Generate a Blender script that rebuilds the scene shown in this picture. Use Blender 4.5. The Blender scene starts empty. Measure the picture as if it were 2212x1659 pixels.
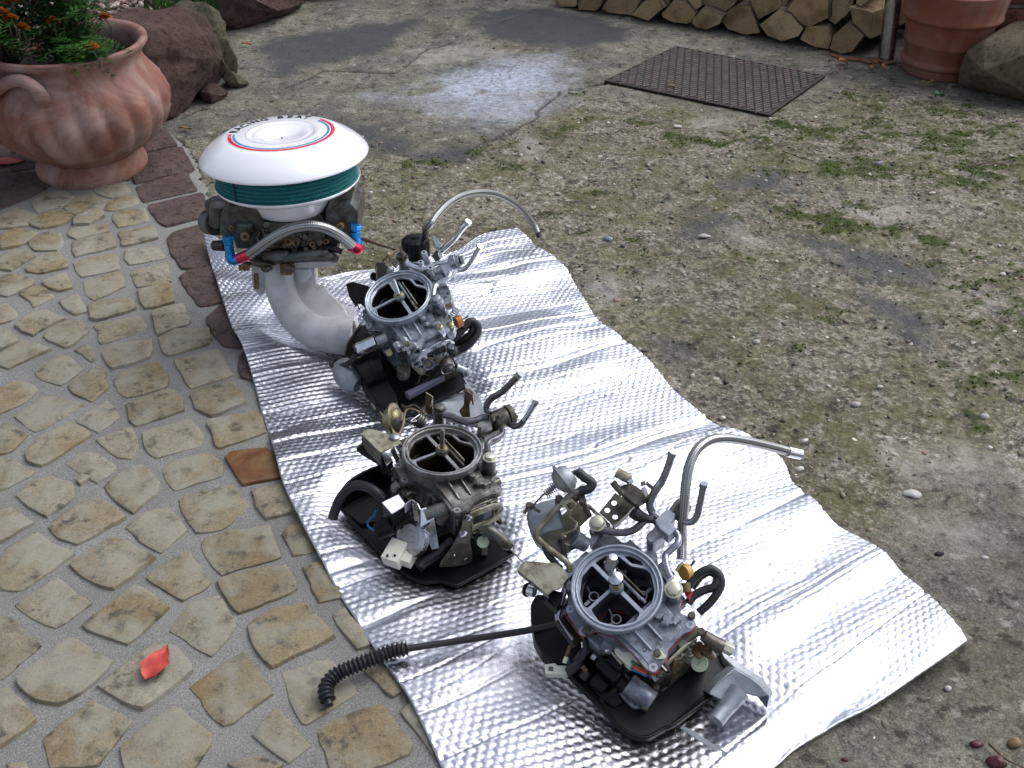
import bpy, bmesh, math, random
import numpy as np
from mathutils import Vector, Matrix, noise
from mathutils.geometry import tessellate_polygon
random.seed(7)
SC = bpy.context.scene
COL = SC.collection
# ------------------------------------------------------------------ camera
FPX, PITCH, HC = 2330.0, math.radians(35), 1.1          # focal length in pixels of a 2212 px wide frame
cam = bpy.data.objects.new('camera', bpy.data.cameras.new('camera'))
COL.objects.link(cam)
cam.location = (0, 0, HC); cam.rotation_euler = (math.pi/2-PITCH, 0, 0)
cam.data.sensor_width = 36; cam.data.lens = 36*FPX/2212
cam.data.clip_start = 0.02; cam.data.clip_end = 500
SC.camera = cam
# ------------------------------------------------------------------ light
SUN_EL, SUN_AZ = math.radians(52), math.radians(60)      # azimuth from +Y towards +X
world = bpy.data.worlds.new('World'); SC.world = world; world.use_nodes = True
nt = world.node_tree; nt.nodes.clear()
sky = nt.nodes.new('ShaderNodeTexSky'); sky.sky_type = 'NISHITA'; sky.sun_disc = False
sky.sun_elevation = SUN_EL; sky.sun_rotation = SUN_AZ
sky.air_density = 1.0; sky.dust_density = 4.0; sky.ozone_density = 1.0
bw = nt.nodes.new('ShaderNodeRGBToBW')
cloudmix = nt.nodes.new('ShaderNodeMix'); cloudmix.data_type = 'RGBA'; cloudmix.inputs[0].default_value = 0.72
tc = nt.nodes.new('ShaderNodeTexCoord'); cn = nt.nodes.new('ShaderNodeTexNoise')
cn.inputs['Scale'].default_value = 2.6; cn.inputs['Detail'].default_value = 5; cn.inputs['Roughness'].default_value = .55
cr = nt.nodes.new('ShaderNodeMapRange'); cr.inputs[1].default_value=.35; cr.inputs[2].default_value=.65
cr.inputs[3].default_value=.62; cr.inputs[4].default_value=1.5
mul = nt.nodes.new('ShaderNodeMix'); mul.data_type='RGBA'; mul.blend_type='MULTIPLY'; mul.inputs[0].default_value=1
tint = nt.nodes.new('ShaderNodeMix'); tint.data_type='RGBA'; tint.blend_type='MULTIPLY'; tint.inputs[0].default_value=1
tint.inputs[7].default_value=(.965,1.0,1.065,1)
bg = nt.nodes.new('ShaderNodeBackground'); bg.inputs[1].default_value = 0.15
wo = nt.nodes.new('ShaderNodeOutputWorld')
L = nt.links.new
L(sky.outputs[0], bw.inputs[0]); L(sky.outputs[0], cloudmix.inputs[6]); L(bw.outputs[0], cloudmix.inputs[7])
L(tc.outputs['Generated'], cn.inputs['Vector']); L(cn.outputs[0], cr.inputs[0])
L(cloudmix.outputs[2], mul.inputs[6]); L(cr.outputs[0], mul.inputs[7]); L(mul.outputs[2], tint.inputs[6])
L(tint.outputs[2], bg.inputs[0]); L(bg.outputs[0], wo.inputs[0])
sun = bpy.data.objects.new('sun', bpy.data.lights.new('sun', 'SUN')); COL.objects.link(sun)
sun.data.energy = 0.8; sun.data.angle = math.radians(62); sun.data.color = (1, .97, .92)
sun.rotation_euler = (math.pi/2-SUN_EL, 0, math.pi-SUN_AZ)
sun.location = (1, 2, 4)
vs = SC.view_settings
vs.view_transform = 'Standard'; vs.look = 'None'; vs.gamma = 1; vs.use_curve_mapping = False
vs.exposure = 0.62
# ------------------------------------------------------------------ picture -> place helpers
CAM = Vector((0,0,HC)); FW = Vector((0, math.cos(PITCH), -math.sin(PITCH)))
UP = Vector((0, math.sin(PITCH), math.cos(PITCH))); RT = Vector((1,0,0))
def ray(p): return FW + RT*((p[0]-1106)/FPX) + UP*((829.5-p[1])/FPX)
def W(x, y, z=0.0):
    d = ray((x,y)); return CAM + d*((z-HC)/d.z)
def crop(ox, oy, fac): return lambda x, y: ((ox+x/fac)*.853395, (oy+y/fac)*.853395)
K1=crop(450,240,2.371); K2=crop(780,440,2.592); K2a=crop(860,560,5.53); K2b=crop(820,820,5.267)
K3=crop(800,900,2.676); K3a=crop(900,1020,5.53); K3b=crop(820,1200,4.424)
K4=crop(1250,1050,1.952); K4a=crop(1300,1150,5.53); K4b=crop(1300,1430,5.53); K4c=crop(1600,1400,3.318); K4d=crop(1600,1100,4.74)
KU=crop(0,0,2.963); KW=crop(1380,0,2.404); KP=crop(2100,0,4.496); KC=crop(1480,60,3.253)
KA=crop(0,400,2.0733); KB=crop(0,1144,2.0109)
def VP(px, y, x=None):
    """point of the ray through px on the vertical plane at distance y"""
    d = ray(px); return CAM + d*(y/d.y)
class Frame:
    def __init__(s, c, z, r, phi, bar, sc):
        o = W(c[0], c[1], z); v = (CAM-o).normalized()
        sr = (RT - v*RT.dot(v)).normalized(); su = v.cross(sr)
        a = math.radians(phi)
        n = r*v + math.sqrt(1-r*r)*(math.cos(a)*sr+math.sin(a)*su); n.normalize()
        b = bar[0]*sr - bar[1]*su; t = -(b.dot(n))/(v.dot(n)); y = (b+t*v).normalized()
        s.o=o; s.n=n; s.Y=-y; s.X=s.Y.cross(n); s.sc=sc
        s.M = Matrix.Translation(o) @ Matrix((s.X, s.Y, s.n)).transposed().to_4x4() @ Matrix.Scale(sc, 4)
    def at(s, px, zl):                    # on the plane z=zl of the frame
        d = ray(px); q = s.o+s.n*zl*s.sc; return CAM + d*(((q-CAM).dot(s.n))/(d.dot(s.n)))
    def aty(s, px, yl):                   # on the plane y=yl of the frame
        d = ray(px); q = s.o+s.Y*yl*s.sc; return CAM + d*(((q-CAM).dot(s.Y))/(d.dot(s.Y)))
    def p(s, x, y, z): return s.M @ Vector((x,y,z))
# ------------------------------------------------------------------ mesh builder (world coordinates)
def spline(pts, n=8):
    pts=[Vector(p) for p in pts]
    if len(pts)<3: return pts
    P=[pts[0]*2-pts[1]]+pts+[pts[-1]*2-pts[-2]]; out=[]
    for i in range(1,len(P)-2):
        a,b,c,d=P[i-1:i+3]
        for k in range(n):
            t=k/n; out.append(.5*((2*b)+(c-a)*t+(2*a-5*b+4*c-d)*t*t+(3*b-a-3*c+d)*t**3))
    out.append(pts[-1]); return out
class MB:
    def __init__(s): s.v=[]; s.f=[]; s.uv=None; s.marks=[]
    def add(s, vs, fs, M=None):
        b=len(s.v); s.marks.append((b,len(s.f))); s.v += [ (M@Vector(v) if M else Vector(v)) for v in vs]; s.f += [tuple(b+i for i in f) for f in fs]; return s
    def box(s, c, d, M=None, R=None):
        x,y,z=[k/2 for k in d]; R=R or Matrix.Identity(3); c=Vector(c)
        vs=[c+R@Vector((i*x,j*y,k*z)) for i in(-1,1) for j in(-1,1) for k in(-1,1)]
        return s.add(vs,[(0,1,3,2),(4,6,7,5),(0,4,5,1),(2,3,7,6),(0,2,6,4),(1,5,7,3)],M)
    def cyl(s, p0, p1, r0, r1=None, n=20, M=None, caps=True, ph=0):
        r1=r0 if r1 is None else r1; p0=Vector(p0); p1=Vector(p1); d=(p1-p0).normalized()
        a=d.orthogonal().normalized(); b=d.cross(a)
        vs=[p+ (a*math.cos(t)+b*math.sin(t))*r for p,r in((p0,r0),(p1,r1)) for t in [ph+2*math.pi*i/n for i in range(n)]]
        fs=[(i,(i+1)%n,n+(i+1)%n,n+i) for i in range(n)]
        if caps: fs += [tuple(range(n-1,-1,-1)), tuple(range(n,2*n))]
        return s.add(vs,fs,M)
    def hexa(s,p0,p1,r,M=None): return s.cyl(p0,p1,r,r,6,M)
    def lathe(s, prof, p0=(0,0,0), ax=(0,0,1), n=40, M=None, rfun=None):
        p0=Vector(p0); d=Vector(ax).normalized(); a=Vector((1,0,0)) if abs(d.z)>.999 else d.orthogonal().normalized(); b=d.cross(a)
        vs=[]; fs=[]
        for k,(r,z) in enumerate(prof):
            for i in range(n):
                t=2*math.pi*i/n; rr=max(r,1e-5) if rfun is None else rfun(max(r,1e-5),z,t)
                vs.append(p0+d*z+(a*math.cos(t)+b*math.sin(t))*rr)
        for k in range(len(prof)-1):
            fs += [(k*n+i,k*n+(i+1)%n,(k+1)*n+(i+1)%n,(k+1)*n+i) for i in range(n)]
        return s.add(vs,fs,M)
    def tube(s, pts, r, n=12, sm=8, closed=True, M=None, uv=False):
        if M: pts=[M@Vector(p) for p in pts]
        rs=None
        if isinstance(r,(list,tuple)): rs=list(r)
        P=spline(pts,sm) if sm else [Vector(p) for p in pts]
        m=len(P); vs=[]; fs=[]; uvs=[]
        a=None; L=0
        for i,p in enumerate(P):
            d=(P[min(i+1,m-1)]-P[max(i-1,0)]).normalized()
            a=d.orthogonal().normalized() if a is None else (a-d*a.dot(d)).normalized()
            b=d.cross(a); 
            if i: L+=(p-P[i-1]).length
            if callable(r): rr=r(L)
            elif rs: 
                q=i/(m-1)*(len(rs)-1); j=min(int(q),len(rs)-2); rr=rs[j]+(rs[j+1]-rs[j])*(q-j)
            else: rr=r
            for k in range(n):
                t=2*math.pi*k/n; vs.append(p+(a*math.cos(t)+b*math.sin(t))*rr); uvs.append((L,k/n))
        for i in range(m-1):
            fs += [(i*n+k,i*n+(k+1)%n,(i+1)*n+(k+1)%n,(i+1)*n+k) for k in range(n)]
        if closed: fs += [tuple(range(n-1,-1,-1)), tuple(range((m-1)*n,m*n))]
        base=len(s.v); s.add(vs,fs)
        if uv:
            s.uv = s.uv or {}
            for i,u in enumerate(uvs): s.uv[base+i]=u
        return s
    def prism(s, outer, z0, z1, holes=(), M=None, top=None):
        """outer/holes: 2d loops; extruded z0..z1; top: optional map of a 2d point to 3d at height z"""
        loops=[list(outer)]+[list(h) for h in holes]; flat=[p for l in loops for p in l]; n=len(flat)
        tri=tessellate_polygon([[Vector((p[0],p[1],0)) for p in l] for l in loops])
        f3=(lambda p,z:(p[0],p[1],z)) if top is None else top
        vs=[f3(p,z0) for p in flat]+[f3(p,z1) for p in flat]; fs=[]
        for t in tri:
            a,b,c=[flat[i] for i in t]; ar=(b[0]-a[0])*(c[1]-a[1])-(b[1]-a[1])*(c[0]-a[0])
            if ar<0: t=(t[0],t[2],t[1])
            fs.append(tuple(i+n for i in t)); fs.append(tuple(reversed(t)))
        o=0
        for li,l in enumerate(loops):
            m=len(l); A=sum(l[i][0]*l[(i+1)%m][1]-l[(i+1)%m][0]*l[i][1] for i in range(m))
            for i in range(m):
                q=(o+i,o+(i+1)%m,n+o+(i+1)%m,n+o+i)
                fs.append(q if (A>0)==(li==0) else q[::-1])
            o+=m
        return s.add(vs,fs,M)
    def slab(s, pts, th, nrm=None):
        """pts: 3d polygon, thickened by th against its normal"""
        pts=[Vector(p) for p in pts]; c=sum(pts,Vector())/len(pts)
        if nrm is None:
            nrm=Vector()
            for i in range(len(pts)): nrm+= (pts[i]-c).cross(pts[(i+1)%len(pts)]-c)
            nrm.normalize()
            if nrm.dot(CAM-c)<0: nrm=-nrm
        nrm=Vector(nrm).normalized(); a=nrm.orthogonal().normalized(); b=nrm.cross(a)
        fl=[((p-c).dot(a),(p-c).dot(b)) for p in pts]; off={f:(p-c).dot(nrm) for f,p in zip(fl,pts)}
        return s.prism(fl,-th,0,top=lambda p,z: c+a*p[0]+b*p[1]+nrm*(off[p]+z))
    def ball(s,c,r,n=10,M=None,sq=(1,1,1)):
        prof=[(math.sin(math.pi*i/n),-math.cos(math.pi*i/n)) for i in range(n+1)]
        c=Vector(c); vs=[];fs=[]; m=2*n
        for (q,z) in prof:
            for k in range(m):
                t=2*math.pi*k/m; vs.append(c+Vector((q*math.cos(t)*sq[0],q*math.sin(t)*sq[1],z*sq[2]))*r)
        for i in range(n): fs+=[(i*m+k,i*m+(k+1)%m,(i+1)*m+(k+1)%m,(i+1)*m+k) for k in range(m)]
        return s.add(vs,fs,M)
    def mesh(s, name, mat, org=Vector(), smooth=40):
        me=bpy.data.meshes.new(name); me.from_pydata([v-org for v in s.v],[],s.f); me.validate(); 
        if mat: me.materials.append(mat)
        if smooth:
            me.shade_smooth(); me.set_sharp_from_angle(angle=math.radians(smooth))
        if s.uv:
            ul=me.uv_layers.new(name='UVMap'); li=np.zeros(len(me.loops),dtype=np.int32); me.loops.foreach_get('vertex_index',li)
            ul.data.foreach_set('uv', np.array([c for i in li for c in s.uv.get(int(i),(0,0))],dtype=np.float32))
        return me
    def build(s, name, mat, parent=None, smooth=40, bevel=0, label=None):
        org=Vector(); q=parent
        while q is not None: org+=q.location; q=q.parent
        o=bpy.data.objects.new(name, s.mesh(name,mat,org,smooth)); COL.objects.link(o); o.parent=parent
        if bevel:
            m=o.modifiers.new('bevel','BEVEL'); m.width=bevel; m.segments=2; m.limit_method='ANGLE'; m.angle_limit=math.radians(35); m.harden_normals=True
        if label: o['label']=label
        return o
def split(mb,name,mat,parent,per=1,**k):
    """every `per` shapes of the builder become one object"""
    mk=mb.marks[::per]+[(len(mb.v),len(mb.f))]; out=[]
    for (v0,f0),(v1,f1) in zip(mk[:-1],mk[1:]):
        m=MB(); m.v=mb.v[v0:v1]; m.f=[tuple(i-v0 for i in f) for f in mb.f[f0:f1]]; out.append(m.build(name,mat,parent,**k))
    return out
def root(name, loc, label, cat, group=None):
    o=bpy.data.objects.new(name,None); COL.objects.link(o); o.location=loc; o.empty_display_size=.02
    o['label']=label; o['category']=cat
    if group: o['group']=group
    return o
def tag(o,label,cat,group=None,kind=None):
    if label: o['label']=label
    if cat: o['category']=cat
    if group: o['group']=group
    if kind: o['kind']=kind
    return o
# ------------------------------------------------------------------ materials
def lin(h):
    c=[int(h[i:i+2],16)/255 for i in (0,2,4)]
    return tuple(x/12.92 if x<=.04045 else ((x+.055)/1.055)**2.4 for x in c)+(1,)
class NT:
    def __init__(s,name):
        s.m=bpy.data.materials.new(name); s.m.use_nodes=True; s.t=s.m.node_tree; s.b=s.t.nodes['Principled BSDF']
        s.out=s.t.nodes['Material Output']; s.co=None
    def N(s,ty,**k):
        n=s.t.nodes.new(ty)
        for a,b in k.items(): setattr(n,a,b)
        return n
    def L(s,a,b): s.t.links.new(a,b)
    def obj(s):
        if s.co is None: s.co=s.N('ShaderNodeTexCoord')
        return s.co.outputs['Object']
    def geo(s): return s.N('ShaderNodeNewGeometry').outputs['Position']
    def noise(s,scale,detail=4,rough=.55,vec=None,dist=0):
        n=s.N('ShaderNodeTexNoise'); n.inputs['Scale'].default_value=scale; n.inputs['Detail'].default_value=detail
        n.inputs['Roughness'].default_value=rough; n.inputs['Distortion'].default_value=dist; s.L(vec or s.obj(),n.inputs['Vector']); return n.outputs[0]
    def voro(s,scale,vec=None,feature='F1',out='Distance',rnd=1):
        n=s.N('ShaderNodeTexVoronoi',feature=feature); n.inputs['Scale'].default_value=scale; n.inputs['Randomness'].default_value=rnd
        s.L(vec or s.obj(),n.inputs['Vector']); return n.outputs[out]
    def ramp(s,fac,stops,interp='LINEAR'):
        n=s.N('ShaderNodeValToRGB'); r=n.color_ramp; r.interpolation=interp
        while len(r.elements)<len(stops): r.elements.new(.5)
        for e,(p,c) in zip(r.elements,stops):
            e.position=p; e.color=c if isinstance(c,tuple) else (c,c,c,1)
        s.L(fac,n.inputs[0]); return n.outputs[0]
    def mix(s,fac,a,b,bt='MIX'):
        n=s.N('ShaderNodeMix',data_type='RGBA',blend_type=bt)
        for v,i in ((fac,0),(a,6),(b,7)):
            if isinstance(v,(int,float)): n.inputs[i].default_value=v if i==0 else (v,v,v,1)
            elif isinstance(v,tuple): n.inputs[i].default_value=v
            else: s.L(v,n.inputs[i])
        return n.outputs[2]
    def math(s,op,a,b=0.0,cl=False):
        n=s.N('ShaderNodeMath',operation=op); n.use_clamp=cl
        for v,i in ((a,0),(b,1)):
            if isinstance(v,(int,float)): n.inputs[i].default_value=v
            else: s.L(v,n.inputs[i])
        return n.outputs[0]
    def bump(s,h,strength=.3,dist=.002,prev=None):
        n=s.N('ShaderNodeBump'); n.inputs['Strength'].default_value=strength; n.inputs['Distance'].default_value=dist
        s.L(h,n.inputs['Height'])
        if prev is not None: s.L(prev,n.inputs['Normal'])
        s.L(n.outputs[0],s.b.inputs['Normal']); return n.outputs[0]
    def set(s,**k):
        for a,v in k.items():
            i=s.b.inputs[{'col':'Base Color','rough':'Roughness','metal':'Metallic','coat':'Coat Weight','sheen':'Sheen Weight','spec':'Specular IOR Level','trans':'Transmission Weight','coatr':'Coat Roughness'}[a]]
            if isinstance(v,(int,float,tuple)): i.default_value=v
            else: s.L(v,i)
        return s
def metal(name, c0, c1, rough=.4, metalv=.85, sc=60, bump=.15, grime=None, gsc=35):
    m=NT(name); n=m.noise(sc,6,.6,m.geo()); col=m.ramp(n,[(.3,lin(c0)),(.7,lin(c1))])
    if grime:
        g=m.ramp(m.noise(gsc,8,.65,m.geo()),[(.42,0.0),(.62,1.0)]); col=m.mix(g,col,lin(grime))
        m.set(metal=m.math('MULTIPLY_ADD',g,-.6*metalv)); m.t.nodes[-1].inputs[2].default_value=metalv
    else: m.set(metal=metalv)
    m.set(col=col, rough=m.ramp(m.noise(sc*1.7,4,.6,m.geo()),[(.3,max(rough-.1,.04)),(.7,min(rough+.14,1))]))
    m.bump(m.noise(900,3,.7,m.geo()),bump,.0006); return m.m
def plain(name, c, rough=.5, c2=None, sc=40, bump=.1, bd=.0005, spec=.5, coat=0):
    m=NT(name); col=lin(c) if c2 is None else m.ramp(m.noise(sc,6,.6,m.geo()),[(.35,lin(c)),(.65,lin(c2))])
    m.set(col=col,rough=rough,spec=spec,coat=coat); m.bump(m.noise(700,3,.6,m.geo()),bump,bd); return m.m
M={}
M['cast_bright']=metal('cast_bright','8d9299','b9bec6',.34,.8,80,.25,'4a4d52',70)
M['cast_dirty']=metal('cast_dirty','53534f','908f8c',.33,.75,70,.35,'3d3a35',40)
M['cast_grey']=metal('cast_grey','757a85','949aa6',.42,.6,90,.3,'55585f',60)
M['rim_dirty']=metal('rim_dirty','808184','a2a3a6',.34,.8,120,.4,'5c564e',60)
M['rim_grey']=metal('rim_grey','8f95a2','aab0bb',.4,.6,120,.3)
M['rim_bright']=metal('rim_bright','a4aab2','c4cad2',.32,.8,120,.3)
M['cast_black']=metal('cast_black','4a4e4e','6c716e',.34,.45,60,.35,'3a3228',34)
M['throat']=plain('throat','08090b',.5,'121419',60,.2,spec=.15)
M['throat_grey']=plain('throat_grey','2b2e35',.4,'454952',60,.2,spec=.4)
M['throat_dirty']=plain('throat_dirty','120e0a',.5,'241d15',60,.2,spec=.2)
M['manifold']=metal('manifold','b4b5b8','cbccd0',.5,.3,60,.8,'a6a6a7',30)
M['manifold_dark']=metal('manifold_dark','7d8288','a2a7ad',.38,.6,50,.5)
M['black_plastic']=plain('black_plastic','08090a',.34,'0f1013',30,.25,spec=.22)
M['black_rubber']=plain('black_rubber','17181c',.48,'24252a',60,.3)
M['black_steel']=plain('black_steel','14130f',.42,'25221a',60,.2)
M['zinc_olive']=metal('zinc_olive','8b897a','aaa898',.42,.55,60,.3,'5c5238',50)
M['zinc_dark']=metal('zinc_dark','504e46','716e62',.42,.55,60,.3,'2e2a20',50)
M['zinc_gold']=metal('zinc_gold','75704f','a09876',.34,.85,50,.15,'463c22',40)
M['rust_steel']=metal('rust_steel','6b5a45','8f7a5c',.45,.5,50,.3,'4a3018',40)
M['steel']=metal('steel','8f9196','b9bcc2',.26,1,60,.1)
M['steel_dull']=metal('steel_dull','55524e','77736e',.36,.8,60,.2,'3d332a',60)
M['pipe_dark']=metal('pipe_dark','55525a','75727a',.30,.7,60,.15)
M['pipe_grey']=metal('pipe_grey','8a8c96','b0b2bc',.24,.9,60,.1)
M['chrome']=metal('chrome','c6c9d0','e4e6ea',.14,1,60,.05)
M['brass']=metal('brass','857a58','b3a880',.3,1,60,.1)
M['nut_zinc']=metal('nut_zinc','b0b09c','cbcbbb',.34,.6,60,.2)
M['pole_steel']=metal('pole_steel','8f8e88','a9a8a2',.3,1,60,.05)
M['blue_anod']=metal('blue_anod','1478c8','35a2f0',.25,.75,60,.05)
M['red_anod']=metal('red_anod','b8203e','dc4058',.28,.75,60,.05)
M['white_plastic']=plain('white_plastic','c9cabb',.4,'dadacb',40,.1)
M['yellow_plastic']=plain('yellow_plastic','b0893a',.4,'c49c4c')
M['orange_plastic']=plain('orange_plastic','9a5a1c',.4,'b06a24')
M['green_plastic']=plain('green_plastic','9eaa90',.4,'b4bea4')
M['red_gasket']=plain('red_gasket','8f1420',.6,'a81c28')
M['wire_blue']=plain('wire_blue','1f5f92',.4); M['wire_orange']=plain('wire_orange','c8552a',.4); M['wire_green']=plain('wire_green','3a6a52',.4)
M['white_enamel']=plain('white_enamel','e9e9ee',.12,None,40,.0,coat=.5)
M['print_black']=plain('print_black','15151a',.3); M['print_red']=plain('print_red','d3203c',.3); M['print_blue']=plain('print_blue','1f86b8',.3); M['print_grey']=plain('print_grey','55585c',.4)
M['grey_print']=plain('grey_print','9fa0a4',.5)
M['glass_dark']=plain('glass_dark','22262b',.12,'2e3338',30,.0)
M['foam_teal']=plain('foam_teal','055356',.8,'0a7072',300,.8,.001)
def braid():
    m=NT('braid'); uv=m.N('ShaderNodeUVMap'); sx=m.N('ShaderNodeSeparateXYZ'); m.L(uv.outputs[0],sx.inputs[0])
    u=m.math('MULTIPLY',sx.outputs[0],math.pi*2/.0048); v=m.math('MULTIPLY',sx.outputs[1],math.pi*2*6)
    a=m.math('SINE',m.math('ADD',u,v)); b=m.math('SINE',m.math('SUBTRACT',u,v)); h=m.math('MULTIPLY',a,b)
    h2=m.math('MULTIPLY_ADD',h,.5); m.t.nodes[-1].inputs[2].default_value=.5
    m.set(col=m.ramp(h2,[(.15,lin('4c4d50')),(.6,lin('b2b3b4'))]),metal=.9,rough=.32); m.bump(h2,.6,.0008); return m.m
M['braid']=braid()
def terracotta(name,c0,c1,bloom,bs,rough=.75):
    m=NT(name); n=m.noise(9,8,.65); col=m.ramp(n,[(.3,lin(c0)),(.7,lin(c1))])
    bl=m.ramp(m.noise(bs,9,.7,None,1.2),[(.42,0.05),(.68,.85)]); col=m.mix(bl,col,lin(bloom))
    sp=m.ramp(m.voro(70),[(.0,1.0),(.05,0.0)]); col=m.mix(m.math('MULTIPLY',sp,m.ramp(m.noise(14,2),[(.55,0.0),(.62,.8)])),col,lin('c9b9ae'))
    m.set(col=col,rough=rough,spec=.3); m.bump(m.noise(260,5,.7),.35,.001); return m.m
M['terracotta_old']=terracotta('terracotta_old','6c4238','875a4a','a5928c',6)
M['terracotta_new']=terracotta('terracotta_new','6c3a2a','854a36','826a5e',4)
def rockmat(name,c0,c1,c2,moss=0,sc=8):
    m=NT(name); n=m.noise(sc,10,.7,None,.6); col=m.ramp(n,[(.25,lin(c0)),(.5,lin(c1)),(.78,lin(c2))])
    pit=m.ramp(m.noise(60,6,.8),[(.36,.35),(.5,1.0)]); col=m.mix(1.0,col,pit,'MULTIPLY')
    if moss:
        g=m.ramp(m.noise(7,8,.7),[(.52,0.0),(.66,moss)]); col=m.mix(g,col,lin('3c4420'))
    m.set(col=col,rough=.9,spec=.25); pp=m.noise(110,6,.8); m.bump(pp,.8,.006,m.bump(m.noise(45,10,.75),1.0,.016)); return m.m
M['rock_red']=rockmat('rock_red','43332e','5f4b45','76625a',.3)
M['rock_grey']=rockmat('rock_grey','4a463c','67614f','7d7664',.5)
M['rock_block']=rockmat('rock_block','5a5142','776c5a','8c8373',.35,6)
M['sandstone_brick']=rockmat('sandstone_brick','6a3c33','80503f','8e6858',.0,6)
M['porphyry']=rockmat('porphyry','584845','6b5a56','807069',.0,14)
def cobblemat():
    m=NT('cobble_stone'); oi=m.N('ShaderNodeObjectInfo').outputs['Random']; g=m.geo()
    base=m.ramp(oi,[(0,lin('7d6f56')),(.2,lin('94805a')),(.38,lin('8a8270')),(.55,lin('9c8f80')),(.7,lin('86744f')),(.85,lin('a09a8c')),(1,lin('807862'))])
    off=m.N('ShaderNodeVectorMath',operation='ADD'); m.L(g,off.inputs[0]); m.L(m.math('MULTIPLY',oi,40.),off.inputs[1])
    v=off.outputs[0]
    n=m.noise(16,8,.6,v,.8); tone=m.ramp(n,[(.3,lin('74603e')),(.5,lin('8f8570')),(.72,lin('a09b8e'))]); col=m.mix(.5,base,tone)
    y=m.ramp(m.noise(9,5,.6,v),[(.5,0.0),(.68,.55)]); col=m.mix(m.math('MULTIPLY',y,.75),col,lin('84693a'))
    dk=m.ramp(m.noise(34,7,.7,v),[(.54,0.0),(.63,.8)]); col=m.mix(dk,col,lin('45423a'))
    sp=m.math('MULTIPLY',m.ramp(m.voro(95,v),[(.12,1.0),(.30,0.0)]),m.ramp(m.noise(20,4,.6,v),[(.50,0.0),(.62,.8)]))
    col=m.mix(sp,col,lin('46443f')); gr=m.noise(420,3,.8,v); col=m.mix(.55,col,m.ramp(gr,[(.3,.5),(.7,1.4)]),'MULTIPLY'); md=m.noise(70,8,.8,v); col=m.mix(.85,col,m.ramp(md,[(.3,.6),(.5,1.0),(.7,1.35)]),'MULTIPLY'); gy=m.ramp(m.noise(13,6,.6,v),[(.46,0.0),(.6,.7)]); col=m.mix(gy,col,lin('9b988c'))
    col=m.mix(1.0,col,(.84,.85,.83,1),'MULTIPLY'); m.set(col=col,rough=m.ramp(n,[(.3,.5),(.7,.72)]),spec=.4); b=m.bump(m.noise(60,8,.75,v),.8,.005); m.bump(gr,.35,.001,b); return m.m
M['cobble']=cobblemat()
def mortarmat():
    m=NT('mortar'); g=m.geo(); n=m.noise(500,3,.9,g); col=m.ramp(n,[(.32,lin('5c5b59')),(.5,lin('807f7c')),(.68,lin('a6a49f'))])
    col=m.mix(.6,col,m.ramp(m.noise(7,6,.6,g),[(.3,.62),(.7,1.1)]),'MULTIPLY'); m.set(col=col,rough=.95,spec=.2); b=m.bump(n,.7,.002); m.bump(m.noise(30,4,.6,g),.4,.006,b); return m.m
M['mortar']=mortarmat()
M['rusty_tile']=terracotta('rusty_tile','4e2c1a','6a4228','7e6a48',14,.4)
# ================================================================== SETTING
def sd_poly(X,Y,poly):
    """signed distance, positive inside"""
    P=np.array(poly); d=np.full(X.shape,1e9); ins=np.zeros(X.shape,bool)
    for i in range(len(P)):
        a=P[i]; b=P[(i+1)%len(P)]; e=b-a; t=np.clip(((X-a[0])*e[0]+(Y-a[1])*e[1])/(e@e),0,1)
        d=np.minimum(d,np.hypot(X-a[0]-t*e[0],Y-a[1]-t*e[1]))
        c=((a[1]>Y)!=(b[1]>Y))&(X<(b[0]-a[0])*(Y-a[1])/(b[1]-a[1]+1e-12)+a[0]); ins^=c
    return np.where(ins,d,-d)
def sd_line(X,Y,pts):
    d=np.full(X.shape,1e9); P=np.array(pts)
    for a,b in zip(P[:-1],P[1:]):
        e=b-a; t=np.clip(((X-a[0])*e[0]+(Y-a[1])*e[1])/(e@e),0,1); d=np.minimum(d,np.hypot(X-a[0]-t*e[0],Y-a[1]-t*e[1]))
    return d
def G2(pts): return [tuple(W(x,y)[:2]) for x,y in pts]
_rs=np.random.RandomState(3)
def vnoise(X,Y,sc,seed=0):
    r=np.random.RandomState(seed); T=r.rand(256,256); x=X*sc; y=Y*sc; xi=np.floor(x).astype(int); yi=np.floor(y).astype(int)
    u=x-xi; v=y-yi; u=u*u*(3-2*u); v=v*v*(3-2*v); g=lambda i,j:T[(xi+i)%256,(yi+j)%256]
    return (g(0,0)*(1-u)+g(1,0)*u)*(1-v)+(g(0,1)*(1-u)+g(1,1)*u)*v
def fbm(X,Y,sc,o=5,seed=0,gain=.55):
    s=0;a=1;t=0
    for k in range(o): s=s+a*vnoise(X+k*7.3,Y-k*3.1,sc*2**k,seed+k); t+=a; a*=gain
    return s/t
def sm(a,b,x): t=np.clip((x-a)/(b-a),0,1); return t*t*(3-2*t)
ax_=np.concatenate([[-60,-25,-10,-5,-3,-2.2],np.arange(-1.9,2.5,.0062),[2.8,3.5,5,10,25,60]])
ay_=np.concatenate([[-40,-10,-3,-1,0,.3],np.arange(.5,4.3,.0062),[4.6,5.2,7,12,30,90]])
GX,GY=np.meshgrid(ax_,ay_)
WX=GX+.09*(fbm(GX,GY,6,4,11)-.5); WY=GY+.09*(fbm(GX,GY,6,4,21)-.5)
rough_poly=G2([(380,300),(560,300),(780,290),(900,335),(1010,330),(1130,265),(1300,195),(1640,258),(1800,185),(1950,190),(2212,245),(2700,300),(2700,1000),(2212,1000),(2100,985),(1960,1065),(1880,1160),(1500,1400),(500,1400),(400,800)])
zr=sm(-.03,.05,sd_poly(WX,WY,rough_poly))
pw=G2([(850,200),(960,150),(1060,128),(1150,118),(1225,145),(1190,190),(1120,232),(1010,245),(930,225)])
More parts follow.
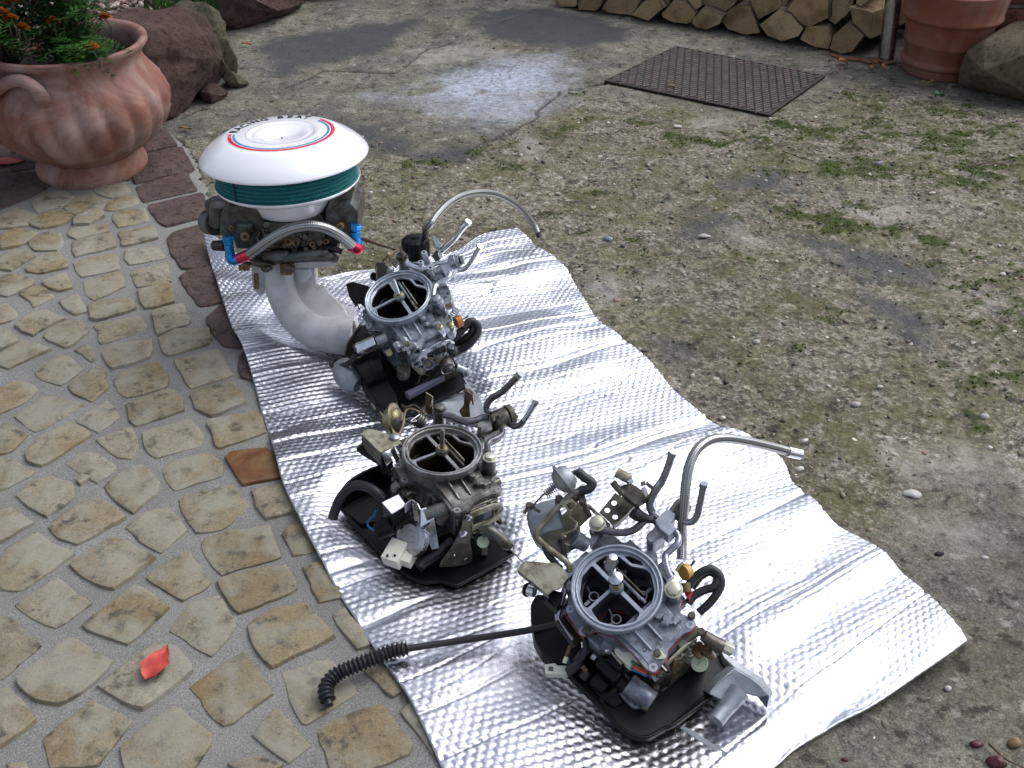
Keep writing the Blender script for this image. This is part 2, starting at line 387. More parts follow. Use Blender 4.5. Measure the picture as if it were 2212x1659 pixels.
powder=sm(-.12,.14,sd_poly(WX,WY,pw)+.26*(fbm(GX,GY,7,6,33)-.5)); powder=powder*sm(.34,.60,fbm(GX*.9+WX,GY*3.2,4,5,35)+.22*powder)
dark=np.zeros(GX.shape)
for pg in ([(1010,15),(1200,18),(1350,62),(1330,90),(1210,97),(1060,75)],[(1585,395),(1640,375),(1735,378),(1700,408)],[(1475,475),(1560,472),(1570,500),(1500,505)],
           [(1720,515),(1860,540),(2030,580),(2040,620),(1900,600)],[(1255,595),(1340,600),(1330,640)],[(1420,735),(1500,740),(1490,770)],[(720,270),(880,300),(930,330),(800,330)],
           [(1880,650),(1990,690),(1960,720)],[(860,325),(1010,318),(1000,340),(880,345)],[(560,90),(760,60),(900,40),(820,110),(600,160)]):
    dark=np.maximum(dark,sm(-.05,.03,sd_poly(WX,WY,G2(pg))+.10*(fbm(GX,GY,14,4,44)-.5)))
light=np.zeros(GX.shape)
for pg in ([(1080,300),(1130,295),(1160,335),(1110,340)],[(1555,500),(1600,500),(1655,540),(1620,548)],[(1900,950),(2080,950),(2190,1010),(1960,1020)],[(1790,440),(1950,430),(1970,470),(1830,480)],
           [(1500,240),(1600,262),(1560,290),(1480,270)],[(860,110),(1000,90),(1130,110),(900,140)],[(1290,560),(1420,600),(1380,640),(1280,620)],[(2030,600),(2130,620),(2160,660),(2040,650)],[(2000,1100),(2190,1130),(2190,1230),(2060,1200)]):
    light=np.maximum(light,sm(-.04,.06,sd_poly(WX,WY,G2(pg))+.14*(fbm(GX,GY,16,4,54)-.5)))
mz=np.zeros(GX.shape)
for pg,wt in (([(1250,240),(1700,250),(2212,240),(2400,480),(2100,420),(1700,380),(1400,330)],.8),([(1650,430),(1900,430),(2150,520),(2212,620),(1950,560),(1700,500)],.9),([(2000,560),(2300,560),(2300,980),(2120,930),(2010,760)],.8),
              ([(820,330),(1150,270),(1290,230),(1290,300),(1100,420),(900,390)],.62),([(950,400),(1500,300),(1700,600),(1300,560)],.4),([(2050,860),(2212,850),(2212,960),(2100,950)],1.0),([(1180,200),(1310,180),(1340,200),(1200,240)],.6),([(1230,560),(2000,640),(1950,1000),(1500,850)],.28),([(1780,180),(2212,230),(2212,300),(1790,250)],.8)):
    mz=np.maximum(mz,wt*sm(-.1,.1,sd_poly(WX,WY,G2(pg))))
mn=fbm(GX,GY*1.5,11,6,66,.8); moss=sm(.575,.655,mn*.80+.22*mz)*sm(0,.3,mz)
crk=np.minimum.reduce([sd_line(WX,WY,G2(p)) for p in ([(862,150),(900,120),(965,92)],[(1075,45),(1120,30),(1155,15)],[(380,300),(398,340),(430,350)],[(1310,180),(1200,200),(1120,260),(1000,330)],[(600,190),(700,150),(860,150)],[(405,255),(440,235),(470,228)])])
crack=(1-sm(.001,.008,crk))
agg=fbm(GX,GY,55,3,71,.7)
GZ=zr*(.011*(fbm(GX,GY,22,5,81,.65)-.55)+.006*(agg-.5))+(1-zr)*.003*(fbm(GX,GY,10,4,91)-.5)+.004*moss*fbm(GX,GY,90,2,17)-.006*crack-.003
# the paved part lies on its own bed; keep the slab just below it
cob_edge=G2([(300,250),(345,270),(400,320),(440,400),(465,520),(520,640),(590,740),(640,850),(720,1050),(830,1290),(960,1540),(1100,1900),(1200,2300),(-2200,2300),(-2200,300),(-700,270)])
sdc=sd_poly(GX,GY,cob_edge); GZ-=.03*sm(-.01,.03,sdc)
far=(np.abs(GX)>2.7)|(GY>4.4)|(GY<.4); GZ[far]=-.006
ny,nx=GX.shape
me=bpy.data.meshes.new('concrete_yard'); idx=np.arange(nx*ny).reshape(ny,nx)
q=np.stack([idx[:-1,:-1],idx[:-1,1:],idx[1:,1:],idx[1:,:-1]],-1).reshape(-1,4)
me.vertices.add(nx*ny); me.vertices.foreach_set('co',np.stack([GX,GY,GZ],-1).astype(np.float32).ravel())
me.loops.add(q.size); me.loops.foreach_set('vertex_index',q.ravel().astype(np.int32))
me.polygons.add(len(q)); me.polygons.foreach_set('loop_start',np.arange(0,q.size,4,dtype=np.int32)); me.polygons.foreach_set('loop_total',np.full(len(q),4,dtype=np.int32))
me.update(); me.validate(); me.shade_smooth()
for nm,(r_,g_,b_,a_) in {'zones':(zr,powder,dark,light),'growth':(moss,crack,mz,agg)}.items():
    ca=me.color_attributes.new(nm,'FLOAT_COLOR','POINT'); ca.data.foreach_set('color',np.stack([r_,g_,b_,a_],-1).astype(np.float32).ravel())
def groundmat():
    m=NT('concrete'); g=m.geo()
    def att(n):
        a=m.N('ShaderNodeAttribute',attribute_name=n); s=m.N('ShaderNodeSeparateColor'); m.L(a.outputs['Color'],s.inputs[0]); return s.outputs[0],s.outputs[1],s.outputs[2],a.outputs['Alpha']
    zr,pw,dk,lt=att('zones'); ms,ck,mz,ag=att('growth')
    smooth=m.ramp(m.noise(6,10,.72,g,.8),[(.3,lin('4b4a48')),(.45,lin('64625d')),(.55,lin('777469')),(.7,lin('918c80'))])
    rough=m.ramp(m.noise(9,10,.75,g,.8),[(.3,lin('494940')),(.44,lin('666457')),(.55,lin('7c786a')),(.68,lin('9c998d'))])
    col=m.mix(zr,smooth,rough)
    # exposed grains and small stones
    vc=m.N('ShaderNodeTexVoronoi'); vc.inputs['Scale'].default_value=150; m.L(g,vc.inputs['Vector'])
    vc2=m.N('ShaderNodeTexVoronoi'); vc2.inputs['Scale'].default_value=62; m.L(g,vc2.inputs['Vector'])
    gb=m.N('ShaderNodeSeparateColor'); m.L(vc2.outputs['Color'],gb.inputs[0])
    gr=m.N('ShaderNodeSeparateColor'); m.L(vc.outputs['Color'],gr.inputs[0])
    gcol=m.ramp(gr.outputs[0],[(0,lin('3b3a36')),(.3,lin('5f584a')),(.55,lin('7c7260')),(.8,lin('948b7c')),(1,lin('b4b0a6'))])
    col=m.mix(m.math('MULTIPLY_ADD',zr,.38),col,gcol); m.t.nodes[-2].inputs[2].default_value=.12
    big=m.math('MULTIPLY',m.math('MULTIPLY',m.ramp(gb.outputs[0],[(.62,0.0),(.66,1.0)]),m.ramp(vc2.outputs['Distance'],[(.32,1.0),(.42,0.0)])),zr)
    col=m.mix(m.math('MULTIPLY',big,.8),col,m.ramp(gb.outputs[1],[(0,lin('45443f')),(.3,lin('6d6454')),(.55,lin('8f8674')),(.8,lin('6a5c50')),(.93,lin('b5b1a6'))],'CONSTANT'))
    fine=m.noise(330,4,.8,g); col=m.mix(.85,col,m.ramp(fine,[(.3,.3),(.5,1.0),(.7,1.9)]),'MULTIPLY'); f2=m.noise(120,6,.85,g); col=m.mix(.7,col,m.ramp(f2,[(.34,.45),(.5,1.0),(.66,1.6)]),'MULTIPLY')
    bigv=m.ramp(m.noise(1.6,4,.6,g),[(.35,.78),(.65,1.12)]); col=m.mix(.8,col,bigv,'MULTIPLY')
    alg=m.ramp(m.noise(5,8,.75,g),[(.45,0.0),(.6,.55)]); col=m.mix(m.math('MULTIPLY',alg,m.math('MULTIPLY_ADD',zr,.75)),col,lin('55552f')); m.t.nodes[-2].inputs[2].default_value=.25
    bl=m.ramp(m.noise(26,8,.8,g),[(.53,0.0),(.6,.85)]); col=m.mix(bl,col,lin('302f2a')); wl_=m.ramp(m.noise(19,9,.8,g),[(.56,0.0),(.63,.65)]); col=m.mix(wl_,col,lin('aaa79c'))
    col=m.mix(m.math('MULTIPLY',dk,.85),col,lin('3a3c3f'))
    col=m.mix(m.math('MULTIPLY',lt,m.ramp(m.noise(40,5,.7,g),[(.35,.1),(.6,.75)])),col,lin('a3a097'))
    col=m.mix(m.math('MULTIPLY',pw,m.ramp(m.noise(60,6,.7,g),[(.3,.1),(.6,.9)])),col,lin('b9c0d2'))
    mc=m.ramp(m.noise(60,5,.7,g),[(.3,lin('262c14')),(.6,lin('3f4a1e')),(.8,lin('57622e'))])
    col=m.mix(m.math('MULTIPLY',ms,.9),col,mc)
    col=m.mix(m.math('MULTIPLY',ck,.75),col,lin('1c1b18'))
    m.set(col=col,rough=m.mix(dk,.92,.55),spec=.3)
    b=m.bump(m.noise(70,8,.75,g),.9,.006); b=m.bump(vc.outputs['Distance'],.5,.002,b); m.bump(fine,.5,.0012,b); return m.m
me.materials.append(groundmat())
yard=bpy.data.objects.new('concrete_yard',me); COL.objects.link(yard); yard['kind']='structure'; yard['label']='weathered grey concrete yard with moss and exposed gravel'
# ---- cobbled path: mortar bed + stones
bx=np.arange(-2.0,.25,.012); by=np.arange(.35,3.6,.012); BX,BY=np.meshgrid(bx,by); s_=sd_poly(BX+.02*(fbm(BX,BY,20,3,5)-.5),BY,cob_edge)
zb=.0045*sm(-.005,.04,s_)-.012*(1-sm(-.02,.0,s_))+.003*(fbm(BX,BY,18,4,8)-.5)
keep=s_>-.015; id2=np.arange(BX.size).reshape(BX.shape); fq=np.stack([id2[:-1,:-1],id2[:-1,1:],id2[1:,1:],id2[1:,:-1]],-1).reshape(-1,4); kk=keep.ravel(); fq=fq[kk[fq].all(1)]
used=np.unique(fq); remap=-np.ones(BX.size,int); remap[used]=np.arange(len(used)); pts=np.stack([BX.ravel(),BY.ravel(),zb.ravel()],-1)[used]
mb=bpy.data.meshes.new('cobbled_path'); mb.from_pydata(pts.tolist(),[],remap[fq].tolist()); mb.materials.append(M['mortar']); mb.shade_smooth()
path=bpy.data.objects.new('cobbled_path',mb); COL.objects.link(path); path['kind']='structure'; path['label']='path of tan natural stone setts in grey mortar'
A_=[[(0,310),(90,275),(215,320),(150,370),(0,390)],[(170,245),(250,195),(340,185),(395,220),(330,270),(200,300)],[(330,275),(400,220),(480,200),(580,235),(520,290),(400,310)],
[(490,160),(590,140),(660,135),(690,190),(590,225),(510,200)],[(560,250),(640,210),(715,215),(740,250),(610,290),(550,285)],[(150,360),(250,300),(370,300),(390,330),(320,370),(210,385)],[(385,340),(470,290),(530,285),(560,320),(470,360),(390,365)],
[(605,300),(760,275),(790,345),(620,378),(595,340)],[(365,390),(570,350),(580,395),(400,440),(358,425)],[(625,400),(810,370),(838,435),(650,480)],[(385,455),(470,430),(590,405),(615,480),(400,535),(385,500)],[(665,490),(830,475),(875,540),(680,578),(662,545)],
[(395,565),(480,530),(615,515),(632,600),(430,640),(405,600)],[(690,610),(880,560),(905,665),(720,695)],[(440,660),(640,610),(662,690),(500,760),(455,740)],[(725,710),(890,670),(925,770),(760,810)],[(470,780),(690,750),(725,810),(520,870),(480,860)],
[(800,820),(960,780),(1005,870),(990,890),(830,945),(815,890)],[(490,895),(740,835),(780,910),(560,990),(530,985),(515,925)],[(835,960),(930,915),(1100,915),(1110,990),(890,1052),(860,1030)],[(540,1030),(600,990),(800,975),(795,1065),(590,1125),(545,1070)],
[(915,1080),(1150,1018),(1225,1160),(1000,1225),(960,1165)],[(600,1180),(660,1130),(830,1090),(885,1160),(888,1215),(670,1278),(625,1245)],[(1005,1260),(1040,1230),(1230,1190),(1300,1300),(1110,1375),(1030,1330)],[(668,1310),(890,1230),(960,1290),(965,1345),(720,1425),(690,1395)],
[(1090,1410),(1120,1390),(1360,1345),(1400,1460),(1160,1540),(1140,1530)],[(750,1460),(1000,1380),(1070,1470),(1060,1520),(820,1592),(780,1560)],
[(0,430),(90,380),(205,410),(130,470),(10,495)],[(150,455),(240,405),(320,410),(340,450),(310,500),(180,500)],[(0,530),(60,495),(165,495),(180,530),(60,610),(0,600)],[(135,590),(230,525),(330,510),(360,590),(210,622),(150,612)],[(0,640),(60,622),(170,645),(190,675),(40,745),(0,730)],
[(225,665),(350,622),(385,700),(320,715),(240,690)],[(95,730),(180,685),(240,690),(292,745),(180,805),(165,765)],[(315,770),(415,730),(465,820),(400,840),(330,800)],[(-30,800),(40,775),(105,840),(60,870),(-20,890)],[(75,900),(180,830),(250,820),(345,860),(250,900),(180,950)],
[(232,950),(300,890),(420,865),(470,930),(380,1000),(345,1010),(260,975)],[(-20,920),(30,915),(105,970),(40,1010),(-20,1030)],[(-10,1050),(130,985),(275,1020),(50,1125),(-10,1095)],[(390,1025),(450,990),(490,1010),(510,1070),(480,1088),(440,1045)],[(180,1140),(310,1045),(360,1050),(440,1125),(320,1210),(215,1180)],
[(355,1215),(420,1150),(545,1105),(570,1225),(480,1295),(395,1250)],[(-30,1230),(120,1180),(210,1220),(150,1290),(-20,1375)],[(75,1375),(240,1255),(470,1305),(200,1455),(150,1430)],[(390,1390),(570,1280),(640,1380),(520,1455),(440,1420)],[(-20,1440),(40,1400),(150,1470),(60,1560),(-20,1580)],
[(135,1565),(250,1470),(370,1415),(490,1465),(290,1600),(230,1635),(160,1610)],[(500,1495),(690,1420),(740,1530),(680,1595),(620,1590),(540,1530)]]
B_=[[(-20,50),(60,50),(190,120),(0,220)],[(330,75),(430,5),(500,20),(600,100),(500,175),(400,120)],[(830,95),(880,60),(1080,20),(1140,90),(1130,140),(890,212),(840,130)],[(80,240),(170,170),(260,140),(380,170),(390,240),(250,348),(150,300)],[(540,190),(580,145),(730,85),(820,180),(800,230),(680,328),(580,260)],
[(915,260),(960,235),(1190,180),(1270,290),(1130,410),(1000,432),(930,320)],[(1280,215),(1450,180),(1530,320),(1350,357),(1310,290)],[(-20,320),(80,305),(175,380),(60,450),(-20,490)],[(250,400),(420,275),(510,265),(650,350),(400,492),(310,455)],[(645,400),(700,340),(860,290),(955,420),(820,535),(720,470)],
[(1030,480),(1090,430),(1370,385),(1430,555),(1130,640),(1060,560)],[(1435,430),(1480,390),(1570,360),(1620,520),(1500,548)],[(-10,580),(60,500),(200,435),(240,470),(380,545),(120,722),(20,715),(-10,700)],[(365,590),(560,455),(640,480),(800,555),(580,718),(540,712),(420,650)],[(740,655),(960,510),(1085,690),(935,775)],
[(1115,680),(1160,650),(1460,590),(1520,720),(1215,842),(1180,800)],[(1540,605),(1640,570),(1750,760),(1620,785),(1580,680)],[(80,800),(290,655),(470,790),(285,920),(150,850)],[(425,900),(690,700),(870,805),(660,1000),(490,940)],[(865,920),(980,780),(1125,740),(1205,900),(1190,940),(1080,1058),(1020,1030)],
[(1265,910),(1400,810),(1560,790),(1700,965),(1380,1117),(1290,1000)],[(1700,850),(1760,810),(1890,1000),(1820,1020),(1740,940)],[(-20,870),(50,850),(215,1000),(30,1165),(-20,1170)],[(100,1175),(360,960),(580,1090),(440,1230),(310,1305),(190,1285),(110,1220)],[(500,1210),(800,985),(900,1010),(995,1130),(730,1335)],
[(960,1215),(1240,1030),(1395,1250),(1140,1420)],[(1435,1140),(1680,1060),(1830,1240),(1560,1400),(1530,1390)],[(1850,1130),(1980,1110),(2070,1220),(2000,1275)],[(-20,1240),(60,1225),(195,1390),(-20,1545)],[(220,1480),(480,1280),(680,1390),(500,1620),(260,1620)],[(620,1520),(900,1310),(1090,1460),(1080,1500),(980,1650),(650,1650)],
[(1290,1460),(1410,1320),(1590,1510),(1470,1608)],[(1620,1440),(1690,1390),(1940,1300),(2090,1500),(2080,1560),(1850,1650),(1700,1650)],[(2045,1340),(2110,1290),(2230,1480),(2212,1560)],[(1150,1605),(1300,1570),(1450,1609),(1300,1690)],[(40,1600),(140,1590),(180,1680),(60,1720)],[(420,130),(470,150),(420,185),(398,165)]]
R_=[[(763,-77),(868,-151),(934,-53),(756,-11)],[(756,-5),(955,-47),(1015,66),(1000,80),(714,150),(690,60)],[(714,164),(980,87),(1029,171),(1021,185),(756,245)],[(777,262),(1064,192),(1090,320),(870,375),(820,330)],[(880,440),(910,410),(1110,350),(1150,400),(1130,590),(960,595),(900,520)],
[(940,640),(990,610),(1100,590),(1150,650),(1190,770),(1050,795),(980,700)],[(1085,860),(1180,770),(1300,960),(1260,1010),(1180,1005),(1115,930)],[(1255,1060),(1290,1030),(1380,1190),(1260,1170)],[(-30,110),(200,95),(262,160),(150,225),(-30,290)],[(500,70),(640,40),(700,70),(690,130),(600,130)],[(-40,-60),(60,-120),(170,-60),(200,60),(60,85),(-40,90)]]
def stone(poly, mat, top=.0105, name='cobble', parent=None, amp=.0024, dome=.0028, shrink=0):
    c=sum((Vector(p) for p in poly),Vector((0,0)))/len(poly); ring=[]
    n=len(poly)
    for i in range(n):
        a=Vector(poly[i]); b=Vector(poly[(i+1)%n]); m=max(2,int((b-a).length/.014))
        for k in range(m):
            p=a.lerp(b,k/m)
            if k==0: p=p.lerp((Vector(poly[i-1])+Vector(poly[(i+1)%n]))/2,.05)
            d=noise.noise_vector(Vector((p.x*38,p.y*38,3.1)))*amp*1.6+noise.noise_vector(Vector((p.x*120,p.y*120,9)))*amp*.5
            ring.append(c+(p-c)*1.05+Vector((d.x,d.y)))
    rot=[random.uniform(-.03,.03),random.uniform(-.03,.03)]; h0=top+random.uniform(-.002,.003); vs=[];fs=[]; N=len(ring)
    for s,z in ((1.015,-.012),(1.0,-.002),(.975,.0025),(.93,.0036),(.7,.0042),(.4,.0045)):
        for p in ring:
            q=c+(p-c)*s; zz=(z if z<=-.01 else h0-.0045+z*dome/.004+rot[0]*(q.x-c.x)+rot[1]*(q.y-c.y)+(.0016*noise.noise(Vector((q.x*45,q.y*45,1))) if z>0 else 0)+(0 if z!=-.002 else -.002))
            vs.append((q.x,q.y,zz))
    for k in range(5): fs+=[(k*N+i,k*N+(i+1)%N,(k+1)*N+(i+1)%N,(k+1)*N+i) for i in range(N)]
    vs.append((c.x,c.y,h0+dome*.2)); fs+=[(5*N+i,5*N+(i+1)%N,6*N) for i in range(N)]
    return MB().add(vs,fs).build(name,mat,parent,smooth=50)
allp=[]
for K,lst in ((KA,A_),(KB,B_)):
    for pg in lst:
        w=[tuple(W(*K(*p))[:2]) for p in pg]; w=w[::-1]; allp.append(w); stone(w,M['cobble'],parent=path)
for pg in R_:
    w=[tuple(W(*KA(*p))[:2]) for p in pg][::-1]; allp.append(w); tag(stone(w,M['porphyry'],.0112,'cobble',path),'reddish purple porphyry sett',None)
w=[tuple(W(*KB(*p))[:2]) for p in [(1150,45),(1185,22),(1370,-5),(1460,140),(1240,190)]][::-1]; allp.append(w)
tag(stone(w,M['rusty_tile'],.012,'cobble',path),'smooth rust brown tile',None)
# setts that go on outside the picture to the left and below
def proj(x,y):
    d=Vector((x,y,0))-CAM; f=d.dot(FW); return 1106+FPX*d.dot(RT)/f, 829.5-FPX*d.dot(UP)/f
cents=[tuple(np.mean(a,0)) for a in allp]
for iy in range(26):
    for ix in range(17):
        x=-1.93+ix*.107+.05*(iy%2)+random.uniform(-.008,.008); y=.42+iy*.105+random.uniform(-.008,.008)
        px,py=proj(x,y)
        if (px>-45 and py<1690) or py<240 or px<-1200: continue
        if min(math.hypot(x-a,y-b) for a,b in cents)<.1: continue
        if sd_poly(np.array([x]),np.array([y]),cob_edge)[0]<.1 : continue
        k=random.choice((4,5,5)); a0=random.random()*6; stone([(x+.051*math.cos(a0+2*math.pi*j/k)*random.uniform(.85,1.1),y+.048*math.sin(a0+2*math.pi*j/k)*random.uniform(.85,1.1)) for j in range(k)],M['cobble'],parent=path)
# ---- small stones bedded in the concrete, moss cushions, garden gravel
ICO=[];_p=(1+5**.5)/2
ICO=[Vector(v).normalized() for v in [(-1,_p,0),(1,_p,0),(-1,-_p,0),(1,-_p,0),(0,-1,_p),(0,1,_p),(0,-1,-_p),(0,1,-_p),(_p,0,-1),(_p,0,1),(-_p,0,-1),(-_p,0,1)]]
ICF=[(0,11,5),(0,5,1),(0,1,7),(0,7,10),(0,10,11),(1,5,9),(5,11,4),(11,10,2),(10,7,6),(7,1,8),(3,9,4),(3,4,2),(3,2,6),(3,6,8),(3,8,9),(4,9,5),(2,4,11),(6,2,10),(8,6,7),(9,8,1)]
ICOA=np.array([list(v) for v in ICO]); ICFA=np.array(ICF)
def pebbles(name,pts,sizes,zs,mat,flat=.5,seed=1,jit=.25,cols=None):
    r=np.random.RandomState(seed); n=len(pts); a=r.rand(n)*6.28; sx=sizes*(1+.6*r.rand(n)); sy=sizes*(.7+.3*r.rand(n)); sz=sizes*flat*(.7+.6*r.rand(n))
    V=ICOA[None]*(1+jit*(r.rand(n,12,1)-.5)); x=V[...,0]*sx[:,None]; y=V[...,1]*sy[:,None]; z=V[...,2]*sz[:,None]
    c,s=np.cos(a)[:,None],np.sin(a)[:,None]; X=np.stack([x*c-y*s+pts[:,0:1],x*s+y*c+pts[:,1:2],z+zs[:,None]],-1).reshape(-1,3)
    F=(ICFA[None]+12*np.arange(n)[:,None,None]).reshape(-1,3)
    me=bpy.data.meshes.new(name); me.from_pydata(X.tolist(),[],F.tolist()); me.materials.append(mat); me.shade_smooth()
    ca=me.color_attributes.new('tone','FLOAT_COLOR','POINT'); t=np.repeat(r.rand(n),12); ca.data.foreach_set('color',np.stack([t,t,t,t*0+1],-1).astype(np.float32).ravel())
    o=bpy.data.objects.new(name,me); COL.objects.link(o); o['kind']='stuff'; return o
def pebmat(name,stops):
    m=NT(name); a=m.N('ShaderNodeAttribute',attribute_name='tone'); m.set(col=m.mix(.5,m.ramp(a.outputs['Fac'],stops,'CONSTANT'),m.ramp(m.noise(200,3,.7,m.geo()),[(.3,.6),(.7,1.3)]),'MULTIPLY'),rough=.8,spec=.3); return m.m
M['peb_yard']=pebmat('peb_yard',[(0,lin('57534a')),(.2,lin('6e6758')),(.4,lin('857b69')),(.6,lin('4b4d4e')),(.72,lin('8f7a68')),(.85,lin('a39d90')),(.96,lin('cbc8be'))])
M['peb_garden']=pebmat('peb_garden',[(0,lin('6b5550')),(.25,lin('8a736c')),(.5,lin('9c8880')),(.7,lin('54433f')),(.85,lin('b3a29a'))])
r=np.random.RandomState(5); P=np.stack([r.uniform(-.55,2.2,30000),r.uniform(.6,3.6,30000)],-1)
ins=sd_poly(P[:,0],P[:,1],rough_poly); sc_=sd_poly(P[:,0],P[:,1],cob_edge); den=fbm(P[:,0],P[:,1],5,3,2); kp=(sc_<-.02)&((ins>0)&(r.rand(len(P))<.62*(den+.1))|(ins<=0)&(r.rand(len(P))<.02)); P=P[kp]
sz=.0014+.0042*r.rand(len(P))**4+.001*r.rand(len(P)); o=pebbles('pebbles',P,sz,-.003+sz*.0,M['peb_yard'],.55); o['label']='small mixed pebbles bedded in the worn concrete'
# moss cushions
r=np.random.RandomState(8); P=np.stack([r.uniform(-.3,2.3,90000),r.uniform(.7,3.6,90000)],-1)
from_grid=lambda A,p:A[np.clip(np.searchsorted(ay_,p[:,1]),0,ny-1),np.clip(np.searchsorted(ax_,p[:,0]),0,nx-1)]
mv=from_grid(moss,P); P=P[(mv>.35)&(r.rand(len(P))<.25+.75*mv)][:26000]; zz=from_grid(GZ,P)
def mossmat():
    m=NT('moss'); a=m.N('ShaderNodeAttribute',attribute_name='tone'); m.set(col=m.ramp(a.outputs['Fac'],[(0,lin('2a3312')),(.5,lin('4a581c')),(1,lin('6e7e2c'))]),rough=1,spec=.1); m.bump(m.noise(1500,3,.8,m.geo()),1,.002); return m.m
if len(P): 
    o=pebbles('moss',P,.0011+.0016*r.rand(len(P)),zz+.0005,mossmat(),.7,4,.7); o['label']='low green moss growing in patches on the concrete'
# gravel bed behind the urn
gp=G2([(-900,-160),(640,-160),(560,-20),(480,40),(330,110),(100,200),(-200,240),(-900,300)])
r=np.random.RandomState(9); P=np.stack([r.uniform(-3.2,-.6,16000),r.uniform(2.7,5.2,16000)],-1); P=P[sd_poly(P[:,0],P[:,1],gp)>0]
o=pebbles('garden_gravel',P,.006+.008*r.rand(len(P)),.004+.014*r.rand(len(P)),M['peb_garden'],.7,6,.6); o['label']='pinkish grey gravel in the bed behind the urn'
def covmat():
    m=NT('cover_iron'); g=m.geo(); m.set(col=m.ramp(m.noise(30,8,.7,g),[(.3,lin('3c3836')),(.5,lin('524b47')),(.66,lin('66564c')),(.8,lin('857d75'))]),rough=.75,metal=.15); m.bump(m.noise(200,4,.7,g),.5,.001); return m.m
M['cover_iron']=covmat(); M['cover_base']=plain('cover_base','2c2826',.85,'3e3632',40,.3)
# ---- drain cover of diamond plates
c4=[W(*KC(750,195)),W(*KC(1980,440)),W(*KC(1520,765)),W(*KC(160,480))]
cov=root('access_cover',W(*KC(1100,480)),'rusty dark iron access cover with raised diamond grid set in the concrete','drain cover')
MB().slab([p+Vector((0,0,.003)) for p in c4],.02,(0,0,1)).build('plate',M['cover_base'],cov)
fr=MB()
for i in range(4):
    a=c4[i]; b=c4[(i+1)%4]; d=(b-a).normalized(); nn=Vector((-d.y,d.x,0)); ctr=sum(c4,Vector())/4
    if nn.dot(ctr-a)<0: nn=-nn
    fr.slab([a+Vector((0,0,.005)),b+Vector((0,0,.005)),b+nn*.006-d*.006+Vector((0,0,.005)),a+nn*.006+d*.006+Vector((0,0,.005))],.02,(0,0,1))
fr.build('frame',M['cover_base'],cov)
P0=c4[3]; ex=(c4[2]-c4[3]); ey=(c4[0]-c4[3]); lx,ly=ex.length,ey.length
st=MB(); g1=W(*KC(920,230))-W(*KC(895,640)); g1.normalize(); g2=(W(*KC(1700,430))-W(*KC(1400,500))).normalized()
s1=abs((W(*KC(980,230))-W(*KC(920,230))).cross(g1).z); s2=.0135
inside=[tuple(p[:2]) for p in c4]; cc=sum(c4,Vector())/4
ia=s1/abs(g1.cross(g2).z); ib=s2/abs(g1.cross(g2).z)
for i in range(-30,31):
    for j in range(-60,61):
        c=cc+g2*(ia*i)+g1*(ib*j)
        if sd_poly(np.array([c.x]),np.array([c.y]),inside)[0]<.009: continue
        h=[c+g2*ia*.42*a+g1*ib*.36*b+Vector((0,0,.007 if q else .003)) for q in (0,1) for a,b in ((-1,-1),(1,-1),(1,1),(-1,1))]
        h=h[:4]+[c+(v-c)*.86+Vector((0,0,(v-c).z*.14)) for v in h[4:]]
        st.add(h,[(4,5,6,7),(0,1,5,4),(1,2,6,5),(2,3,7,6),(3,0,4,7)])
o=st.build('raised_diamonds',M['cover_iron'],cov,smooth=0); o['kind']='stuff'
# ================================================================== FOIL MAT
def resample(pts,n):
    P=[Vector((p[0],p[1],0)) for p in pts]; P=spline(P,10); A=np.array([[p.x,p.y] for p in P]); s=np.concatenate([[0],np.cumsum(np.hypot(*np.diff(A,axis=0).T))]); t=np.linspace(0,s[-1],n)
    return np.stack([np.interp(t,s,A[:,0]),np.interp(t,s,A[:,1])],-1),s[-1]
ZM=.012
def Wm(p,z=ZM): return tuple(W(p[0],p[1],z)[:2])
Lp=[Wm(p) for p in [(443,522),(455,570),(478,640),(500,705),(528,765),(550,830),(566,890),(588,960),(612,1050),(650,1130),(690,1205),(730,1275),(775,1345),(828,1430),(880,1505),(918,1580),(955,1659),(990,1740),(1040,1850)]]
Rp=[Wm(p,.016) for p in [(1118,487),(1165,530),(1195,557),(1232,590),(1262,640),(1300,700),(1378,760),(1422,800),(1470,850),(1525,892),(1570,920),(1622,942),(1690,985),(1714,1030),(1745,1062),(1790,1110),(1850,1148),(1900,1185),(1950,1240),(2000,1290),(2042,1345),(2084,1400)]]
NV,NU=760,330
LA,lenL=resample(Lp,NV); RA,lenR=resample(Rp,NV)
u=np.linspace(0,1,NU)[None,:]; vv=np.linspace(0,1,NV)[:,None]
MX=LA[:,0:1]*(1-u)+RA[:,0:1]*u; MY=LA[:,1:2]*(1-u)+RA[:,1:2]*u
# the bottom edge: bow of the front edge; top edge: dents as in the picture
Tp=[Wm(p) for p in [(443,522),(520,560),(600,600),(688,602),(760,585),(830,577),(900,562),(985,538),(1040,502),(1118,487)]]
Bp=[Wm(p) for p in [(1040,1850),(1300,1800),(1500,1740),(1660,1660),(1720,1612),(1800,1565),(1880,1530),(1960,1482),(2040,1432),(2084,1400)]]
TA,_=resample(Tp,NU); BA,_=resample(Bp,NU)
ft=np.clip(1-vv/.28,0,1)**2; fb=np.clip((vv-.72)/.28,0,1)**2
MX=MX+ft*(TA[None,:,0]-(LA[0,0]*(1-u)+RA[0,0]*u))+fb*(BA[None,:,0]-(LA[-1,0]*(1-u)+RA[-1,0]*u))
MY=MY+ft*(TA[None,:,1]-(LA[0,1]*(1-u)+RA[0,1]*u))+fb*(BA[None,:,1]-(LA[-1,1]*(1-u)+RA[-1,1]*u))
ln=(lenL+lenR)/2; wd=.62
S=vv*ln+0*u; T=u*wd+0*vv
Sw=S+.17*T+.05*(fbm(S,T,3.0,3,101)-.5)+.012*np.sin(T*5+S*3)
def ridge(x,seed):       # sharp transverse folds
    n1=vnoise(x,T*.35,16,seed); return n1
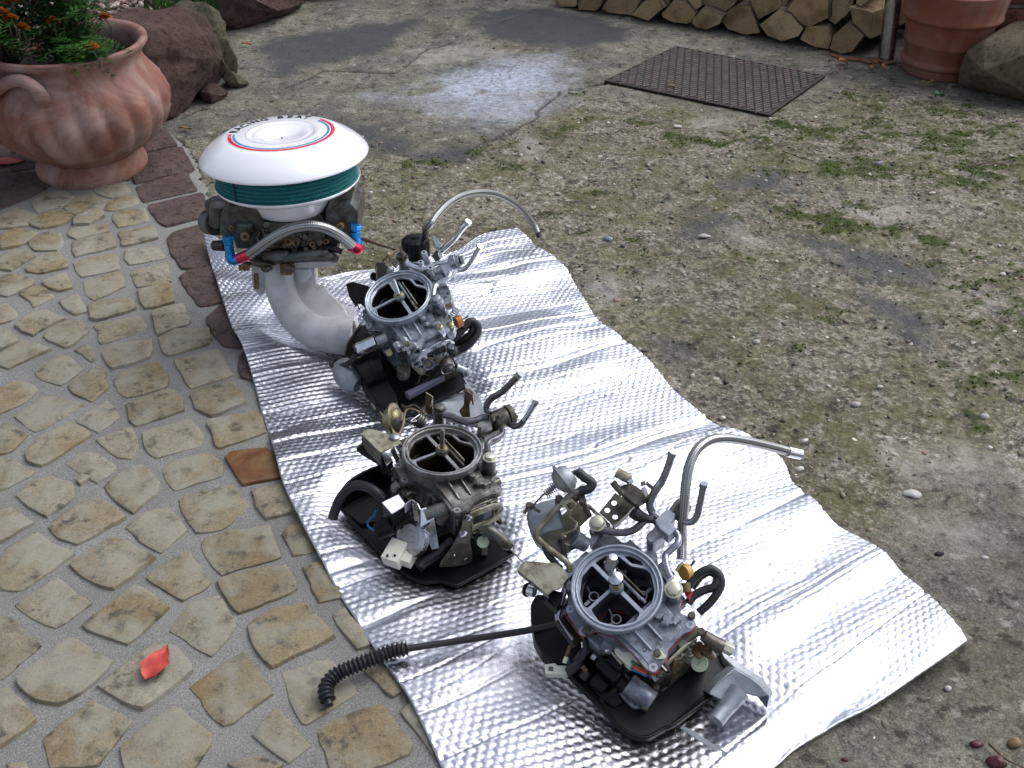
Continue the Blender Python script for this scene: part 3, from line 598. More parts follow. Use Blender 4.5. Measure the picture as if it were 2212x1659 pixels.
def crease(x,k,seed,sharp=2.2):
    n=vnoise(x,T*.07+seed,k,seed); return 1-np.abs(2*n-1)**(1/sharp)
fold=.020*(vnoise(Sw,T*.22,9,111)-.35)+.009*(vnoise(Sw,T*.3,21,121)-.5)+.005*(vnoise(S+.25*T,T*.8,17,122)-.5)
c1=crease(Sw,26,131); c2_=crease(Sw+.3*T*.1,48,141)
mod=sm(.35,.65,fbm(S,T,4,3,151))
fold+= -.0034*sm(.6,.97,c1)-.0022*sm(.7,.97,c2_)*(.3+.7*mod)
pl=sm(.5,.8,fbm(S,T*.4,7,2,161)); fold+=.0013*pl*np.sin(Sw*2*math.pi/.0105+2*fbm(S,T,8,2,5))
# bubbles (hexagonal packing)
pb=.0112; row=pb*math.sqrt(3)/2
def hexd(a,b):
    r_=np.round(b/row); off=(r_%2)*.5; best=np.full(a.shape,9.)
    for dr in (-1,0,1):
        rr=r_+dr; o_=(np.abs(rr)%2)*.5; ca=np.round(a/pb-o_)+o_; best=np.minimum(best,np.hypot(a-ca*pb,b-rr*row))
    return best
bd=hexd(T+.0006*(fbm(S,T,60,2,7)-.5),S+.0006*(fbm(S,T,60,2,17)-.5)); bub=np.sqrt(np.clip(1-(bd/(pb*.52))**2,0,1))
bamp=.0010+.0011*sm(.3,.7,fbm(S,T,5,3,171)); bamp=bamp*(1-.75*sm(.6,.9,c1))*(1-.6*pl)
fine=.0006*(fbm(S,T,150,3,181)-.5)
nearR=sm(.80,1,u)*.5
MZ=ZM+fold+bub*bamp+fine+.004*nearR*np.sin(vv*60)
MZ=MZ+.035*np.exp(-((vv/.05)**2+((u)/.10)**2))                                  # lifted far corner
MZ=MZ+.012*sm(.0,.6,1-np.abs(vv-.12)/.14)*(u-.15)*sm(0,.3,1-u)                     # it falls towards the setts beside the manifold
MZ=MZ+.018*np.exp(-(((vv-.985)/.05)**2+((u-.95)/.2)**2))
press=np.zeros(MX.shape)
for K,pg in ((K3,[(175,1045),(420,1312),(670,1515),(940,1556),(1310,1362),(1190,1180),(900,800),(560,760),(240,850)]),(K4,[(180,930),(200,1110),(370,1270),(720,1592),(840,1550),(1182,1250),(1172,1200),(900,900),(420,900)]),(K2b,[(275,385),(330,240),(400,130),(900,-60),(1500,100),(1905,800),(1890,835),(1480,1045),(820,1210),(640,1020),(420,620)]),(K4c,[(640,1190),(850,960),(1185,1165),(1150,1215),(700,1410)]),(K1,[(560,1300),(700,1450),(1000,1550),(1040,1350),(700,1200)])):
    press=np.maximum(press,sm(-.05,.004,sd_poly(MX,MY,[tuple(W(*K(*q),.02)[:2]) for q in pg])))
MZ=MZ*(1-press)+press*(.0075+bub*.001+fine)
MZ=np.maximum(MZ,.006+bub*bamp+fine)
mz2=MZ-.0045
V=np.concatenate([np.stack([MX,MY,MZ],-1).reshape(-1,3),np.stack([MX,MY,mz2],-1).reshape(-1,3)])
I=np.arange(NV*NU).reshape(NV,NU); top=np.stack([I[:-1,:-1],I[1:,:-1],I[1:,1:],I[:-1,1:]],-1).reshape(-1,4)
o_=NV*NU; rim=[]
for loop in (I[0,:],I[:,-1],I[-1,::-1],I[::-1,0]): rim.append(np.stack([loop[:-1],loop[1:],loop[1:]+o_,loop[:-1]+o_],-1))
F_=np.concatenate([top]+rim)
me=bpy.data.meshes.new('foil_mat'); me.from_pydata(V.tolist(),[],F_.tolist()); me.shade_smooth()
def foilmat():
    m=NT('foil'); g=m.geo()
    d=m.ramp(m.noise(5,9,.75,g,.6),[(.4,0.0),(.75,1.0)])
    m.set(col=m.mix(d,lin('dcdde6'),lin('b4b5b9')),metal=1.0,rough=m.mix(d,.19,.36))
    b=m.bump(m.noise(420,4,.7,g,.8),.22,.0012); b=m.bump(m.noise(90,6,.8,g,1.0),.3,.0025,b); return m.m
me.materials.append(foilmat())
mat_o=tag(bpy.data.objects.new('foil_mat',me),'crumpled silver bubble foil mat laid under the row of carburettors','foil mat'); COL.objects.link(mat_o)
# height of the mat under a world point
_mx,_my,_mz=MX[::6,::6].ravel(),MY[::6,::6].ravel(),MZ[::6,::6].ravel()
def mat_z(x,y):
    k=np.argmin((_mx-x)**2+(_my-y)**2); return float(_mz[k])
# grey strap at the near edge
sp=[W(*K4c(400,1465),.024),W(*K4c(470,1510),.022),W(*K4c(560,1570),.022),W(*K4c(640,1620),.02),W(*K4c(760,1700),.016)]
s2=[W(*K4c(430,1450),.026),W(*K4c(530,1500),.024),W(*K4c(610,1555),.024),W(*K4c(690,1610),.022),W(*K4c(810,1680),.018)]
m_=MB()
for i in range(4): m_.slab([sp[i],sp[i+1],s2[i+1],s2[i]],.0015,(0,0,1))
tag(m_.build('strap',plain('strap','7d8288',.5,'969ba1'),None),'narrow grey strap on the foil in front of the nearest carburettor','strap')

# ================================================================== ROCKS
def rock(name,outline,ydist,depth,mat,label,cat,parent=None,kk=1.0,amp=.02,group=None,base=None,peak=None,back=.0):
    if base:
        ga,gb=W(*base[0]),W(*base[1]); bd=(gb-ga).normalized(); bn=Vector((-bd.y,bd.x,0)); bn=bn if bn.y>0 else -bn; ga=ga+bn*back
    else: ga=Vector((0,ydist,0)); bn=Vector((0,1,0))
    def hit(p):
        d=ray(p); return CAM+d*((ga-CAM).dot(bn)/d.dot(bn))
    P=[hit(p) for p in outline]; c=sum(P,Vector())/len(P) if peak is None else hit(peak); ring=[]
    for i in range(len(P)):
        a,b=P[i],P[(i+1)%len(P)]; m=max(1,int((b-a).length/.03)); ring+=[a.lerp(b,k/m) for k in range(m)]
    N=len(ring); vs=[];fs=[]; layers=((.0,-.32),(.28,-.285),(.55,-.21),(.80,-.12),(.96,-.04),(1.0,.05),(.98,.4),(.88,.75),(.5,.98),(0,1.0))
    lays=[l for l in layers if l[0]>0]
    for s,d in lays:
        for p in ring:
            q=c+(p-c)*s+bn*(d*depth); nn=(q-c).normalized()
            q=q+nn*(noise.fractal(q*kk*9,1,2,5)*amp*1.3+abs(noise.noise(q*kk*4))*amp*-1.2) ; q.z=max(q.z,-.03) if q.z<0 else q.z; vs.append(q)
    L_=len(lays)
    for k in range(L_-1): fs+=[(k*N+i,k*N+(i+1)%N,(k+1)*N+(i+1)%N,(k+1)*N+i) for i in range(N)]
    vs.append(c-bn*.33*depth); vs.append(c+bn*depth); fs+=[((i+1)%N,i,len(vs)-2) for i in range(N)]+[((L_-1)*N+i,(L_-1)*N+(i+1)%N,len(vs)-1) for i in range(N)]
    o=MB().add(vs,fs).build(name,mat,parent,smooth=180)
    ss=o.modifiers.new('s','SUBSURF'); ss.levels=ss.render_levels=2; ss.subdivision_type='SIMPLE'
    tx=bpy.data.textures.get('rocktex') or bpy.data.textures.new('rocktex','CLOUDS'); tx.noise_scale=.045; tx.noise_depth=6
    dm=o.modifiers.new('d','DISPLACE'); dm.texture=tx; dm.strength=amp*1.1; dm.mid_level=.5; dm.texture_coords='GLOBAL'
    return tag(o,label,cat,group)
def R_o(K,l): return [K(*p) for p in l]
rock('rock',R_o(KU,[(1020,200),(1150,130),(1400,92),(1450,110),(1520,230),(1560,330),(1575,500),(1615,640),(1590,710),(1500,750),(1380,820),(1290,890),(1250,965),(1100,965),(1000,800),(980,400)]),2.95,.30,M['rock_red'],'big reddish brown boulder with rough pitted face beside the old urn','rock',base=(KU(1250,965),KU(1600,720)),peak=KU(1440,420),back=.06)
rock('rock',R_o(KU,[(1400,100),(1490,100),(1555,35),(1630,80),(1700,260),(1795,500),(1780,560),(1690,620),(1560,620),(1450,400)]),3.22,.16,M['rock_grey'],'mossy grey boulder leaning behind the pitted reddish one','rock',base=(KU(1560,640),KU(1790,560)),peak=KU(1560,250),back=.03)
rock('rock',R_o(KU,[(1560,-160),(1640,60),(1700,200),(1760,215),(1900,180),(2074,110),(2290,10),(2290,-200)]),3.85,.3,M['rock_red'],'low reddish kerb stone at the top, left of the concrete','rock',base=(KU(1760,215),KU(2290,10)))
rock('rock',R_o(KU,[(2290,-200),(2290,8),(2420,-50),(2560,-140),(2600,-220)]),4.25,.3,M['rock_red'],'farthest kerb stone at the top edge, right of the low reddish one','rock',base=(KU(2290,8),KU(2600,-110)))
rock('rock',R_o(KU,[(1560,700),(1640,620),(1720,690),(1660,770),(1580,782)]),2.86,.05,M['rock_red'],'small wedge stone at the foot of the mossy grey boulder','rock',amp=.005,base=(KU(1580,782),KU(1720,705)))
rock('rock',R_o(KU,[(1690,610),(1740,540),(1830,590),(1880,625),(1800,660),(1720,660)]),3.02,.06,M['rock_grey'],'small mossy stone right of the wedge stone','rock',amp=.006,base=(KU(1700,665),KU(1880,630)))
# ================================================================== OLD URN
UX,UY=W(203,366)[:2]
urn=root('urn',(UX,UY,0),'large old fluted terracotta urn with white bloom, planted with marigolds','urn')
def ub(r,z,t):
    k=max(0,math.sin(min(max((z-.05)/.205,0),1)*math.pi))**.6; return r*(1+.075*k*(abs(math.cos(11*(t+z*1.2)))**.6-.75))
prof=[(.0,.0),(.124,.0),(.131,.006),(.132,.022),(.127,.036),(.118,.044),(.112,.050),(.132,.064),(.166,.088),(.195,.12),(.211,.155),(.213,.185),(.204,.216),(.184,.244),(.172,.262),(.167,.276),(.170,.292),(.181,.304),(.187,.312),(.186,.319),(.178,.322),(.167,.316),(.160,.300),(.158,.27),(.154,.22)]
MB().lathe(prof,(UX,UY,0),(0,0,1),264,None,ub).build('body',M['terracotta_old'],urn,smooth=60)
for sgn,pp in ((1,[(95,600),(150,585),(230,620),(300,690),(345,760)]),):
    P=[VP(KU(*q),UY-(.155,.167,.179,.19,.195,.185,.15)[i]) for i,q in enumerate([(-60,720),(20,640),(110,605),(190,615),(265,665),(320,740),(350,830)])]
    MB().tube(P,[.014,.014,.014,.014,.015,.018,.02],14).build('handle',M['terracotta_old'],urn)
P=[Vector((UX+.14,UY+.15,.26)),Vector((UX+.19,UY+.20,.265)),Vector((UX+.21,UY+.21,.21)),Vector((UX+.17,UY+.17,.15))]
MB().tube([Vector((2*UX-p.x-.02,2*UY-p.y,p.z)) for p in P[::-1]],.017,12).build('handle',M['terracotta_old'],urn) if False else None
soil=NT('soil'); soil.set(col=soil.ramp(soil.noise(60,6,.7),[(.3,lin('14100c')),(.7,lin('2c231a'))]),rough=1); soil.bump(soil.noise(60,8,.8),1,.02)
MB().lathe([(0,.262),(.06,.268),(.12,.262),(.164,.258)],(UX,UY,0),(0,0,1),40).build('soil',soil.m,urn)
def leafmat(name,c):
    m=NT(name); oi=m.N('ShaderNodeAttribute',attribute_name='tone'); m.set(col=m.ramp(oi.outputs['Fac'],[(i/(len(c)-1),lin(x)) for i,x in enumerate(c)]),rough=.6,spec=.3); return m.m
M['leaf']=leafmat('leaf',['16300f','23481a','335c22','4c7230']); M['leaf_dry']=leafmat('leaf_dry',['4a3418','6e4a22','8a6a3a'])
M['petal']=leafmat('petal',['7c3406','98480a','b0640e']); M['stem']=plain('stem','4a4a34',.7,'6b6450')
def tone_build(mb,name,mat,parent,tones,smooth=0):
    o=mb.build(name,mat,parent,smooth=smooth); t=np.array(tones,dtype=np.float32); ca=o.data.color_attributes.new('tone','FLOAT_COLOR','POINT')
    ca.data.foreach_set('color',np.stack([t,t,t,t*0+1],-1).ravel()); return o
def feather(mb,tn,p,d,L_,rnd):
    """one pinnate marigold leaf: pairs of toothed leaflets along a curved rib"""
    d=d.normalized(); side=d.cross(Vector((0,0,1))); side=side.normalized() if side.length>.01 else Vector((1,0,0)); t=rnd.random()
    n=6
    for k in range(n):
        f=(k+.6)/n; c=p+d*L_*f+Vector((0,0,-.35*L_*f*f))
        for s in (-1,1):
            w=L_*.36*math.sin(math.pi*(.15+.8*f)); dr=(side*s+d*.7+Vector((0,0,rnd.uniform(-.25,.25)))).normalized(); q=c+dr*w; nn=dr.cross(Vector((0,0,1))).normalized()*w*.17
            b=len(mb.v); mb.add([c,c+dr*w*.45+nn,q,c+dr*w*.45-nn],[(0,1,2,3)]); tn.extend([min(1,max(0,t*.7+rnd.uniform(0,.3)))]*4)
    c=p+d*L_+Vector((0,0,-.35*L_)); nn=side*L_*.06; mb.add([c-d*L_*.2,c+nn,c+d*L_*.12,c-nn],[(0,1,2,3)]); tn.extend([t]*4)
def marigold(base,h,spread,nst,label,flowers,seed,dry=.12):
    rnd=random.Random(seed); rt=root('marigold_plant',base,label,'marigold','marigolds in the urn'); st=MB(); lf=MB(); tl=[]; dl=MB(); td=[]
    for i in range(nst):
        a=rnd.uniform(0,6.28); e=rnd.uniform(.15,1)*spread; top=Vector(base)+Vector((math.cos(a)*e,math.sin(a)*e,h*rnd.uniform(.55,1))); b0=Vector(base)+Vector((rnd.uniform(-.02,.02),rnd.uniform(-.02,.02),0))
        mid=b0.lerp(top,.5)+Vector((0,0,.02)); st.tube([b0,mid,top],[.0035,.0025,.0015],5,5)
        for k in range(20):
            f=.2+.8*k/12; p=b0.lerp(mid,f*2) if f<.5 else mid.lerp(top,f*2-1); aa=rnd.uniform(0,6.28); d=Vector((math.cos(aa),math.sin(aa),rnd.uniform(-.1,.7)))
            if rnd.random()<dry*(1.6-f): feather(dl,td,p,d-Vector((0,0,.6)),rnd.uniform(.03,.05),rnd)
            else: feather(lf,tl,p,d,rnd.uniform(.045,.08),rnd)
    split(st,'stem',M['stem'],rt); tone_build(lf,'foliage',M['leaf'],rt,tl)['kind']='stuff'
    if td: tone_build(dl,'dry_foliage',M['leaf_dry'],rt,td)['kind']='stuff'
    for fp in flowers:
        f=MB(); tn=[]
        for ring_,(n,rr,zz) in enumerate(((10,.018,.0),(9,.014,.004),(7,.010,.008),(5,.006,.011))):
            for k in range(n):
                a=2*math.pi*k/n+ring_*.4; d=Vector((math.cos(a),math.sin(a),rnd.uniform(.0,.5))).normalized(); s=Vector((-math.sin(a),math.cos(a),0)); c=Vector(fp)+Vector((0,0,zz))
                f.add([c,c+d*rr*.7+s*rr*.45,c+d*rr+Vector((0,0,-.001)),c+d*rr*.7-s*rr*.45],[(0,1,2,3)]); tn+= [rnd.random()]*4
        tone_build(f,'flower',M['petal'],rt,tn)
        st2=MB().tube([Vector(fp)-Vector((0,0,.001)),Vector(fp)+Vector((rnd.uniform(-.02,.0),.02,-.05)),Vector(base)],.0018,5); st2.build('flower_stalk',M['stem'],rt)
zb_=.262
def fl(x,y,yd): return VP(KU(x,y),UY+yd)
marigold((UX+.00,UY-.03,zb_),.22,.10,22,'tallest marigold in the middle of the urn, right of the dry leaves',[fl(400,165,-.10),fl(690,360,-.15),fl(790,130,-.02)],1)
marigold((UX-.11,UY-.06,zb_),.20,.13,26,'wide marigold on the left rim of the urn with four orange flowers',[fl(90,18,-.12),fl(12,100,-.16),fl(85,145,-.16),fl(170,212,-.14)],2,.2)
marigold((UX+.05,UY-.09,zb_),.09,.08,12,'low marigold hanging over the near rim of the urn',[],3,.1)
marigold((UX-.17,UY-.13,zb_),.10,.07,16,'browning marigold at the near left rim of the urn',[],4,.6)
# ================================================================== WOOD, POT, POLE, BLOCK
def woodend():
    m=NT('log_end'); oi=m.N('ShaderNodeObjectInfo').outputs['Random']; tcn=m.obj(); mp=m.N('ShaderNodeVectorMath',operation='ADD'); m.L(tcn,mp.inputs[0]); m.L(m.math('MULTIPLY',oi,7.0),mp.inputs[1])
    w=m.N('ShaderNodeTexWave',wave_type='RINGS',rings_direction='Y'); w.inputs['Scale'].default_value=22; w.inputs['Distortion'].default_value=3; w.inputs['Detail'].default_value=3; m.L(tcn,w.inputs['Vector'])
    base=m.ramp(oi,[(0,lin('86705a')),(.35,lin('a38a66')),(.7,lin('938062')),(1,lin('ac9674'))]); col=m.mix(.0,base,m.ramp(w.outputs[0],[(0,lin('6a5638')),(1,lin('9a8562'))]))
    col=m.mix(m.ramp(m.noise(12,5,.6,mp.outputs[0]),[(.48,0.0),(.66,.7)]),col,lin('5a4632')); ck=m.N('ShaderNodeTexWave',wave_type='BANDS',bands_direction='DIAGONAL'); ck.inputs['Scale'].default_value=60; ck.inputs['Distortion'].default_value=6; ck.inputs['Detail'].default_value=4; m.L(mp.outputs[0],ck.inputs['Vector']); col=m.mix(.35,col,m.ramp(ck.outputs[0],[(.0,.6),(.3,1.0)]),'MULTIPLY'); col=m.mix(.5,col,m.ramp(m.noise(160,4,.8,mp.outputs[0]),[(.3,.6),(.7,1.3)]),'MULTIPLY')
    m.set(col=col,rough=.85,spec=.2); m.bump(m.noise(140,5,.8),.5,.002); return m.m
M['log_end']=woodend()
b=NT('bark'); b.set(col=b.ramp(b.noise(30,7,.7),[(.3,lin('31271d')),(.7,lin('5c4a38'))]),rough=.95); b.bump(b.noise(50,8,.7),.8,.006); M['bark']=b.m
wl=W(*KW(75,38)); wr=W(*KW(1800,325)); wdir=(wr-wl).normalized(); wn=Vector((-wdir.y,wdir.x,0)); wn=wn if wn.y>0 else -wn
def WP(px,off=0):
    d=ray(px); q=wl+wn*off; return CAM+d*((q-CAM).dot(wn)/d.dot(wn))
logs=[([(60,8),(60,-40),(170,-40),(195,0),(200,25),(185,40),(90,38)],'leftmost split log of the bottom row, half out of the picture'),([(200,20),(215,-5),(350,-5),(340,35),(305,62),(205,58)],'small half round log, second from the left in the bottom row'),
([(345,50),(380,-10),(590,-15),(560,50),(520,92),(380,75)],'wide flat topped log, third from the left in the bottom row'),([(520,92),(600,5),(690,-10),(722,50),(630,128)],'pale five sided log, fourth from the left in the bottom row'),
([(705,85),(790,-5),(850,5),(920,80),(895,130),(870,145),(780,138),(715,112)],'quarter log with a rounded lower edge, fifth from the left in the bottom row'),([(900,110),(960,45),(1090,95),(1060,150),(990,178),(920,165),(895,140)],'dark quarter log under the big half round one, sixth in the bottom row'),
([(1075,130),(1120,60),(1180,30),(1250,35),(1310,200),(1230,215),(1110,182)],'tall wedge log with a flat foot, left of the large round bottomed one'),([(1305,150),(1430,48),(1500,90),(1575,170),(1540,222),(1440,252),(1350,217)],'large pale quarter log with round bottom and brown heart stain'),
([(1545,240),(1590,163),(1640,163),(1720,170),(1740,240),(1720,302),(1640,287)],'squat brown log, second from the right in the bottom row'),([(1725,300),(1750,210),(1850,133),(1945,215),(1870,312),(1800,327)],'rightmost log of the bottom row with a pointed top'),
([(690,-30),(775,-30),(730,45),(700,20)],'narrow wedge tip between the fourth and fifth bottom logs'),([(850,-30),(945,-30),(950,40),(915,68)],'thin upright split log in the second row, left of the half round one'),([(950,-30),(1190,-30),(1150,30),(1110,62),(1060,84),(990,62),(955,20)],'half round log in the second row with its bark side down'),
([(1245,-30),(1400,-30),(1440,40),(1300,120),(1258,40)],'pointed brown log in the second row above the large pale one'),([(1435,-30),(1500,-30),(1460,36),(1435,20)],'small tip of a log at the top edge, second row'),([(1460,62),(1535,-30),(1735,-40),(1725,110),(1620,162),(1580,156),(1510,92)],'biggest grey half log with fine radial cracks'),
([(1722,120),(1742,-35),(1895,-35),(1860,60),(1765,152)],'slanting split log left of the square one'),([(1850,42),(1998,72),(1980,235),(1945,215),(1870,150)],'square cut log jutting out at the right end'),([(1895,-30),(2010,-30),(1925,38),(1895,20)],'log tip lying on the square cut log'),
([(195,-8),(210,-45),(345,-45),(330,-9),(215,-9)],'log at the top edge above the second bottom log'),([(390,-14),(400,-60),(560,-60),(590,-19)],'log at the top edge above the wide flat topped log')]
for i,(pg,lab) in enumerate(logs):
    rnd=random.Random(i+40); off=rnd.uniform(-.012,.02)+(.02 if i>=10 else 0); P=[WP(KW(*p),off) for p in pg]; ctr=sum(P,Vector())/len(P)
    if i==17: off-=.03
    dp=.30 if i<19 else .2; dv=wn*dp+(wdir*.07 if i==17 else wdir*rnd.uniform(-.02,.02)); ring=[]
    for k in range(len(P)):
        a,b_=P[k],P[(k+1)%len(P)]; m=max(1,int((b_-a).length/.02)); ring+=[a.lerp(b_,j/m) for j in range(m)]
    ring=[p+(noise.noise_vector(p*25)*.004) for p in ring]; N=len(ring); lg=root('split_log',ctr+wn*.15,lab,'log','split logs stacked at the back')
    vs=[];fs=[]
    for s,dd in ((.965,.0),(1.0,.005),(1.0,.33),(.98,.66),(.97,1)):
        vs+=[ctr+(p-ctr)*s+dv*dd+(noise.noise_vector(p*9+dv*dd*3)*.004*dd) for p in ring]
    for k in range(4): fs+=[(k*N+j,k*N+(j+1)%N,(k+1)*N+(j+1)%N,(k+1)*N+j) for j in range(N)]
    MB().add(vs,fs).build('side',M['bark'] if i not in (17,13,8) else M['log_end'],lg,smooth=35)
    cf=[ctr+(p-ctr)*.966+noise.noise_vector(p*40)*.001-wn*.0006 for p in ring]; md=[ctr+(p-ctr)*.5+wn*.001*noise.noise(p*30) for p in ring]
    MB().add(cf+md+[ctr],[(j,(j+1)%N,N+(j+1)%N,N+j) for j in range(N)]+[(N+j,N+(j+1)%N,2*N) for j in range(N)]).build('cut_face',M['log_end'],lg,smooth=35)
wp=plain('wall_plaster','3a3733',.95,'4c4842',6,.5,.004)
w0=wl-wdir*1.2+wn*.36; w1=wr+wdir*.75+wn*.36
tag(MB().slab([w0,w1,w1+Vector((0,0,.55)),w0+Vector((0,0,.55))],.1).build('rear_wall',wp),'dark plaster wall behind the stacked wood','wall')
# steel pole
pb_=W(*KP(640,672)); pt=VP(KP(728,0),pb_.y+.02); pd=(pt-pb_).normalized()
pl_=root('steel_pole',pb_,'brushed stainless steel pole between the wood and the new pot','pole')
MB().cyl(pb_-pd*.01,pb_+pd*.95,.0245,n=32).build('tube',M['pole_steel'],pl_,smooth=60)
MB().cyl(pb_+pd*.95,pb_+pd*.956,.0252,n=32).build('cap',M['pole_steel'],pl_)
# new terracotta pot
pc=W(2029,151); pc=Vector((pc.x-.0,pc.y,0)); kx=.01
pot=root('flower_pot',pc,'newer orange terracotta pot with ribbed wall beside the steel pole','flower pot')
prof=[(0,0),(.108,0),(.110,.004),(.111,.024),(.119,.028),(.121,.036),(.119,.043),(.1135,.047),(.119,.088),(.1215,.091),(.1225,.095),(.121,.099),(.128,.158),(.141,.162),(.145,.167),(.145,.174),(.142,.178),(.147,.21),(.150,.235),(.150,.246),(.145,.250),(.140,.246),(.135,.20),(.12,.10)]
MB().lathe(prof,pc,(0,0,1),96).build('body',M['terracotta_new'],pot,smooth=50)
MB().lathe([(0,.225),(.137,.222)],pc,(0,0,1),40).build('soil',soil.m,pot)
# stone block and bricks at the right edge
rock('stone_block',R_o(KP,[(1462,930),(1480,750),(1545,565),(1650,490),(1790,410),(2212,418),(2700,430),(2760,900),(2700,1250),(2212,1150),(1900,1075),(1520,1000)]),3.13,.3,M['rock_block'],'rough hewn grey sandstone block under the brick pillar at the right edge','stone block',amp=.008,base=(KP(1520,1000),KP(2212,1155)),peak=KP(1900,700))
pil=root('brick_pillar',VP(KP(2300,300),3.3),'reddish sandstone brick pillar standing on the rough block at the right edge','brick pillar')
yb=3.24; bz=[VP(KP(1880,360),yb).z,VP(KP(1880,110),yb).z]; bh=bz[1]-bz[0]; bx0=VP(KP(1875,250),yb).x
for rw in range(3):
    z0=bz[0]+rw*(bh+.012); x0=bx0+(.018 if rw%2 else 0)
    for cx in range(2):
        L_=.27; x=x0+cx*(L_+.012); 
        bb=MB(); n=6; c=Vector((x+L_/2,yb+.10,z0+bh/2))
        for ix in range(n):pass
        bb.box(c,(L_,.2,bh)); o=bb.build('brick',M['sandstone_brick'],pil,smooth=50,bevel=.012)
        o.modifiers['bevel'].segments=3
mo=MB().box((bx0+.27+.006,yb+.105,bz[0]+1.5*bh),(.535,.17,3*bh+.03)); mo.build('mortar_core',M['mortar'],pil,smooth=0)
# ================================================================== LEAVES AND LITTER
def leaf_obj(name,c,ln,wd,ang,mat,label,cat,curl=.004,group=None,tilt=0):
    mb=MB(); n=8; vs=[];fs=[]; ca,sa=math.cos(ang),math.sin(ang)
    for i in range(n+1):
        t=i/n; w=wd*math.sin(math.pi*t**.8)*(.5) ; 
        for s in (-1,-.5,0,.5,1):
            x=(t-.5)*ln; y=s*w*(1+.12*math.sin(i*2.3+s)); z=curl*(abs(s)**1.5+.6*math.sin(t*5))+tilt*x+.002; vs.append((c[0]+x*ca-y*sa,c[1]+x*sa+y*ca,c[2]+z))
    for i in range(n): fs+=[(i*5+j,i*5+j+1,(i+1)*5+j+1,(i+1)*5+j) for j in range(4)]
    fs2=fs+[tuple(a+len(vs) for a in f[::-1]) for f in fs]; vs2=vs+[(x,y,z-.0006) for x,y,z in vs]
    o=mb.add(vs2,fs2).build(name,mat,None,smooth=60); return tag(o,label,cat,group)
lr=plain('leaf_red','9c2c28',.6,'bc4c3c',60,.4,.001); lo=plain('leaf_orange','a4522c',.6,'b87048',60,.4,.001); lbn=plain('leaf_brown','7a5a34',.7,'9c7a4c',60,.4,.001); dr=plain('leaf_darkred','7c2420',.55,'96302a',60,.3)
a=W(*KB(742,1170),.018); b_=W(*KB(855,990),.018)
leaf_obj('fallen_leaf',(a+b_)/2,(b_-a).length*1.0,.034,math.atan2(b_.y-a.y,b_.x-a.x),lr,'bright red fallen leaf lying on a sett in the lower left','leaf',.003)
p=W(*KU(70,1225),.01); leaf_obj('fallen_leaf',p,.075,.045,.3,dr,'dark red leaf on the ground left of the urn foot','leaf')
for x,y,l,an,mt,lab in ((1850,335,.03,0,lo,'small orange leaf on the concrete right of the grey boulder'),(1390,970,.035,0,lbn,'thin yellow brown leaf beside the urn on the concrete'),(1240,55,.03,0,lo,'red brown leaf on the gravel bed')):
    p=W(*KU(x,y),.004); leaf_obj('fallen_leaf',p,l,.012,an,mt,lab,'leaf')
for i,(x,y,l,lab) in enumerate(((150,710,.028,'curled dry leaf on the concrete, left of the steel pole foot'),(200,745,.022,'small dry leaf touching the curled one left of the pole'),(515,735,.014,'tiny dry leaf nearest the foot of the steel pole'),(475,790,.018,'pale dry leaf between pole and new pot'),(605,775,.02,'crumpled tan leaf right of the pale dry one'),(1180,955,.02,'dry leaf right in front of the new pot'),(115,800,.016,'greyish leaf bit in front of the right end of the wood'),(1055,960,.008,'leaf crumb left of the leaf in front of the new pot'))):
    p=W(*KP(x,y),.005); leaf_obj('dry_leaf',p,l*1.2,l*.8,i*1.3,lbn if i%2 else lo,lab,'leaf',.006)
p0=W(*KP(270,640),.006); 
mb=MB(); 
for seg in ([(20,600),(150,640),(330,660)],[(330,650),(450,690),(560,660)],[(490,640),(650,700),(765,680)]):
    pts=[W(*KP(*q),.006) for q in seg]; pts2=[W(*KP(q[0],q[1]+26),.004) for q in seg]
    for j in range(2): mb.slab([pts[j],pts[j+1],pts2[j+1],pts2[j]],.003,(0,0,1))
tag(mb.build('bark_strip',plain('bark_strip','6b4030',.8,'87543c',50,.4,.002)),'strip of peeled red brown bark at the foot of the wood and pole','bark')
leaf_obj('weed',W(*KP(1250,1100),.012),.035,.03,.4,plain('weed','1f4420',.6,'2c5a2c'),'small green weed in front of the new pot','weed',.008)
st_=plain('white_stone','a09e96',.7,'b8b6ae',60,.5)
def stone_obj(c,r_,label,mat=st_,fl_=.6,seed=0):
    c=Vector(c); r_*=.85; c.z=c.z-.007+r_*fl_*.4 if 'cover' not in label or 'below' in label else c.z
    rnd=random.Random(seed); mb=MB().ball(c,r_,6,None,(1.2,.85,fl_)); mb.v=[Vector(c)+(v-Vector(c))*(1+.6*noise.noise(v*110+Vector((seed,0,0)))) for v in mb.v]
    return tag(mb.build('pebble',mat,None,smooth=60),label,'pebble','loose pebbles on the concrete')
K5=crop(1300,300,1.712); K6=crop(1700,900,1.5885)
stone_obj(W(*KC(760,835),.006),.010,'pale loose pebble just below the drain cover, right of its smaller twin',seed=1)
stone_obj(W(*KC(95,885),.004),.007,'small white pebble left below the drain cover',seed=2)
stone_obj(W(*KC(712,512),.008),.012,'brown pebble lying on the drain cover',plain('brown_stone','5e4c38',.8,'74604a'),.6,3)
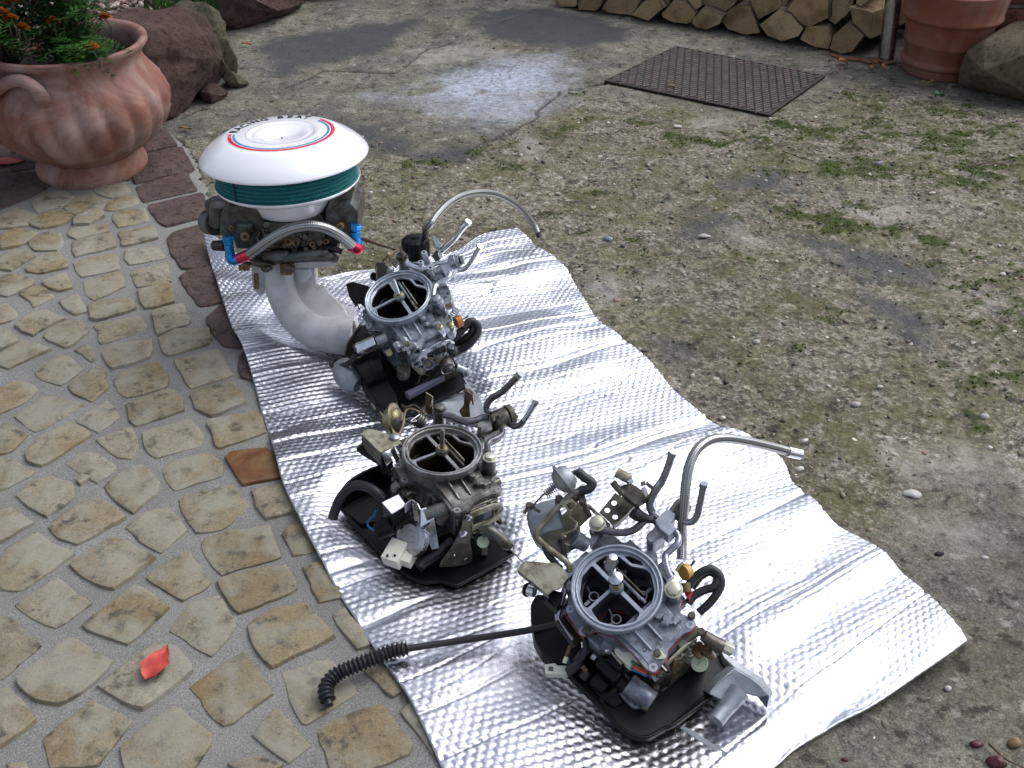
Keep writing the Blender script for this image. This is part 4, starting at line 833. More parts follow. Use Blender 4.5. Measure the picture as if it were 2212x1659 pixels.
for i,(K,x,y,r_,lab,mm) in enumerate(((K5,828,500,.012,'flat cream chip beside the dark damp stain'
,st_),(K5,1485,1228,.008,'white pebble in the middle of the right hand concrete',st_),(K5,1055,960,.007,'white pebble left of the middle of the concrete',st_),(K5,1590,1150,.006,'white pebble right above the biggest white one',st_),(K5,2122,663,.008,'white chip near the right edge beside moss',st_),(K5,2050,1282,.008,'white pebble at the right edge in the moss patch',st_),(K5,410,515,.009,'bluish pebble right of the hose end','g'),(K5,1585,187,.009,'grey pebble on the bright moss','g'),
    (K5,235,458,.006,'white pebble near the far corner of the mat',st_),(K6,740,188,.008,'white pebble upper left in the near concrete',st_),(K6,970,545,.013,'flat cream chip on the smooth concrete patch',st_),(K6,1082,785,.006,'black bit lying on the smooth concrete','k'),(K6,1265,800,.005,'tiny buff pebble right of the black bit',st_),(K6,518,447,.007,'white pebble beside the hose ferrule',st_),(K6,1115,1328,.006,'white pebble near the near right corner of the mat',st_),(K6,1232,1552,.008,'dark red berry, left one at the lower right edge','b'),(K6,1310,1630,.012,'dark red berry at the bottom edge of the picture','b'),(K6,1385,1548,.009,'tan nutshell at the lower right edge','n'),(K6,702,1612,.004,'tiny dark berry near the mat at the bottom','b'),(K5,157,580,.007,'pale chip touching the far right mat edge',st_))):
    mt=mm if not isinstance(mm,str) else {'g':plain('bluegrey_stone','6c7478',.7,'858c90'),'k':plain('black_bit','151515',.7),'b':plain('berry','3c1218',.5,'521a20'),'n':plain('nutshell','6e5238',.7,'8a6c4a')}[mm]
    stone_obj(W(*K(x,y),.004),r_,lab,mt,.4 if 'chip' in lab else .7,i+10)
def twig(pts,r_,label,mat='rust_steel'):
    P=[W(*K(x,y),z) for K,x,y,z in pts]; return tag(MB().tube(P,[r_,r_*.8,r_*.5],6).build('twig',twm),label,'twig')
twm=plain('twig','3f2a20',.8,'5c4030')
twig([(K2a,310,240,.012),(K2a,560,330,.010),(K2a,820,410,.010)],.0035,'brown twig on the concrete between the two far carburettors')
twig([(K5,1165,140,.004),(K5,1230,165,.005),(K5,1300,182,.003)],.0015,'thin straw on the concrete below the drain cover')
twig([(K6,1275,1560,.003),(K6,1340,1620,.005),(K6,1417,1659,.004)],.0015,'pale stalk beside the berries at the lower right edge')
twig([(K5,1990,205,.004),(K5,2060,192,.006),(K5,2140,203,.004)],.0018,'short stick on the mossy concrete near the right edge')
# ferny green tuft by the kerb stones
tf=MB(); tt=[]; rnd=random.Random(5)
bs=VP(KU(1380,60),3.5); 
for k in range(60):
    p=bs+Vector((rnd.uniform(-.12,.1),rnd.uniform(-.05,.1),-.02)); d=Vector((rnd.uniform(-.8,.8),rnd.uniform(-.5,.3),1)).normalized(); l=rnd.uniform(.05,.12); s=d.cross(Vector((0,1,0))).normalized()*.003
    e=p+d*l+Vector((rnd.uniform(-.03,.03),0,-l*.3)); tf.add([p-s,p+s,p.lerp(e,.55)+s+Vector((0,0,.02)),e,p.lerp(e,.55)-s+Vector((0,0,.02))],[(0,1,2,3,4)]); tt+=[rnd.random()]*5
tag(tone_build(tf,'grass_tuft',M['leaf'],None,tt),'tuft of grass behind the boulders in the gravel bed','grass')
# unseen evergreens added beyond the gravel bed, out of view, for the foil to mirror
hg=MB(); rnd=random.Random(77); hc=[]
for k in range(5200):
    x=rnd.uniform(-6.0,-.9); z=rnd.uniform(.0,3.0); y=5.9+.35*noise.noise(Vector((x*1.3,z*1.3,4)))+rnd.uniform(-.12,.5)
    if z>2.5+.4*noise.noise(Vector((x*2,0,9))): continue
    a=rnd.uniform(0,6.28); t=Vector((math.cos(a),rnd.uniform(-.6,.2),math.sin(a))).normalized(); s_=t.orthogonal().normalized()*.05; c=Vector((x,y,z)); l=rnd.uniform(.09,.16)
    hg.add([c,c+t*l*.5+s_,c+t*l,c+t*l*.5-s_],[(0,1,2,3)]); hc+=[rnd.random()]*4
added_hedge=root('added_hedge',(-3.4,6,0),'unseen dark evergreen foliage added beyond the gravel bed for the foil to reflect','added_hedge')
o=tone_build(hg,'foliage',M['leaf'],added_hedge,hc); o['kind']='stuff'
MB().box((-3.45,6.25,1.2),(5.0,.35,2.4)).build('inner_twigs',M['bark'],added_hedge,bevel=.08)
# ================================================================== CARBURETTORS
def screw(mb,c,ax,r,h,slot=True):
    c=Vector(c); ax=Vector(ax).normalized(); mb.cyl(c-ax*h,c+ax*h*.6,r,r,16); mb.cyl(c+ax*h*.6,c+ax*h,r,r*.75,16)
def hexbolt(name,c,ax,r,h,mat,parent,washer=1.25,lab=None):
    c=Vector(c); ax=Vector(ax).normalized(); mb=MB().cyl(c,c+ax*h*.25,r*washer,r*washer,24); mb.hexa(c+ax*h*.25,c+ax*h*.9,r); mb.cyl(c+ax*h*.9,c+ax*h,r*.92,r*.7,18)
    return mb.build(name,mat,parent,smooth=30,bevel=.0004,label=lab)
def wbox(a,b,w,h):      # box beam from a to b
    a,b=Vector(a),Vector(b); d=(b-a).normalized(); s=d.cross(Vector((0,0,1))); s=s.normalized() if s.length>.05 else Vector((1,0,0)); t=s.cross(d)
    mb=MB(); mb.add([p+s*i*w/2+t*j*h/2 for p in(a,b) for i,j in((-1,-1),(1,-1),(1,1),(-1,1))],[(0,1,2,3),(7,6,5,4),(0,4,5,1),(1,5,6,2),(2,6,7,3),(3,7,4,0)]); return mb
def strip(mb,pts,dv,th):
    """folded sheet: a polyline swept by vector dv"""
    pts=[Vector(p) for p in pts]; dv=Vector(dv)
    for a,b in zip(pts[:-1],pts[1:]): mb.slab([a,b,b+dv,a+dv],th)
    return mb
def spring(mb,a,b,r,turns,wr=.0007):
    a,b=Vector(a),Vector(b); d=(b-a); u=d.normalized().orthogonal().normalized(); v=d.normalized().cross(u)
    n=turns*10; mb.tube([a+d*(i/n)+(u*math.cos(i*.628)+v*math.sin(i*.628))*r for i in range(n+1)],wr,6,0); return mb
def nikki(F,rt,cast,rim,throat,stud_h=31,gasket=False,dirty=False,fold=1):
    """the four barrel casting shared by the three small carburettors, in millimetres of frame F"""
    m=F.M
    mb=MB().lathe([(50,-27),(50.5,-15),(54.5,-12),(56,-9),(56,-1),(55.3,-.2),(53.8,0),(53.2,-.4),(52.6,-3.6),(51,-4.2),(50.4,-3.9),(50.1,-2.2),(49.2,-1.6),(48.2,-1.9),(47.8,-4),(47.2,-8.5)],(0,0,0),(0,0,1),96,m)
    mb.build('air_horn',rim,rt,smooth=35)
    circ=[(47.6*math.cos(t),47.6*math.sin(t)) for t in [2*math.pi*i/72 for i in range(72)]]
    def rc(poly,rr=3,n=4):
        out=[]; N=len(poly)
        for i in range(N):
            p=Vector(poly[i]); a=Vector(poly[i-1])-p; b=Vector(poly[(i+1)%N])-p; q=min(rr,a.length*.4,b.length*.4); a=p+a.normalized()*q; b=p+b.normalized()*q
            for k in range(n+1):
                t=k/n; out.append(tuple(a*(1-t)**2+p*2*t*(1-t)+b*t*t))
        return out
    hA=rc([(-43,7),(-44.5,14),(-37,27),(-21,41),(-1,44),(-1,7)],3); hB=rc([(-41,3),(-1,3),(-1,-41),(-13,-44.5),(-32,-33),(-44,-15)],3)
    hC=rc([(4,44),(20,41.5),(31,29),(33,10),(43.5,-5),(43.5,-14),(32,-32),(19,-41),(4,-42)],3); hV=rc([(35.5,26),(36,11.5),(44.5,0),(46.3,6),(42,20)],2)
    mb=MB().prism(circ,-11,-7.5,[hA,hB,hC,hV],m); mb.build('web',rim,rt,smooth=30,bevel=.0005)
    mb=MB()
    for h in (hA,hB,hC,hV):
        k=len(h); c=Vector((sum(p[0] for p in h)/k,sum(p[1] for p in h)/k)); q=[tuple(c+(Vector(p)-c)*1.015) for p in h]; vs=[(p[0],p[1],-9) for p in q]+[(p[0],p[1],-47) for p in q]
        mb.add(vs,[(i,(i+1)%k,k+(i+1)%k,k+i) for i in range(k)],m)
    mb.prism([(49*math.cos(t),49*math.sin(t)) for t in [2*math.pi*i/40 for i in range(40)]],-52,-47,[[(x+15*math.cos(t),y+15*math.sin(t)) for t in [2*math.pi*i/24 for i in range(24)]] for x,y in ((-21,21),(-21,-19),(23,19),(23,-19))],m)
    for x,y in ((-21,21),(-21,-19),(23,19),(23,-19)):
        mb.lathe([(16.5,-46),(15.5,-43),(14.4,-46),(11.5,-56),(13,-66)],(x,y,0),(0,0,1),28,m)
    mb.build('throat',throat,rt,smooth=35)
    mb=MB()
    for x,y in ((-21,21),(-21,-19),(23,19),(23,-19)):
        mb.lathe([(4.2,-50),(7,-50),(7,-35),(6.4,-34),(5,-34),(4.4,-36),(4.2,-50)],(x,y,0),(0,0,1),20,m)
        mb.box((x+(8 if x>0 else -8)*1.2,y,-38),(12,4,4),m); mb.cyl((x,y+7,-39),(x+3,y+16,-36),1.3,1.3,8,m)
    mb.build('booster_venturi',M['cast_black'] if not gasket else M['manifold_dark'],rt,smooth=35)
    if gasket:
        for pts in ([(-40,-6,-46),(-20,-1,-46),(-4,-20,-46)],[(8,30,-46),(28,34,-46),(40,10,-46)]): MB().tube([m@Vector(q) for q in pts],.0008,6).build('gasket_edge',M['red_gasket'],rt)
    # choke flap, standing open, on its shaft
    mb=MB().cyl((14,-35,-12),(14,38,-12),2.2,2.2,12,m); mb.build('choke_shaft',M['steel_dull'] if dirty else cast,rt)
    mb=MB().box((17.5,2,-17),(1.4,60,19),m,Matrix.Rotation(math.radians(8),3,'Y')); mb.build('choke_flap',M['zinc_olive'] if not gasket else M['steel_dull'],rt,smooth=0,bevel=.0002)
    # post for the air cleaner
    MB().lathe([(4,-7.5),(9,-8),(9,-2),(8,-.5),(6.3,-.3),(4,-2)],(1,2,0),(0,0,1),24,m).build('stud_boss',cast,rt)
    MB().lathe([(3.6,-1),(7,-.8),(7.2,1.2),(6.4,2.2),(3.4,2.2)],(1,2,0),(0,0,1),24,m).build('stud_washer',M['brass'],rt)
    pf=[]; z=-1.
    while z<stud_h: pf+=[(3.5,z),(3.1,z+.5)]; z+=1.1
    MB().lathe(pf+[(2.6,stud_h+.6),(0,stud_h+.8)],(1,2,0),(0,0,1),16,m).build('stud',M['steel_dull'] if dirty else M['steel'],rt,smooth=20)
    # cover casting
    out=[(-67,-2),(-67,-8),(-62,-11),(-50,-14),(-44,-24),(-38,-38),(-37,-66),(-39,-88),(-38,-97),(-31,-100),(-12,-97),(-5,-91),(24,-89),(31,-93),(39,-93),(44,-88),(43,-79),(39,-70),(42,-62),(52,-59),(58,-52),(57,-42),(53,-30),(58,-10),(62,12),(60,34),(52,46),(50,70),(50,86),(43,90),(34,89),(29,80),(18,62),(-8,58),(-32,52),(-50,36),(-62,24),(-64,8)]
    if gasket: MB().prism([(x*1.015,y*1.01) for x,y in out],-34.4,-33,[circ],m).build('gasket',M['red_gasket'],rt,smooth=0)
    mb=MB().prism(rc(out,4,3),-33,-26,[circ],m)
    mb.build('bowl_cover',cast,rt,smooth=30,bevel=.0011)
    mb=MB()
    # neck between cover and horn, sloping deck towards the bowl
    mb.lathe([(52,-27),(50.5,-14)],(0,0,0),(0,0,1),64,m)
    mb.add([(-34,-36,-16),(34,-36,-16),(-33,-70,-24.5),(30,-66,-24.5),(-34,-90,-25.2),(26,-84,-25.2),(-34,-36,-27),(34,-36,-27),(-34,-90,-27),(26,-84,-27)],[(0,2,3,1),(2,4,5,3),(0,6,8,4,2),(1,3,5,9,7),(4,8,9,5)],m)
    mb.build('cover_deck',cast,rt,smooth=25,bevel=.0012)
    for x0,x1 in ((-19,-17),(-1,1)):
        mb=MB().add([(x0-1.2,-49,-14),(x0+1.2,-49,-14),(x0-1,-78,-22.5),(x0+1,-78,-22.5),(x0-1.2,-48,-27),(x0+1.2,-48,-27),(x0-1,-80,-27),(x0+1,-80,-27)],[(0,2,3,1),(0,4,6,2),(1,3,7,5),(2,6,7,3),(0,1,5,4)],m); mb.build('fin',rim,rt,smooth=20,bevel=.0005)
    # bosses
    mb=MB(); mb.cyl((47,-49,-46),(47,-49,-3),9.2,8.8,28,m); mb.box((38,-42,-15),(16,10,20),m); mb.cyl((41,79,-36),(41,79,-2),9.6,9,28,m)
    mb.cyl((14,-56,-27),(14,-56,-11),5,4.6,16,m); mb.cyl((22,-66,-27),(22,-66,-18),8,7.4,20,m); mb.box((27,-72,-22),(11,10,8),m); mb.cyl((12,-64,-20),(16,-71,-17),3.6,3.2,14,m)
    mb.box((52,20,-26),(18,42,14),m); mb.cyl((60,4,-34),(60,4,-12),10,9,24,m); mb.box((62,-18,-30),(15,22,18),m); mb.cyl((66,-26,-38),(66,-8,-38),8,8,20,m)
    mb.box((-14,60,-24),(48,12,14),m); mb.cyl((-36,46,-30),(-36,46,-18),7,6,20,m)
    mb.build('cover_boss',cast,rt,smooth=30,bevel=.0009)
    sc=MB()
    for x,y in ((-62,-5),(-32,-94),(37,-87),(42,86),(-55,26)):
        c=m@Vector((x,y,-26)); sc.lathe([(2.2,-3),(2.2,.7),(5.2,.7),(5.6,0),(5.6,-3)],(x,y,-26),(0,0,1),18,m)
    split(sc,'screw_boss',rim,rt)
    rnd=random.Random(int(F.o.y*1000)); mb=MB()
    for k in range(18):
        x,y,z=-52,rnd.uniform(-40,48),rnd.uniform(-92,-38); mb.cyl((x+6,y,z),(x-rnd.uniform(1,11),y+rnd.uniform(-3,3),z+rnd.uniform(-3,3)),rnd.uniform(2,5.5),None,rnd.choice((6,14)),m)
    for k in range(14):
        x,y,z=rnd.uniform(-34,38),-90,rnd.uniform(-88,-62); mb.cyl((x,y,z),(x+rnd.uniform(-2,2),y-rnd.uniform(4,12),z),rnd.uniform(2,5),None,rnd.choice((6,14)),m)
    for k in range(16):
        x,y,z=52,rnd.uniform(-60,45),rnd.uniform(-90,-38); mb.cyl((x-6,y,z),(x+rnd.uniform(1,10),y,z+rnd.uniform(-3,3)),rnd.uniform(2.5,6),None,rnd.choice((6,14)),m)
    split(mb,'fitting',M['steel_dull'] if dirty else M['steel'],rt,smooth=30,bevel=.0004)
    for k in range(9):
        x,y,z=rnd.uniform(-30,34),-94,rnd.uniform(-86,-44); MB().tube([F.p(x,y,z),F.p(x+rnd.uniform(-12,12),y-rnd.uniform(6,12),z-8),F.p(x+rnd.uniform(-24,24),y-4,z-rnd.uniform(10,26))],.0013,8).build('link_wire',M['zinc_dark'],rt)
    # bowl, main body, throttle base
    mb=MB().box((0,-66,-54),(70,52,40),m); mb.box((0,-92.5,-46),(64,4,20),m); mb.build('float_bowl',cast,rt,smooth=30,bevel=.003)
    mb=MB().prism(rc([(-48,-44),(46,-44),(50,-10),(54,30),(44,52),(-36,54),(-52,30)],6,3),-84,-33.5,[[(p[0]*.93,p[1]*.93) for p in circ]],m); mb.cyl((-34,-48,-78),(-34,-48,-36),9,9,20,m); mb.cyl((40,-46,-78),(40,-46,-40),8,8,20,m)
    for z in (-44,-56,-68): mb.box((-50,2,z),(8,26,5),m)
    mb.build('main_body',cast,rt,smooth=30,bevel=.0014)
    mb=MB().prism(rc([(-52,-62),(50,-62),(56,-50),(56,58),(-50,60),(-58,48),(-58,-50)],7,3),-96,-84.5,(),m); mb.build('throttle_base',cast,rt,smooth=30,bevel=.0012)
def sight_glass(F,rt,c,frame_mat,w=30,h=17,yl=-97):
    m=F.M; x0,z0=c
    o=[(x0-w-3,z0-4),(x0-w+2,z0-h+4),(x0-w+14,z0-h),(x0+w-10,z0-h),(x0+w-1,z0-h+5),(x0+w+3,z0+3),(x0+w-3,z0+h-5),(x0+w-13,z0+h),(x0-w+10,z0+h),(x0-w,z0+h-7)]
    hole=[(x0-14,z0-8),(x0+14,z0-8),(x0+16,z0-5),(x0+16,z0+5),(x0+14,z0+8),(x0-14,z0+8),(x0-16,z0+5),(x0-16,z0-5)]
    tp=lambda p,z:(p[0],yl-z,p[1])
    MB().prism(o,0,3.4,[hole],m,tp).build('sight_glass_frame',frame_mat,rt,smooth=25,bevel=.0006)
    MB().prism(hole,-1,1.2,(),m,tp).build('sight_glass',M['glass_dark'],rt,smooth=0)
    s=MB()
    for x in (x0-w+7,x0+w-7): s.cyl((x,yl-3,z0-2 if x<x0 else z0+2),(x,yl-6,z0-2 if x<x0 else z0+2),4.6,4.2,16,m); 
    split(s,'frame_screw',M['steel_dull'],rt)
def pipe(rt,F,K,pts,r,mat,name='fuel_pipe',sm_=8,n=14,uv=False,lab=None,world=False):
    P=[(W(*K(x,y),z) if world else F.at(K(x,y),z)) for x,y,z in pts]
    return MB().tube(P,r,n,sm_,True,None,uv).build(name,mat,rt,smooth=60,label=lab)
def plate(rt,F,K,pts,z,th,mat,name='bracket',bevel=.0006,lab=None):
    P=[F.at(K(*p[:2]),p[2] if len(p)>2 else z) for p in pts]
    return MB().slab(P,th).build(name,mat,rt,smooth=25,bevel=bevel,label=lab)
def solid(rt,F,K,pts,z0,z1,mat,name,bevel=.001,lab=None):
    """an upright block of the frame whose top outline (at z1) is seen through the given picture points"""
    t=[F.M.inverted()@F.at(K(*p),z1) for p in pts]
    return MB().prism([(p.x,p.y) for p in t],z0,z1,(),F.M).build(name,mat,rt,smooth=25,bevel=bevel,label=lab)
def rod(rt,F,K,a,b,r,mat,name,n=20,r1=None,world=False,bevel=0,ext=0,lab=None):
    A=W(*K(a[0],a[1]),a[2]) if world else F.at(K(a[0],a[1]),a[2]); B=W(*K(b[0],b[1]),b[2]) if world else F.at(K(b[0],b[1]),b[2])
    return MB().cyl(A,B,r,r if r1 is None else r1,n).build(name,mat,rt,smooth=30,bevel=bevel,label=lab)
def slabw(rt,K,pts,th,mat,name,bevel=.001,nrm=None,lab=None):
    """sheet or block through picture points with world heights, thickness th below"""
    P=[W(*K(p[0],p[1]),p[2]) for p in pts]; return MB().slab(P,th,nrm).build(name,mat,rt,smooth=25,bevel=bevel,label=lab)

# ------------------------------------------------------------------ 3: middle carburettor, dirty, on a black heat tray
F3=Frame(K3a(1215,640),.145,.63,90,(1,1.08),.00103)
c3=root('carburettor',(F3.o.x,F3.o.y,.012),'oily brownish four barrel carburettor on a black tray, in the middle of the row','carburettor','carburettors set out on the foil')
nikki(F3,c3,M['cast_dirty'],M['rim_dirty'],M['throat_dirty'],31,dirty=True)
sight_glass(F3,c3,(6,-52),M['zinc_olive'])
hexbolt('banjo_bolt',F3.p(47,-49,-2),F3.n,.0082,.007,M['nut_zinc'],c3); hexbolt('banjo_bolt',F3.p(41,79,-1),F3.n,.0088,.009,M['steel_dull'],c3)
# tray
slabw(c3,K3,[(175,1045,.020),(420,1312,.016),(600,1472,.015),(670,1515,.015),(740,1538,.015),(850,1530,.016),(940,1556,.016),(1000,1535,.016),(1310,1362,.018),(1316,1330,.018),(1190,1180,.02),(900,800,.02),(560,760,.02),(300,900,.02)],.004,M['black_plastic'],'tray',.0012,(0,0,1))
rimp=[W(*K3(x,y),z) for x,y,z in ((175,1045,.022),(420,1312,.018),(600,1472,.017),(670,1515,.017),(740,1538,.017),(850,1530,.018),(940,1556,.018),(1000,1535,.018),(1310,1362,.02),(1316,1330,.02),(1190,1180,.022))]
MB().tube(rimp,.0026,8,3).build('tray_rim',M['black_plastic'],c3,smooth=60)
mb=MB(); wp_=[((176,1045),(176,930),.050),((200,1035),(200,880),.052),((250,1000),(248,836),.055),((330,960),(322,792),.056),((420,920),(410,756),.056),((520,900),(520,722),.055)]
pts=[W(*K3(*a),.017) for a,b,h in wp_]; top=[Vector((p.x,p.y,h)) for p,(a,b,h) in zip(pts,wp_)]
top=[W(*K3(*b),h) for a,b,h in wp_]
for i in range(len(pts)-1): mb.slab([pts[i],pts[i+1],top[i+1],top[i]],.003)
mb.build('tray_wall',M['black_plastic'],c3,smooth=40)
MB().tube([t for t in top],.0022,8,4).build('wall_rim',M['black_plastic'],c3)
slabw(c3,K3,[(180,1040,.026),(440,925,.026),(560,1000,.024),(420,1120,.024),(300,1140,.024)],.005,M['black_plastic'],'tray_step',.001,(0,0,1))
MB().cyl(W(*K3(470,800),.02),W(*K3(480,760),.075),.012,.010).build('tray_post',M['black_plastic'],c3)
# base block under the carburettor and the aluminium plate behind
MB().box((0,0,-112),(104,112,30),F3.M).build('spacer',M['black_plastic'],c3,bevel=.003)
slabw(c3,K3,[(800,400,.045),(850,310,.05),(1010,300,.05),(1090,310,.05),(1150,400,.05),(1130,470,.045)],.01,M['manifold_dark'],'manifold_edge',.002,(0,0,1))
# left zinc bracket with its bent flange and black arm
plate(c3,F3,K3a,[(80,430),(110,385),(190,362),(320,385),(500,450),(600,488),(645,560),(560,605),(470,640),(345,690)],-4,.0022,M['zinc_olive'],'bracket')
mb=MB(); a,b=F3.at(K3a(82,432),-5),F3.at(K3a(343,690),-5); strip(mb,[a,b],-F3.n*.024,.002); mb.build('bracket_flange',M['zinc_dark'],c3,bevel=.0004)
mb=MB(); p=F3.at(K3a(545,478),-3); screw(mb,p,F3.n,.0075,.003); split(mb,'screw',M['steel'],c3,2)
wbox(F3.at(K3a(100,640),-34),F3.at(K3a(440,850),-38),.014,.012).build('lever_arm',M['black_plastic'],c3,bevel=.002)
rod(c3,F3,K3a,(75,660,-38),(130,600,-28),.007,M['black_plastic'],'arm_pin')
plate(c3,F3,K3a,[(350,690),(400,660),(520,790),(440,870)],-24,.003,M['steel'],'link_plate')
# vacuum capsule
A=F3.at(K3a(700,230),-14); B=F3.at(K3a(430,260),-22); d=(B-A).normalized()
MB().lathe([(0,-.004),(.010,-.004),(.018,.002),(.019,.006),(.026,.007),(.0275,.010),(.026,.013),(.021,.015),(.018,.022),(.008,.026),(0,.027)],A+(B-A)*.25,d,36).build('vacuum_capsule',M['zinc_gold'],c3)
rod(c3,F3,K3a,(640,310,-6),(560,280,-8),.0075,M['steel_dull'],'capsule_nut',14)
pipe(c3,F3,K3a,[(900,130,4),(790,85,8),(720,95,8),(690,150,6),(665,300,0),(630,400,-4),(600,470,-6)],.0017,M['rust_steel'],'link_rod')
pipe(c3,F3,K3a,[(690,240,0),(780,210,2),(850,250,2),(770,260,2),(900,160,2)],.0011,M['steel'],'clip')
rod(c3,F3,K3a,(860,215,-6),(960,290,-14),.0105,M['cast_dirty'],'choke_sleeve'); 
mb=MB()
for q in (0,.5,1): 
    a=F3.at(K3a(850,205),-6).lerp(F3.at(K3a(920,260),-10),q); dd=(F3.at(K3a(960,290),-14)-F3.at(K3a(860,215),-6)).normalized(); mb.lathe([(.010,-.001),(.0125,-.0005),(.0125,.0005),(.010,.001)],a,dd,20)
split(mb,'clamp',M['steel_dull'],c3)
strip(MB(),[F3.at(K3a(930,130),0),F3.at(K3a(1010,0),6),F3.at(K3a(1075,10),6)],F3.n*-.02,.002).build('contact_tab',M['rust_steel'],c3,bevel=.0003)
slabw(c3,K3,[(742,250,.175),(790,280,.17),(790,340,.15),(770,355,.15),(740,340,.15)],.002,M['zinc_gold'],'tab',.0004)
mb=MB(); strip(mb,[F3.at(K3a(640,20),8),F3.at(K3a(700,60),8),F3.at(K3a(820,20),8),F3.at(K3a(930,110),6),F3.at(K3a(880,140),6)],F3.n*-.006,.0015); mb.build('choke_linkage',M['zinc_dark'],c3,bevel=.0003)
mb=MB(); strip(mb,[W(*K3(1000,250),.18),W(*K3(1030,232),.185),W(*K3(1062,262),.18),W(*K3(1070,330),.16)],(0,.012,-.01),.003); mb.slab([W(*K3(1005,250),.178),W(*K3(1055,270),.176),W(*K3(1040,340),.15),W(*K3(1045,420),.13),W(*K3(990,420),.13),W(*K3(968,380),.14),W(*K3(1000,340),.15)],.004); mb.build('hook_bracket',M['rust_steel'],c3,bevel=.001)
# fuel rail
pipe(c3,F3,K3a,[(1235,165,2),(1350,190,2),(1450,240,2),(1560,262,3),(1680,245,4),(1780,205,6),(1860,195,8)],.0052,M['pipe_dark'])
solid(c3,F3,K3a,[(1705,310),(1720,270),(1760,255),(1900,215),(1925,245),(1915,275),(1760,335),(1720,335)],-20,5,M['rim_dirty'],'valve_block')
solid(c3,F3,K3a,[(1700,440),(1705,360),(1760,350),(1960,270),(2060,330),(1900,420),(1800,480)],-36,-10,M['cast_black'],'valve_housing',.002)
rod(c3,F3,K3a,(1930,260,4),(2110,190,6),.0150,M['steel_dull'],'solenoid',28,bevel=.001); rod(c3,F3,K3a,(2110,190,6),(2190,165,6),.0165,M['zinc_dark'],'solenoid_cap',28,bevel=.002)
plate(c3,F3,K3a,[(1890,170),(2030,90),(2080,110),(2100,150),(2010,195),(2000,170),(1950,190),(1960,215),(1930,240)],22,.004,M['steel_dull'],'clip_plate')
rod(c3,F3,K3,(1330,395,10),(1352,420,10),.0045,M['steel_dull'],'solenoid_stud',12)
pipe(c3,F3,K3,[(1175,395,4),(1155,350,12),(1180,300,24),(1230,265,36),(1270,240,44)],.0052,M['pipe_dark'])
pipe(c3,F3,K3,[(1268,241,44),(1330,180,60),(1385,125,74)],.0050,M['steel_dull'],'pipe_end'); mb=MB().tube([F3.at(K3(1368,143),69),F3.at(K3(1388,122),75)],.006,14,0); mb.build('pipe_bead',M['steel'],c3)
pipe(c3,F3,K3,[(1310,465,2),(1345,480,6),(1385,468,12),(1410,440,20)],.0046,M['pipe_dark']); pipe(c3,F3,K3,[(1409,441,20),(1445,390,32),(1488,318,48)],.0044,M['pipe_grey'],'pipe_end'); MB().tube([F3.at(K3(1480,331),46),F3.at(K3(1491,313),50)],.0053,14,0).build('pipe_bead',M['steel'],c3)
pipe(c3,F3,K3a,[(2040,350,2),(2060,400,2),(2040,450,2),(1960,500,2),(1880,540,1),(1850,600,0),(1862,700,0)],.0042,M['pipe_dark'])
# left black hose, relay, sensor and connectors
pipe(c3,F3,K3,[(455,975,.085),(400,920,.095),(330,885,.096),(260,882,.09),(200,920,.078),(155,985,.062),(125,1060,.045),(112,1108,.036)],.0072,M['black_rubber'],'breather_hose',10,18,world=True)
R3=lambda x,y,z:W(*K3a(x,y),z)
tp_=[R3(370,1390,.115),R3(600,1278,.115),R3(705,1425,.115),R3(505,1545,.115)]
MB().slab(tp_,.002,(0,0,1)).build('relay_cover',M['white_enamel'],c3,bevel=.0004)
MB().slab([p-Vector((0,0,.0021)) for p in tp_],.022,(0,0,1)).build('relay',M['black_plastic'],c3,bevel=.001)
mb=MB(); strip(mb,[R3(372,1392,.1135),R3(505,1547,.1135)],(0,0,-.028),.0012); mb.build('relay_bracket',M['steel_dull'],c3)
rod(c3,F3,K3b,(600,640,.075),(770,565,.085),.0135,M['black_plastic'],'motor',28,world=True,bevel=.0015)
slabw(c3,K3b,[(760,520,.09),(960,420,.095),(1000,500,.09),(800,610,.082)],.02,M['black_plastic'],'motor_mount')
B3=lambda x,y,z:W(*K3b(x,y),z)
mb=MB(); strip(mb,[B3(905,345,.118),B3(980,285,.12),B3(1045,330,.118),B3(1075,400,.112)],(0,-.004,-.012),.002); mb.slab([B3(990,340,.115),B3(1060,360,.112),B3(1075,540,.09),B3(1010,520,.09)],.003); mb.build('motor_strap',M['steel'],c3,bevel=.0004)
mb=MB().slab([B3(1085,395,.112),B3(1140,375,.112),B3(1235,500,.1),B3(1290,830,.055),B3(1210,850,.052),B3(1115,640,.08),B3(1080,600,.09)],.003); mb.build('dashpot_bracket',M['chrome'],c3,bevel=.0005)
dc=B3(1015,700,.062); dax=(CAM-dc).normalized()*.75+Vector((-.62,0,-.05)); 
MB().lathe([(0,.010),(.022,.010),(.027,.008),(.028,.004),(.0285,0),(.022,-.006),(0,-.008)],dc,dax,40).build('dashpot',M['steel'],c3)
MB().lathe([(0,.0104),(.018,.0104)],dc,dax,40).build('dashpot_label',M['grey_print'],c3)
a,b,cc_=Vector(dax).normalized(),None,None; a1=a.orthogonal().normalized(); a2=a.cross(a1)
mb=MB(); rnd=random.Random(4)
up_=(UP-a*UP.dot(a)).normalized(); rt_=up_.cross(a)
for ln_ in range(3):
    for k in range(7):
        p=dc+a*.0107+up_*(.008-.008*ln_)+rt_*(-.011+.0035*k); q=p+up_*rnd.uniform(-.002,.003)+rt_*rnd.uniform(-.001,.002); mb.tube([p,q],.00035,5,0)
split(mb,'handwriting',M['print_grey'],c3,1)
rod(c3,F3,K3b,(1270,520,.085),(1390,400,.1),.011,M['steel_dull'],'dashpot_stem',world=True); rod(c3,F3,K3b,(1130,460,.1),(1370,380,.105),.010,M['cast_black'],'accelerator_pump',world=True)
